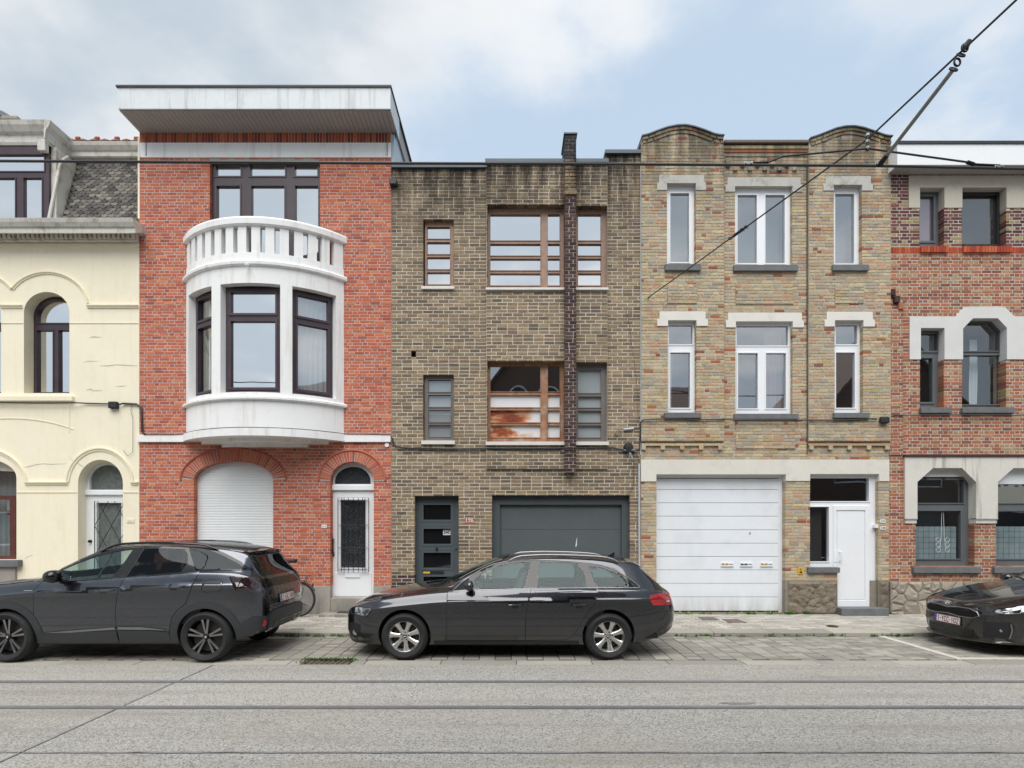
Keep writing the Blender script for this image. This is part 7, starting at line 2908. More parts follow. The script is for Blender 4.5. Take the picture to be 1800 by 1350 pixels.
def suv_side(sd, mode):
    tr = car.patch('window_trim', dlo, m_['gloss_black'], mode, [pn1, pn2, pn3], off=.004)
    car.patch('side_window', pn1, m_['car_glass'], mode, off=.001, rim=.003)
    car.patch('side_window', pn2, m_['car_glass_dark'], mode, off=.001, rim=.003)
    car.patch('side_window', pn3, m_['car_glass_dark'], mode, off=.001, rim=.003)
    for dpoly, kx in ((door_f, (590, 345)), (door_r, (985, 326))):
        dd = car.patch('door', dpoly, car.paint, mode, off=.0035, rim=.01)
        car.patch('door_gap_line', grow(dpoly, .009), m_['well'], mode, [grow(dpoly, -.004)], off=.002, rim=.004, parent=dd)  # shaded gap round the door drawn as a dark ribbon
        hx, hz = pz(car, [kx], 0, zo, kz, -.92)[0]
        q, nn = car.ray(mode, hx, hz)
        hd = MB().tube([q + nn * .006 + Vector((-.12, 0, -.012)), q + nn * .035 + Vector((-.08, 0, .0)), q + nn * .045 + Vector((0, 0, .006)), q + nn * .04 + Vector((.09, 0, .008)), q + nn * .006 + Vector((.125, 0, .006))], [.012, .016, .018, .016, .012], 10)
        car.add(hd, 'handle', car.paint, dd)
        cup = [(hx - .06, hz + .035), (hx + .06, hz + .03), (hx + .05, hz - .025), (hx + .02, hz - .045), (hx - .04, hz - .045), (hx - .09, hz - .02)]
        car.patch('handle_recess', cup, m_['gloss_black'], mode, off=.0045, rim=.004, parent=dd)
        cl = [(p[0], p[1]) for p in (pz(car, [(215, 594), (380, 584), (655, 574), (655, 645), (215, 648)] if dpoly is door_f else [(664, 574), (850, 574), (950, 582), (955, 640), (668, 645)], 0, zo, kz, -.9))]
        car.patch('door_cladding', cl, m_['clad_plastic'], mode, off=.014, rim=.02, parent=dd)
        st = pz(car, [(225, 588), (400, 572), (650, 553), (650, 566), (400, 584)] if dpoly is door_f else [(668, 552), (800, 552), (940, 568), (800, 568), (668, 566)], 0, zo, kz, -.9)
        car.patch('door_highlight', st, m_['alloy_cut'], mode, off=.016, rim=.018, parent=dd)  # bright strip laid on for the body highlight low on the door
    # arch cladding
    for ax in (0, 2.675):
        oc, ic = [], []
        for i in range(25):
            a_ = R(-16 + 212 * i / 24)
            oc.append((ax + .485 * math.cos(a_), .345 + .475 * math.sin(a_)))
            ic.append((ax + .388 * math.cos(a_), .345 + .388 * math.sin(a_)))
        oc = [p if p[1] > .25 else (p[0], .25) for p in oc]
        ic = [p if p[1] > .25 else (p[0], .25) for p in ic]
        car.patch('arch_cladding', oc + ic[::-1], m_['clad_plastic'], mode, off=.012, rim=.03)
    car.patch('door_lining', [(.46, .5), (2.5, .5), (2.8, 1.13), (1.2, 1.08), (.5, 1.02)], m_['dark_plastic'], mode, off=-.05, rim=.01)
    car.patch('sill_strip', [(.44, .245), (2.24, .245), (2.24, .30), (.44, .30)], m_['clad_plastic'], mode, off=.008)
    fc = [(3.10 - .0, 1.0), (3.10, .93)]
    fuel = pz(car, [(1160, 290), (1245, 287), (1257, 300), (1250, 340), (1235, 352), (1150, 354), (1142, 345), (1150, 305)], 0, zo, kz, -.9)
    fo = car.patch('fuel_flap', fuel, car.paint, mode, off=.003, rim=.006)
    car.line('flap_gap', grow(fuel, .004), m_['well'], mode, .003, .001, fo, closed=True)
    # tail lamp: dark triangular cluster
    tl = wp([(3.03, 1.155), (3.14, 1.16), (3.40, 1.135), (3.50, 1.10), (3.53, 1.0), (3.40, .975), (3.15, .97)])
    to = car.patch('tail_lamp', tl, m_['lamp_dark'], mode, off=.006)
    car.line('lamp_edge', [tl[0], tl[6]], m_['gloss_black'], mode, .008, .008, to)
    for k in range(3):
        car.line('lamp_claw', wp([(3.22 + k * .085, 1.12), (3.17 + k * .085, 1.0)]), m_['lamp_dark'], mode, .006, .008, to)
    # bumper cladding at the rear corner
    car.patch('bumper_cladding', wp([(3.14, .30), (3.40, .35), (3.56, .44), (3.555, .60), (3.40, .61), (3.28, .56), (3.18, .50), (3.12, .40)]), m_['clad_plastic'], mode, off=.010, rim=.02)
    rl = []
    for i in range(19):
        x = 1.10 + (2.72 - 1.10) * i / 18
        e = min(1, min(i, 18 - i) / 2.2)
        rl.append((x, sd * (.655 - .025 * (x - 1.1) / 1.6), car.c['zr'](x) + .006 + .045 * e))
    car.add(MB().tube(rl, [.010] + [.017] * 17 + [.010], 8), 'roof_rail', m_['gloss_black'])
    mx, mz = pz(car, [(300, 268)], 0, zo, kz, -1.05)[0]
    v, f = [], []
    n = 16
    for i in range(9):
        t_ = i / 8
        yy = -.11 + .22 * t_
        h_ = math.sqrt(max(.03, 1 - abs(2 * t_ - 1) ** 3))
        for k in range(n):
            a_ = 2 * math.pi * k / n
            v.append((mx + .10 * h_ * math.cos(a_) * (1.15 if math.cos(a_) < 0 else .9), sd * 1.04 + yy, mz + .085 * h_ * math.sin(a_)))
    for i in range(8):
        for k in range(n):
            f.append((i * n + k, i * n + (k + 1) % n, (i + 1) * n + (k + 1) % n, (i + 1) * n + k))
    f += [tuple(range(n)), tuple(range(8 * n, 9 * n))]
    mo = car.add(MB().add(v, f), 'wing_mirror', m_['gloss_black'], None, True, 60)
    car.add(MB().tube([(mx + .05, sd * .86, mz - .09), (mx + .02, sd * .96, mz - .07)], [.035, .03], 8), 'mirror_arm', m_['gloss_black'], mo)
    car.line('badge', [(-.02 + .27, .97), (.27 + .1, .97)], m_['chrome'], mode, .004, .004)
    car.line('bonnet_seam', [(-.5, 1.0), (0, 1.055), (.3, 1.09)], m_['well'], mode, .004, .001)
    car.patch('head_lamp', [(-.82, .93), (-.55, .98), (-.38, .99), (-.5, .88), (-.78, .82)], m_['lamp_clear'], mode, off=.004)


car.both(suv_side)
car.patch('windscreen', ws, m_['car_glass'], 'T', off=.002, rim=.004, grid=.06)
car.line('windscreen_seal', ws, m_['gloss_black'], 'T', .012, .002, closed=True)
rfp = wp([(1.12, -.60), (3.10, -.56), (3.16, -.3), (3.17, 0), (3.16, .3), (3.10, .56), (1.12, .60), (1.24, .3), (1.25, 0), (1.24, -.3)])
car.patch('black_roof', rfp, m_['gloss_black'], 'T', off=.003, grid=.08)
car.patch('rear_window', rw, m_['car_glass_dark'], 'B', off=.004, grid=.07)
car.patch('tailgate_panel', [(-.68, 1.10), (.68, 1.10), (.68, .985), (-.68, .985)], m_['gloss_black'], 'B', off=.008)
car.patch('rear_bumper', [(-.62, .40), (.62, .40), (.64, .60), (.5, .66), (-.5, .66), (-.64, .60)], m_['clad_plastic'], 'B', off=.03, rim=.05)
car.patch('bumper_insert', [(-.5, .43), (.5, .43), (.52, .50), (-.52, .50)], m_['gloss_black'], 'B', off=.036, rim=.02)
for sd in (-1, 1):
    car.patch('reflector', [(sd * .67, .47), (sd * .71, .47), (sd * .715, .56), (sd * .68, .56)] if sd > 0 else [(-.715, .47), (-.67, .47), (-.68, .56), (-.71, .56)], m_['lamp_red'], 'B', off=.03, rim=.02)
    car.patch('exhaust_trim', [(sd * .5 - .1, .385), (sd * .5 + .1, .385), (sd * .5 + .09, .425), (sd * .5 - .09, .425)], m_['chrome'], 'B', off=.036, rim=.02)
sp_v = wp([(3.06, -.57, 1.475), (3.20, -.55, 1.475), (3.27, -.3, 1.49), (3.285, 0, 1.495), (3.27, .3, 1.49), (3.20, .55, 1.475), (3.06, .57, 1.475), (3.0, .3, 1.53), (3.0, 0, 1.545), (3.0, -.3, 1.53)])
n_ = len(sp_v)
car.add(MB().add(sp_v + [(a, b, c_ - .035) for a, b, c_ in sp_v], [tuple(range(n_)), tuple(range(n_, 2 * n_))[::-1]] + [(i, (i + 1) % n_, n_ + (i + 1) % n_, n_ + i) for i in range(n_)]), 'spoiler', m_['gloss_black'])
q, nn = car.ray('B', 0, .80)
car.plate_at(q + Vector((.018, 0, 0)), (1, 0, .16), '2-EAC-049')
for x in (0, 2.675):
    for y in (-.80, .80):
        car.wheel(x, y, .343, .25, 'five_double', .225)
car.seats(1.15, 2.05, .66)
car.dash(.62, 1.06)
car.add(MB().box(.3, 3.1, -.76, .78, .34, .40), 'cabin_floor', m_['well'], None, False)
car.add(MB().box(2.6, 3.05, -.6, .6, .40, 1.05), 'load_cover', m_['seat'], None, False)

# ================================================================== black hatchback at the right edge
def kia_sweep(x, y, z):
    return 0.0


spec = dict(
    zb=[(-.88, .20), (-.75, .17), (-.4, .17), (0, .17), (2.7, .18), (3.3, .26), (3.7, .4)],
    W=[(-.88, .28), (-.86, .40), (-.81, .55), (-.72, .70), (-.58, .81), (-.35, .875), (0, .895), (.6, .90), (2.6, .90), (3.2, .85), (3.5, .76), (3.7, .55)],
    zs=[(-.88, .60), (-.8, .64), (-.6, .70), (-.3, .77), (0, .83), (.6, .91), (1.5, .94), (2.8, .97), (3.3, .95), (3.6, .85), (3.7, .7)],
    zt=[(-.88, .655), (-.84, .70), (-.7, .755), (-.5, .815), (-.1, .895), (.3, .965), (.5, .995), (.66, 1.07), (1.0, 1.235), (1.35, 1.36), (1.65, 1.41), (2.0, 1.42), (2.6, 1.40), (3.1, 1.32), (3.35, 1.15), (3.55, .98), (3.7, .75)],
    wr=[(-.88, .2), (-.8, .45), (-.6, .60), (-.2, .68), (.3, .70), (.66, .70), (1.0, .65), (1.4, .60), (2.0, .58), (2.8, .56), (3.3, .56), (3.7, .4)],
    zr=[(-.88, .63), (-.6, .745), (-.2, .845), (.3, .93), (.66, .97), (.85, 1.07), (1.1, 1.2), (1.4, 1.31), (1.7, 1.355), (2.2, 1.36), (2.8, 1.32), (3.2, 1.2), (3.5, .98), (3.7, .73)],
    arch=[(0, .355, .33), (2.65, .355, .33)], cowl=.97, rearcut=3.2, tuck=.03, crease=.008)
car = Car('parked_car', 'black hatchback with a wide mesh grille parked in the marked bay at the right edge', 7.55, -2.75, spec, m_['paint_black'])
pn1 = [(.80, .985), (1.05, 1.13), (1.35, 1.26), (1.62, 1.315), (1.62, .985)]
pn2 = [(1.72, .99), (1.72, 1.32), (2.3, 1.315), (2.75, 1.25), (2.95, 1.10), (2.9, 1.0)]
dlo = [(.68, .965), (1.0, 1.13), (1.35, 1.285), (1.65, 1.335), (2.3, 1.335), (2.85, 1.26), (3.1, 1.08), (3.05, .98)]
ws = [(.50, 0), (.54, .3), (.66, .59), (.72, .62), (1.36, .53), (1.44, .3), (1.46, 0), (1.44, -.3), (1.36, -.53), (.72, -.62), (.66, -.59), (.54, -.3)]
car.finish_body([('S', pn1), ('S', pn2), ('T', ws)])


def hatch_side(sd, mode):
    car.patch('window_trim', dlo, m_['gloss_black'], mode, [pn1, pn2], off=.004)
    car.patch('side_window', pn1, m_['car_glass'], mode, off=.001, rim=.003)
    car.patch('side_window', pn2, m_['car_glass_dark'], mode, off=.001, rim=.003)
    for dp in ([(.62, .25), (.62, .94), (1.62, .955), (1.60, .6), (1.60, .25)], [(1.63, .25), (1.63, .6), (1.65, .955), (2.6, .965), (2.45, .70), (2.25, .45), (2.2, .25)]):
        dd = car.patch('door', dp, car.paint, mode, off=.0035, rim=.01)
        car.patch('door_gap_line', grow(dp, .008), m_['well'], mode, [grow(dp, -.004)], off=.002, rim=.004, parent=dd)  # dark ribbon for the shaded gap at the door edge
        q, nn = car.ray(mode, max(p[0] for p in dp if p[1] < 1) - .35, .80)
        car.add(MB().tube([q + nn * .005 + Vector((-.1, 0, 0)), q + nn * .04, q + nn * .005 + Vector((.1, 0, 0))], .014, 8), 'handle', car.paint, dd)
    car.patch('door_lining', [(.66, .45), (2.6, .45), (2.8, .90), (.72, .88)], m_['dark_plastic'], mode, off=-.05, rim=.01)
    # head lamp: long wedge along the corner
    hl = [(-.735, .625), (-.70, .665), (-.45, .74), (-.20, .785), (-.16, .765), (-.28, .70), (-.52, .625), (-.68, .60)]
    hl = hl[::-1]
    ho = car.patch('head_lamp', hl, m_['lamp_clear'], mode, off=.004)
    car.line('lamp_edge', hl, m_['gloss_black'], mode, .008, .004, ho, closed=True)
    car.line('lamp_bar', [(-.66, .635), (-.5, .675), (-.30, .74)], m_['plate_white'], mode, .008, .008, ho)
    for k in range(2):
        q, nn = car.ray(mode, -.50 + k * .13, .655 + k * .035)
        car.add(MB().lathe([(0, -.008), (.022, -.004), (.028, .006)], (q.x, q.y + sd * .004, q.z), 'y', 14), 'lamp_lens', m_['gloss_black'], ho)
    # air curtain and fog lamp in the lower corner
    car.patch('corner_intake', [(-.80, .47), (-.60, .50), (-.55, .44), (-.57, .27), (-.79, .25)], m_['dark_plastic'], mode, off=.004)
    car.line('intake_blade', [(-.595, .47), (-.58, .38), (-.59, .27)], m_['satin'], mode, .010, .012)
    q, nn = car.ray(mode, -.67, .37)
    car.add(MB().lathe([(0, -.004), (.02, 0), (.026, .012)], (q.x, q.y + sd * .004, q.z), 'y', 14), 'fog_lamp', m_['lamp_clear'])
    car.line('bonnet_seam', [(-.70, .70), (-.45, .765), (-.1, .83), (.4, .905)], m_['well'], mode, .003, .001)
    mx, mz = .86, .98
    v, f = [], []
    n = 14
    for i in range(9):
        t_ = i / 8
        h_ = math.sqrt(max(.03, 1 - abs(2 * t_ - 1) ** 3))
        for k in range(n):
            a_ = 2 * math.pi * k / n
            v.append((mx + .09 * h_ * math.cos(a_), sd * 1.0 - .1 + .2 * t_, mz + .07 * h_ * math.sin(a_)))
    for i in range(8):
        for k in range(n):
            f.append((i * n + k, i * n + (k + 1) % n, (i + 1) * n + (k + 1) % n, (i + 1) * n + k))
    f += [tuple(range(n)), tuple(range(8 * n, 9 * n))]
    car.add(MB().add(v, f), 'wing_mirror', car.paint, None, True, 60)
    car.patch('tail_lamp', [(3.2, .92), (3.5, .90), (3.62, .82), (3.6, .75), (3.25, .80)], m_['lamp_red'], mode, off=.004)


car.both(hatch_side)
car.patch('windscreen', ws, m_['car_glass'], 'T', off=.002, rim=.004, grid=.06)
car.line('windscreen_seal', ws, m_['gloss_black'], 'T', .012, .002, closed=True)
# upper grille with pinched middle
gu = [(-.53, .545), (-.50, .60), (-.40, .628), (-.20, .635), (-.10, .622), (0, .612), (.10, .622), (.20, .635), (.40, .628), (.50, .60), (.53, .545), (.45, .505), (.22, .50), (.12, .515), (0, .52), (-.12, .515), (-.22, .50), (-.45, .505)]
gb = car.patch('front_grille', gu, m_['dark_plastic'], 'F', off=.004, rim=.02)
car.line('grille_surround', gu, m_['satin'], 'F', .008, .010, gb, closed=True)
gm = MB()
gin = grow(gu, -.012)
for r_ in range(7):
    z = .512 + r_ * .018
    for i in range(40):
        y = -.52 + i * .027 + (.0135 if r_ % 2 else 0)
        if inside((y, z), gin):
            q, nn = car.ray('F', y, z)
            h_ = [(0, .010), (.012, .004), (.012, -.004), (0, -.010), (-.012, -.004), (-.012, .004)]
            b0 = len(gm.v)
            gm.v += [(q.x - .013, y + a * .62, z + b * .62) for a, b in h_] + [(q.x - .008, y + a, z + b) for a, b in h_]
            gm.f += [(b0 + k, b0 + (k + 1) % 6, b0 + 6 + (k + 1) % 6, b0 + 6 + k) for k in range(6)]
go = car.add(gm, 'grille_mesh', m_['alloy_dark'], gb, False)
go['kind'] = 'stuff'
# lower intake
gl2 = [(-.44, .34), (.44, .34), (.52, .22), (.46, .185), (-.46, .185), (-.52, .22)]
g2 = car.patch('lower_intake', gl2, m_['dark_plastic'], 'F', off=.004, rim=.02)
for i in range(5):
    z = .205 + i * .028
    car.line('intake_bar', [(-.45, z), (.45, z)], m_['gloss_black'], 'F', .006, .010, g2)
q, nn = car.ray('F', 0, .425)
car.plate_at(q + Vector((-.018, 0, 0)), (-1, 0, .06), '1-YCC-102')
# emblem: chrome oval with letters
q, nn = car.ray('F', 0, .672)
ef = Vector((-1, 0, .35)).normalized()
sd_ = Vector((0, -1, 0))
upv_ = sd_.cross(ef) * -1 if (sd_.cross(ef)).z < 0 else sd_.cross(ef)
q = q + ef * .010
em = car.add(MB().tube([q + sd_ * (.06 * math.cos(R(a))) + upv_ * (.028 * math.sin(R(a))) for a in range(0, 360, 15)], .004, 6, True), 'emblem', m_['chrome'])
cu = bpy.data.curves.new('emblem_letters', 'FONT')
cu.body = 'KIA'
cu.size = .045
cu.align_x = 'CENTER'
cu.align_y = 'CENTER'
cu.extrude = .001
cu.offset = .001
t_ = bpy.data.objects.new('emblem_letters', cu)
C.objects.link(t_)
me = bpy.data.meshes.new_from_object(t_.evaluated_get(bpy.context.evaluated_depsgraph_get()))
bpy.data.objects.remove(t_)
for v in me.vertices:
    v.co = q + sd_ * (v.co.x * 1.05) + upv_ * v.co.y + ef * (.004 + v.co.z)
me.materials.append(m_['chrome'])
o = bpy.data.objects.new('emblem_letters', me)
C.objects.link(o)
o.parent = em
# splitter lip
lip = []
for i in range(25):
    y = -.80 + 1.60 * i / 24
    q, nn = car.ray('F', y, .215)
    lip.append((q.x - .035, y, .165 + .015 * abs(y)))
lv, lf = [], []
for i, p in enumerate(lip):
    lv += [(p[0], p[1], p[2]), (p[0] - .006, p[1], p[2] + .014), (p[0] + .06, p[1], p[2] + .05), (p[0] + .12, p[1], p[2] - .01)]
    if i:
        for k in range(4):
            lf.append(((i - 1) * 4 + k, (i - 1) * 4 + (k + 1) % 4, i * 4 + (k + 1) % 4, i * 4 + k))
lf += [(0, 1, 2, 3), (99, 98, 97, 96)]
car.add(MB().add(lv, lf), 'front_lip', car.paint)
car.add(MB().tube([(.48, -.45, .99), (.52, -.1, 1.02), (.54, .2, 1.03)], .008, 6), 'wiper', m_['dark_plastic'])
for x in (0, 2.65):
    for y in (-.78, .78):
        car.wheel(x, y, .318, .218, 'five_double')
car.seats(1.3, 2.2, .54)
car.dash(.74, .90)
car.add(MB().box(.3, 3.4, -.75, .75, .26, .32), 'cabin_floor', m_['well'], None, False)
# ------------------------------------------------------------------ bicycle against the red wall
bkx, bky = fx(524, -.32), -.33
zg = zwalk(0, bky) + .003
bk = thing('bicycle', (bkx, bky, zg), 'dark city bicycle with a rear rack leaning on the red brick wall', 'bicycle')
WR_ = .345


def bwheel(x):
    w = MB().lathe([(WR_ - .034, -.014), (WR_ - .02, -.019), (WR_ - .004, -.012), (WR_, 0), (WR_ - .004, .012), (WR_ - .02, .019), (WR_ - .034, .014)], (x, bky, zg + WR_), 'y', 48)
    o = w.build('wheel', m_['tyre'], bk, smooth=True)
    MB().lathe([(WR_ - .034, -.013), (WR_ - .05, -.010), (WR_ - .05, .010), (WR_ - .034, .013)], (x, bky, zg + WR_), 'y', 48).build('rim', m_['satin'], o, smooth=True)
    sp = MB()
    for k in range(28):
        a = 2 * math.pi * k / 28
        b = a + (.35 if k % 2 else -.35)
        s_ = .028 if (k // 2) % 2 else -.028
        sp.tube([(x + .02 * math.cos(b), bky + s_, zg + WR_ + .02 * math.sin(b)), (x + (WR_ - .05) * math.cos(a), bky, zg + WR_ + (WR_ - .05) * math.sin(a))], .0013, 4, cap=False)
    so = sp.build('spokes', m_['steel'], o)
    so['kind'] = 'stuff'
    MB().lathe([(0, -.05), (.014, -.05), (.014, -.03), (.025, -.028), (.014, -.02), (.014, .02), (.025, .028), (.014, .03), (.014, .05), (0, .05)], (x, bky, zg + WR_), 'y', 14).build('hub', m_['iron'], o, smooth=True)
    return o


bwheel(bkx)
fwx = bkx - 1.08
bwheel(fwx)
hz = zg + WR_
fr = MB()
Bp = lambda x, z, y=0.0: (bkx + x, bky + y, zg + z)
bb_, st_top, ht0, ht1 = Bp(-.46, .30), Bp(-.57, .82), Bp(-.93, .70), Bp(-.90, .86)
fr.tube([bb_, st_top], .016, 8).tube([Bp(-.55, .74), ht1], .017, 8).tube([bb_, ht0], .019, 8).tube([ht0, ht1], .02, 8)
for s_ in (-.05, .05):
    fr.tube([Bp(-.46, .30, s_ * .6), Bp(0, WR_, s_)], .010, 6).tube([Bp(-.55, .74, s_ * .4), Bp(0, WR_, s_)], .009, 6)
    fr.tube([Bp(-.935, .68, s_ * .5), Bp(-1.0, .5, s_), Bp(-1.08, WR_, s_)], .012, 6)
fr.build('frame', m_['iron'], bk, smooth=True)
MB().tube([st_top, Bp(-.6, .93)], .013, 8).build('seat_post', m_['steel'], bk, smooth=True)
# saddle
sx = at(510, 988, bky).x - bkx
sz = at(510, 987, bky).z - zg
sv, sf = [], []
for i in range(13):
    t_ = i / 12
    x = -.17 + .29 * t_
    wd = .022 + .075 * (max(0, (t_ - .3) / .7)) ** 1.3 if t_ < .93 else .06
    hh = .018 + .02 * t_
    for k in range(12):
        a = 2 * math.pi * k / 12
        sv.append((bkx + sx + x, bky + wd * math.cos(a), zg + sz + hh * math.sin(a) + .03 * max(0, t_ - .6)))
    if i:
        for k in range(12):
            sf.append(((i - 1) * 12 + k, (i - 1) * 12 + (k + 1) % 12, i * 12 + (k + 1) % 12, i * 12 + k))
sf += [tuple(range(12)), tuple(range(144, 156))]
MB().add(sv, sf).build('saddle', m_['dark_plastic'], bk, smooth=True, angle=70)
rk = MB()
rz = at(530, 1012, bky).z - zg
for s_ in (-.05, .05):
    rk.tube([Bp(-.30, rz, s_), Bp(.24, rz, s_)], .006, 6)
    rk.tube([Bp(.18, rz, s_), Bp(.02, WR_, s_ * 1.3)], .005, 6)
    rk.tube([Bp(-.05, rz, s_), Bp(.0, WR_, s_ * 1.3)], .005, 6)
for x in (-.25, -.05, .1, .24):
    rk.tube([Bp(x, rz, -.05), Bp(x, rz, .05)], .005, 6)
rk.build('rear_rack', m_['iron'], bk, smooth=True)
fd = [(bkx + (WR_ + .025) * math.cos(R(a)), zg + WR_ + (WR_ + .025) * math.sin(R(a))) for a in range(25, 171, 6)]
fv, ff = [], []
for i, (x, z) in enumerate(fd):
    for (yy, rr) in ((-.025, -.012), (-.012, 0), (.012, 0), (.025, -.012)):
        cx_, cz_ = x - bkx, z - zg - WR_
        ln = math.hypot(cx_, cz_)
        fv.append((bkx + cx_ * (ln + rr) / ln, bky + yy, zg + WR_ + cz_ * (ln + rr) / ln))
    if i:
        for k in range(3):
            ff.append(((i - 1) * 4 + k, (i - 1) * 4 + k + 1, i * 4 + k + 1, i * 4 + k))
MB().add(fv, ff).build('mudguard', m_['black_trim'], bk, smooth=True)
MB().lathe([(0, -.02), (.03, -.018), (.034, 0)], (bkx + .30, bky - .0, zg + .62), 'x', 14).build('rear_lamp', m_['lamp_red'], bk)
MB().lathe([(.085, -.004), (.095, 0), (.085, .004)], (bkx - .46, bky - .06, zg + .30), 'y', 30).build('chainring', m_['steel'], bk)
MB().tube([Bp(-.46, .30, -.07), Bp(-.30, .26, -.09)], .010, 6).box(bkx - .34, bkx - .25, bky - .19, bky - .10, zg + .25, zg + .27).build('crank', m_['iron'], bk)
MB().tube([Bp(0, WR_ - .03, -.05), Bp(.18, WR_ - .115, -.06), Bp(.2, WR_ - .115, -.06)], .008, 6).build('kickstand', m_['iron'], bk)
MB().tube([ht1, Bp(-.88, 1.0), Bp(-.86, 1.04, -.1), Bp(-.78, 1.05, -.28), Bp(-.66, 1.04, -.30)], .011, 8).tube([Bp(-.88, 1.0), Bp(-.86, 1.04, .1), Bp(-.78, 1.05, .28), Bp(-.66, 1.04, .3)], .011, 8).build('handlebar', m_['steel'], bk, smooth=True)

# ------------------------------------------------------------------ overhead line of the tram
YT = -11.75 + 6.43 + .0
YT = 6.43 - DF
cb = m_['cable']
tw = thing('contact_wire', (0, YT, 5.8), 'long dark tram contact wire crossing the whole picture before the houses', 'wire')


def twz(px):
    return at(px, np.interp(px, [0, 700, 1000, 1540, 1800], [283, 287, 288, 291.5, 297]), YT).z


pts = [(fx(px, YT), YT, twz(px)) for px in range(-900, 2701, 60)]
MB().tube(pts, .0145, 8).build('wire', cb, tw, smooth=True)
for px, up in ((1315, 0), (1545, 0), (1755, 0)):
    x, z = fx(px, YT), twz(px)
    cl = MB().box(x - .05, x + .05, YT - .016, YT + .016, z - .004, z + .03).build('clamp', m_['steel'], tw, bevel=.006)
    for s_ in (-.03, .03):
        MB().lathe([(0, -.028), (.011, -.028), (.011, -.012)], (x + s_, YT, z + .012), 'y', 10).build('clamp_bolt', m_['satin'], cl)
A0 = Vector((fx(1137), -.005, fz(525)))
B0 = Vector((fx(1525, 6.40 - DF), 6.40 - DF, at(1525, 245, 6.40 - DF).z))
C0 = Vector((at(1766, 19, 5.0 - DF)))
C1 = C0 + (C0 - B0) * 2.2
sw = thing('span_wire', A0, 'dark diagonal span wire with a turnbuckle anchored in the yellow brick wall', 'wire')
T0 = A0.lerp(B0, .50)
MB().tube([A0, A0.lerp(B0, .25) + Vector((0, 0, -.004)), T0], .010, 6).build('wire', cb, sw, smooth=True)
d_ = (B0 - A0).normalized()
# turnbuckle near photo (1297, 410)
best = min((abs((at(0, 0, 0).x * 0 + (CX + F * (A0.lerp(B0, t_ / 200).x) / (DF + A0.lerp(B0, t_ / 200).y))) - 1297), t_ / 200) for t_ in range(200))[1]
tc_ = A0.lerp(B0, best)
MB().tube([T0, B0], .010, 6).build('wire', cb, sw, smooth=True)
tb = MB()
for s_ in (-1, 1):
    off = Vector((0, 0, .018 * s_))
    tb.tube([tc_ - d_ * .11 + off, tc_ + d_ * .11 + off], .007, 6)
tb.tube([tc_ - d_ * .19, tc_ - d_ * .10], .013, 8).tube([tc_ + d_ * .10, tc_ + d_ * .19], .013, 8)
tb.build('turnbuckle', m_['iron'], sw)
for f_ in (.19, .10, -.21):
    q = tc_ + d_ * f_
    MB().tube([q + Vector((.03 * math.cos(R(a)), 0, .018 * math.sin(R(a)))) for a in range(0, 360, 30)], .006, 6, True).build('eye', m_['iron'], sw)
MB().lathe([(0, -.03), (.03, -.03), (.03, -.012), (.045, -.01), (.045, 0)], (A0.x, A0.y, A0.z), 'y', 12).build('wall_anchor', m_['iron'], sw)
MB().tube([B0, C0, C1], .010, 6).build('wire', cb, sw, smooth=True)
MB().tube([B0 + Vector((0, 0, .06)), B0 + Vector((0, 0, -.12))], [.014, .02], 8).build('hanger', m_['iron'], sw)
ins = MB()
for k in range(3):
    q = B0 + Vector((0, 0, .05 - k * .07))
    ins.lathe([(0, -.02), (.019, -.012), (.019, .012), (0, .02)], q, 'z', 12)
ins.build('insulator', m_['pipe'], sw, smooth=True)
BB = B0 + Vector((0, 0, -.10))
br1 = [BB, Vector((fx(1375, YT), YT, at(1375, 275, YT).z)), Vector((fx(1350, YT), YT, twz(1350) + .03))]
bd = thing('bridle_wire', BB, 'forked bridle wire tying the contact wire to the diagonal span wire', 'wire')
MB().tube(br1, .0105, 6).build('wire', cb, bd, smooth=True)
MB().tube([br1[2], Vector((fx(1318, YT), YT, twz(1318) + .022))], .012, 6).build('rod', m_['iron'], bd)
br2 = [BB, Vector((fx(1700, YT), YT, at(1700, 285, YT).z)), Vector((fx(1712, YT), YT, at(1712, 289, YT).z))]
MB().tube(br2, .0105, 6).build('wire', cb, bd, smooth=True)
MB().tube([br2[1], br2[2]], .02, 8).build('eye', m_['iron'], bd)
MB().tube([br2[2], Vector((fx(1757, YT), YT, at(1757, 291, YT).z))], .013, 8).build('rod', m_['iron'], bd)
# steady arm
P0 = Vector((fx(1546, YT), YT, twz(1546) + .01))
P1 = at(1676, 122, 5.42 - DF)
P2 = at(1696, 84, 5.36 - DF)
sa = thing('steady_arm', P0, 'grey slanting steady arm with black insulator holding the tram wire at upper right', 'pole')
MB().tube([P0 + (P1 - P0) * .1, P1], .019, 12).build('rod', m_['arm'], sa, smooth=True)
MB().tube([P0, P0 + (P1 - P0) * .12], [.03, .024], 10).build('foot_joint', m_['iron'], sa, smooth=True)
for k in range(4):
    q = P1.lerp(P2, k / 3.0)
    MB().tube([q + Vector((.028 * math.cos(R(a)), .0 if k % 2 else .028 * math.sin(R(a)), .035 * math.sin(R(a)))) for a in range(0, 360, 30)], .009, 8, True).build('link', m_['iron'], sa, smooth=True)
MB().tube([P2, P2 + Vector((.03, -.02, .05))], [.03, .022], 10).build('wire_clip', m_['iron'], sa, smooth=True)

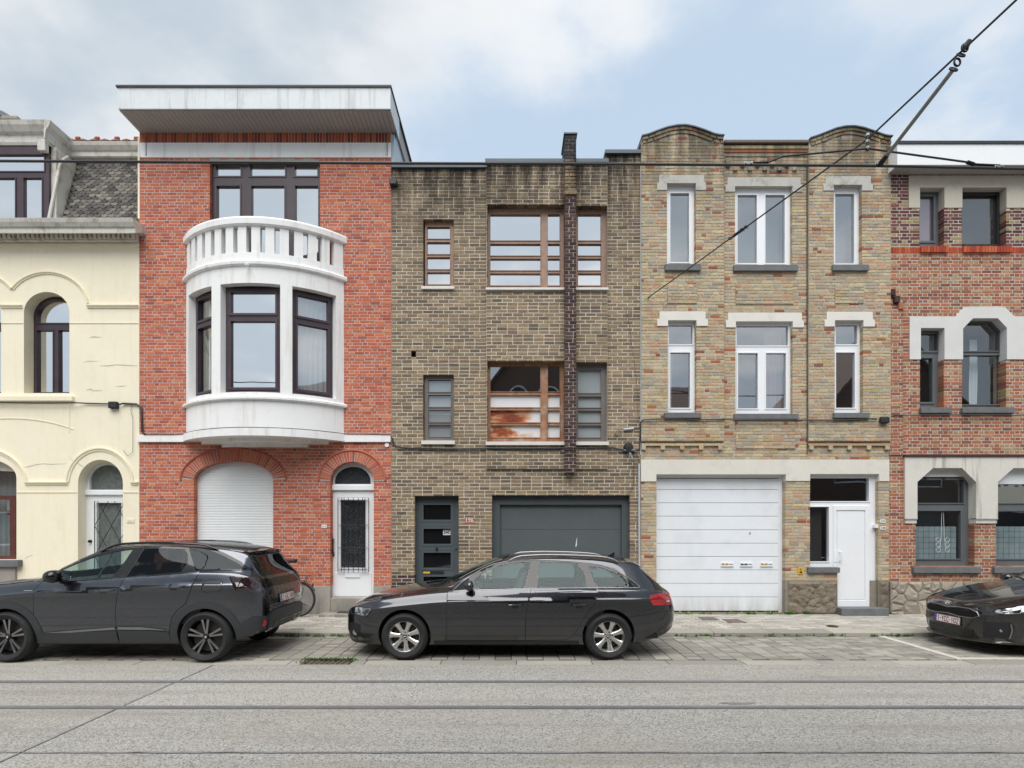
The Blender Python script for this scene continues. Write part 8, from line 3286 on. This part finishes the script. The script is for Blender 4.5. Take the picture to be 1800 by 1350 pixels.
# ------------------------------------------------------------------ cables and boxes on the facades
def cable(label, pts, r=.012, extra=(), wob=.004):
    P = [Vector(p) for p in pts]
    out = []
    for a, b in zip(P, P[1:]):
        n = max(1, int((b - a).length / .25))
        for k in range(n):
            q = a.lerp(b, k / n)
            sag = math.sin(math.pi * k / n) * (.008 if abs(b.x - a.x) > 1 else 0)
            out.append(q + Vector((0, 0, -sag + rng.uniform(-wob, wob))))
    out.append(P[-1])
    o = MB().tube(out, r, 6).build('facade_cable', cb, None, smooth=True)
    tag(o, label, 'cable')
    return o


W3 = lambda px, py, y=-.03: (fx(px, y), y, fz(py, y))
cable('black cable strung along the cream stucco house below its arched windows', [W3(-200, 706, -.09), W3(0, 707, -.09), W3(130, 708, -.09), W3(150, 709), W3(196, 710)], .014)
cable('bundled black cable running down between the cream house and the red brick house', [W3(216, 709), W3(240, 710), W3(248, 716), W3(249.5, 745), W3(250, 760), W3(254, 763, -.06)], .02)
bx_ = thing('junction_box', W3(204, 713), 'black junction box hanging on the cream stucco wall', 'junction box')
MB().pxbox(194.5, 210, 707, 719, -.09, .0).build('body', m_['rubber'], bx_, bevel=.02)
MB().tube([W3(210, 711, -.05), W3(216, 709, -.05)], .016, 8).build('gland', m_['iron'], bx_)
cable('thin loose telephone wire hanging in a loop on the cream stucco wall', [W3(231, 712), W3(230, 722), W3(233.5, 735), W3(233.5, 780), W3(233, 795), W3(225, 801), W3(218, 795), W3(218, 791)], .004)
# along the bay's bottom slab
pb = [W3(254, 764, -.06), W3(300, 764, -.06), W3(328, 763, -.06)]
for i in range(15):
    th = -48 + 96 * i / 14
    q = bp(th, .03)
    pb.append((q.x, q.y, 3.70))
pb += [W3(605, 763, -.06), W3(687, 764, -.06), W3(690, 772, -.03)]
cable('thin black cable lying along the white band under the bay window', pb, .008, wob=.002)
cable('thick black cable running across the grey-brown brick house above its garage', [W3(690, 770), W3(691, 780), W3(697, 786), W3(720, 788), W3(855, 788.5), W3(857, 788, -.075), W3(985, 788, -.075), W3(991, 788, -.235), W3(1014, 788, -.235), W3(1018, 787, -.075), W3(1066, 787, -.075), W3(1072, 787.5), W3(1098, 790)], .014)
cable('second thinner cable crossing the grey-brown brick house above its garage', [W3(697, 789), W3(855, 791), W3(857, 790, -.07), W3(987, 790.5, -.07), W3(991, 790, -.23), W3(1014, 790, -.23), W3(1066, 789.5, -.07), W3(1098, 792)], .006)
b2 = thing('junction_box', W3(1104, 787), 'round black cable junction between the grey-brown and yellow brick houses', 'junction box')
MB().lathe([(0, -.10), (.07, -.09), (.095, -.05), (.095, 0)], W3(1104, 787, -.0), 'y', 18).build('body', m_['rubber'], b2, smooth=True)
MB().pxbox(1095, 1115, 791, 794, -.08, 0).build('bracket', m_['steel'], b2, bevel=.004)
for k in range(3):
    MB().tube([W3(1106 + k, 794, -.05), W3(1107 + 3 * k, 802 + 3 * k, -.06), W3(1104 + 4 * k, 809, -.05)], .005, 6).build('tail_wire', m_['pipe'], b2)
b3 = thing('cable_splice', W3(1104, 754), 'grey metal cable splice with a looped wire beside the dark chimney pillar', 'splice')
MB().tube([W3(1096, 755), W3(1114, 753)], .022, 8).build('body', m_['pipe'], b3, smooth=True)
MB().tube([W3(1096, 755), W3(1086, 756), W3(1081, 763), W3(1086, 770), W3(1100, 771), W3(1118, 771)], .006, 6).build('loop', cb, b3)
MB().tube([W3(1114, 753), W3(1122, 755)], .01, 6).build('lead', cb, b3)
cable('black cable running along the yellow brick house below its first-floor windows', [W3(1098, 791), W3(1118, 792), W3(1124, 788), W3(1125.5, 770), W3(1125.5, 742, -.08), W3(1130, 737.5, -.09), W3(1170, 736.5, -.1), W3(1271, 737, -.09), W3(1275, 737.5, -.05), W3(1288, 738, -.09), W3(1402, 738.5, -.09), W3(1415, 738, -.05), W3(1421, 738, -.09), W3(1530, 736.5, -.1), W3(1541, 737, -.09)], .014)
b4 = thing('junction_box', W3(1549, 741, -.08), 'black cable box at the seam of the yellow and mixed brick houses', 'junction box')
MB().pxbox(1541, 1556.5, 734.5, 746, -.15, -.06).build('body', m_['rubber'], b4, bevel=.025)
cable('black cable running along the mixed brick house under its sills', [W3(1556, 738, -.09), W3(1564, 732), W3(1575, 730, -.05), W3(1610, 730, -.05), W3(1690, 729, -.085), W3(1860, 729, -.085)], .011)
cable('thin pale wire hanging down the grey-brown wall beside the yellow house', [W3(1100, 540), W3(1106, 570), W3(1111, 610), W3(1117, 650), W3(1121, 700), W3(1121, 745)], .003, wob=.01)
cable('thin dark line running down the middle seam of the yellow brick house', [W3(1418.8, 290, -.02), W3(1418.8, 500, -.02), W3(1419, 700, -.02), W3(1419, 800, -.02)], .007)  # thin dark tube along the seam
o = MB().tube([W3(1123.4, 815), W3(1123.6, 900), W3(1124, 1000), W3(1124, 1085)], .02, 10).build('conduit_pipe', m_['pipe'], None, smooth=True)
tag(o, 'pale grey conduit pipe standing between grey garage and white garage door', 'pipe')
cable('black wire dropping from the junction to the conduit pipe', [W3(1112, 795), W3(1121, 801), W3(1123.3, 808), W3(1123.4, 816)], .006)
cable('thin black wire looping down beside the grey garage opening', [W3(1113, 797), W3(1114, 840), W3(1113, 855), W3(1108, 864), W3(1104, 862)], .004)
o = MB().box(fx(1125.2), fx(1126.8), -.012, .0, fz(800), fz(290)).build('party_seam', m_['pipe'])
tag(o, 'narrow grey seam strip between the grey-brown and yellow brick houses', 'strip')

# ------------------------------------------------------------------ weeds
def weeds(name, label, spots, seed, h=.06):
    r = random.Random(seed)
    v, f = [], []
    for (x, y, z, n, sp) in spots:
        for k in range(n):
            a = r.uniform(0, 6.28)
            rr = sp * math.sqrt(r.random())
            bx0_, by0_ = x + rr * math.cos(a) * 1.6, y + rr * math.sin(a) * .5
            L = h * r.uniform(.4, 1.25)
            d = Vector((r.uniform(-1, 1), r.uniform(-1, .3), r.uniform(.5, 1.6))).normalized()
            s_ = d.cross(Vector((0, 0, 1))).normalized() * L * r.uniform(.14, .3)
            b0 = Vector((bx0_, by0_, z))
            m = b0 + d * L * .6
            t_ = b0 + d * L + Vector((0, 0, -L * .15))
            q = len(v)
            v += [tuple(b0), tuple(m - s_), tuple(t_), tuple(m + s_)]
            f.append((q, q + 1, q + 2, q + 3))
    me = raw_mesh(name, v, f, m_['weed'])
    o = bpy.data.objects.new(name, me)
    C.objects.link(o)
    o['kind'] = 'stuff'
    o['label'] = label
    o['category'] = 'weeds'


def gy(py, z=0.0):
    return (CAMH - z) * F / (py - CY) - DF


r = random.Random(9)
sp_ = []
for px, n, s_ in ((475, 12, .05), (505, 36, .07), (535, 26, .06), (557, 36, .07), (592, 40, .06), (612, 10, .03), (1200, 20, .06), (1228, 20, .05), (1245, 14, .04), (1275, 20, .05), (1395, 40, .1), (1424, 14, .05), (1470, 50, .09), (1535, 26, .06), (1570, 40, .07), (1592, 46, .08), (1300, 10, .05), (1350, 10, .05)):
    sp_.append((fx(px, Y_KERB), Y_KERB - .015, .0, n, s_))
for k in range(40):
    sp_.append((r.uniform(-8, 8), Y_KERB - .012, 0.0, r.randint(1, 4), .02))
weeds('kerb_weeds', 'small green weeds growing in the joint along the kerb', sp_, 1, .055)
sp_ = [(fx(px, -.03), -.03, zwalk(0, -.03), n, s_) for px, n, s_ in ((1205, 20, .1), (1240, 20, .1), (1290, 20, .1), (1318, 50, .08), (1360, 40, .1), (1388, 60, .06), (1395, 30, .08), (1420, 60, .05), (1425, 30, .05), (1520, 20, .03), (1536, 20, .05), (1556, 60, .08), (1563, 20, .05), (582, 26, .05), (1150, 10, .05))]
weeds('wall_foot_weeds', 'small green weeds along the foot of the houses', sp_, 2, .075)
sp_ = [(-2.8 + .045 * k, -3.68 + r.uniform(-.02, .02), .0, 26, .04) for k in range(15)] + [(-2.82, -3.86, 0, 30, .05), (-2.2, -3.75, 0, 24, .04)] + [(-2.7 + .1 * k, -3.70, .0, 12, .05) for k in range(5)]
weeds('drain_weeds', 'green weeds growing round the drain grate', sp_, 3, .045)
sp_ = []
for k in range(160):
    sp_.append((r.uniform(-8, 8), r.uniform(-1.4, 0), 0, 1, .02))
sp_ = [(x, y, zwalk(x, y) - .012, 2, .02) for x, y, z, n, s_ in sp_]
for k in range(40):
    i = r.randint(0, nx - 1)
    sp_.append((-12 + i * PW, r.uniform(Y_GUT0, Y_KERB), -.01, 3, .02))
weeds('joint_weeds', 'tiny weeds in the joints of the paving', sp_, 4, .022)

# ------------------------------------------------------------------ houses across the street (seen mirrored in panes and paint)
opp = [(-27, 7.5, 6.0, 8.6, 'opp_brown', False), (-19.5, 6.6, 6.3, 8.8, 'opp_dark', False), (-12.9, 6.2, 5.8, 8.4, 'cream', False), (-6.7, 4.7, 5.6, 8.0, 'opp_brown', False), (-2.0, 8.6, 7.2, 12.6, 'opp_dark', True), (6.6, 3.4, 6.4, 9.3, 'opp_brown', False), (10.0, 4.2, 5.5, 7.9, 'opp_dark', False), (14.2, 7.4, 7.0, 11.4, 'opp_dark', True), (21.6, 7.0, 5.9, 8.3, 'cream', False)]
YO = -15.6
for (x, wd, ez, rz_, mt, gable) in opp:
    desc = {'opp_brown': 'brown brick', 'cream': 'pale plastered', 'opp_dark': 'dark brick'}[mt]
    side = 'gabled' if gable else 'low'
    hs = thing('opposite_house', (x + wd / 2, YO - 4, 0), '%s %s house across the street, %s in its row' % (side, desc, ('leftmost', 'second from the left', 'third from the left', 'left of the big gable', 'opposite the grey garage', 'just right of the big gable', 'third from the right', 'second from the right', 'rightmost')[[q[0] for q in opp].index(x)]), 'house', 'houses across the street')
    if gable:
        poly = [(x, 0), (x + wd, 0), (x + wd, ez), (x + wd / 2, rz_), (x, ez)]
    else:
        poly = [(x, 0), (x + wd, 0), (x + wd, ez), (x, ez)]
    ops = []
    for k in range(2):
        xx = x + wd * (.14 + .44 * k)
        ops.append([(xx, 3.9), (xx + wd * .24, 3.9), (xx + wd * .24, 5.4), (xx, 5.4)])
    ops.append([(x + wd * .12, 1.0), (x + wd * .5, 1.0), (x + wd * .5, 2.6), (x + wd * .12, 2.6)])
    dro = [(x + wd * .66, .1), (x + wd * .86, .1), (x + wd * .86, 2.5), (x + wd * .66, 2.5)]
    if gable:
        for k in range(2):
            xx = x + wd * (.22 + .16 * k)
            ops.append([(xx, 6.6), (xx + 1.0, 6.6)] + [(xx + .5 + .5 * math.cos(R(a)), 8.1 + .5 * math.sin(R(a))) for a in range(0, 181, 20)])
    mb = MB().plate(poly, ops + [dro], -YO, .3)
    mb.v = [(a, -b, c_) for a, b, c_ in mb.v]
    mb.build('wall', m_[mt], hs)
    MB().box(x, x + wd, YO - 8, YO - .31, 0, ez - .05).build('rear_volume', m_[mt], hs)
    for o_ in ops:
        w_ = MB().plate(o_, [grow(o_, -.07)], -YO + .1, .06)
        w_.v = [(a, -b, c_) for a, b, c_ in w_.v]
        wo_ = w_.build('window', m_['white_pvc'], hs)
        g_ = MB().plate(grow(o_, -.06), (), -YO + .13, .01)
        g_.v = [(a, -b, c_) for a, b, c_ in g_.v]
        g_.build('pane', m_['gloss_black'], wo_)
    MB().box(dro[0][0], dro[1][0], YO - .2, YO - .12, .1, 2.5).build('door', m_['slate_paint'], hs)
    rf_ = MB()
    if gable:
        for s_ in (-1, 1):
            xe = x if s_ < 0 else x + wd
            rf_.add([(xe + s_ * .25, YO + .3, ez - .2), (x + wd / 2, YO + .3, rz_ + .12), (x + wd / 2, YO - 8, rz_ + .12), (xe + s_ * .25, YO - 8, ez - .2),
                     (xe + s_ * .25, YO + .3, ez - .35), (x + wd / 2, YO + .3, rz_ - .03), (x + wd / 2, YO - 8, rz_ - .03), (xe + s_ * .25, YO - 8, ez - .35)],
                    [(0, 1, 2, 3), (4, 7, 6, 5), (0, 4, 5, 1), (0, 3, 7, 4), (2, 6, 7, 3)])
    else:
        rf_.prism([(YO + .3, ez), (YO + .3, ez + .12), (YO - 4, rz_), (YO - 8.3, ez + .1), (YO - 8.3, ez)], 'x', x, x + wd - .01)
    rf_.build('roof', m_['opp_roof'], hs)
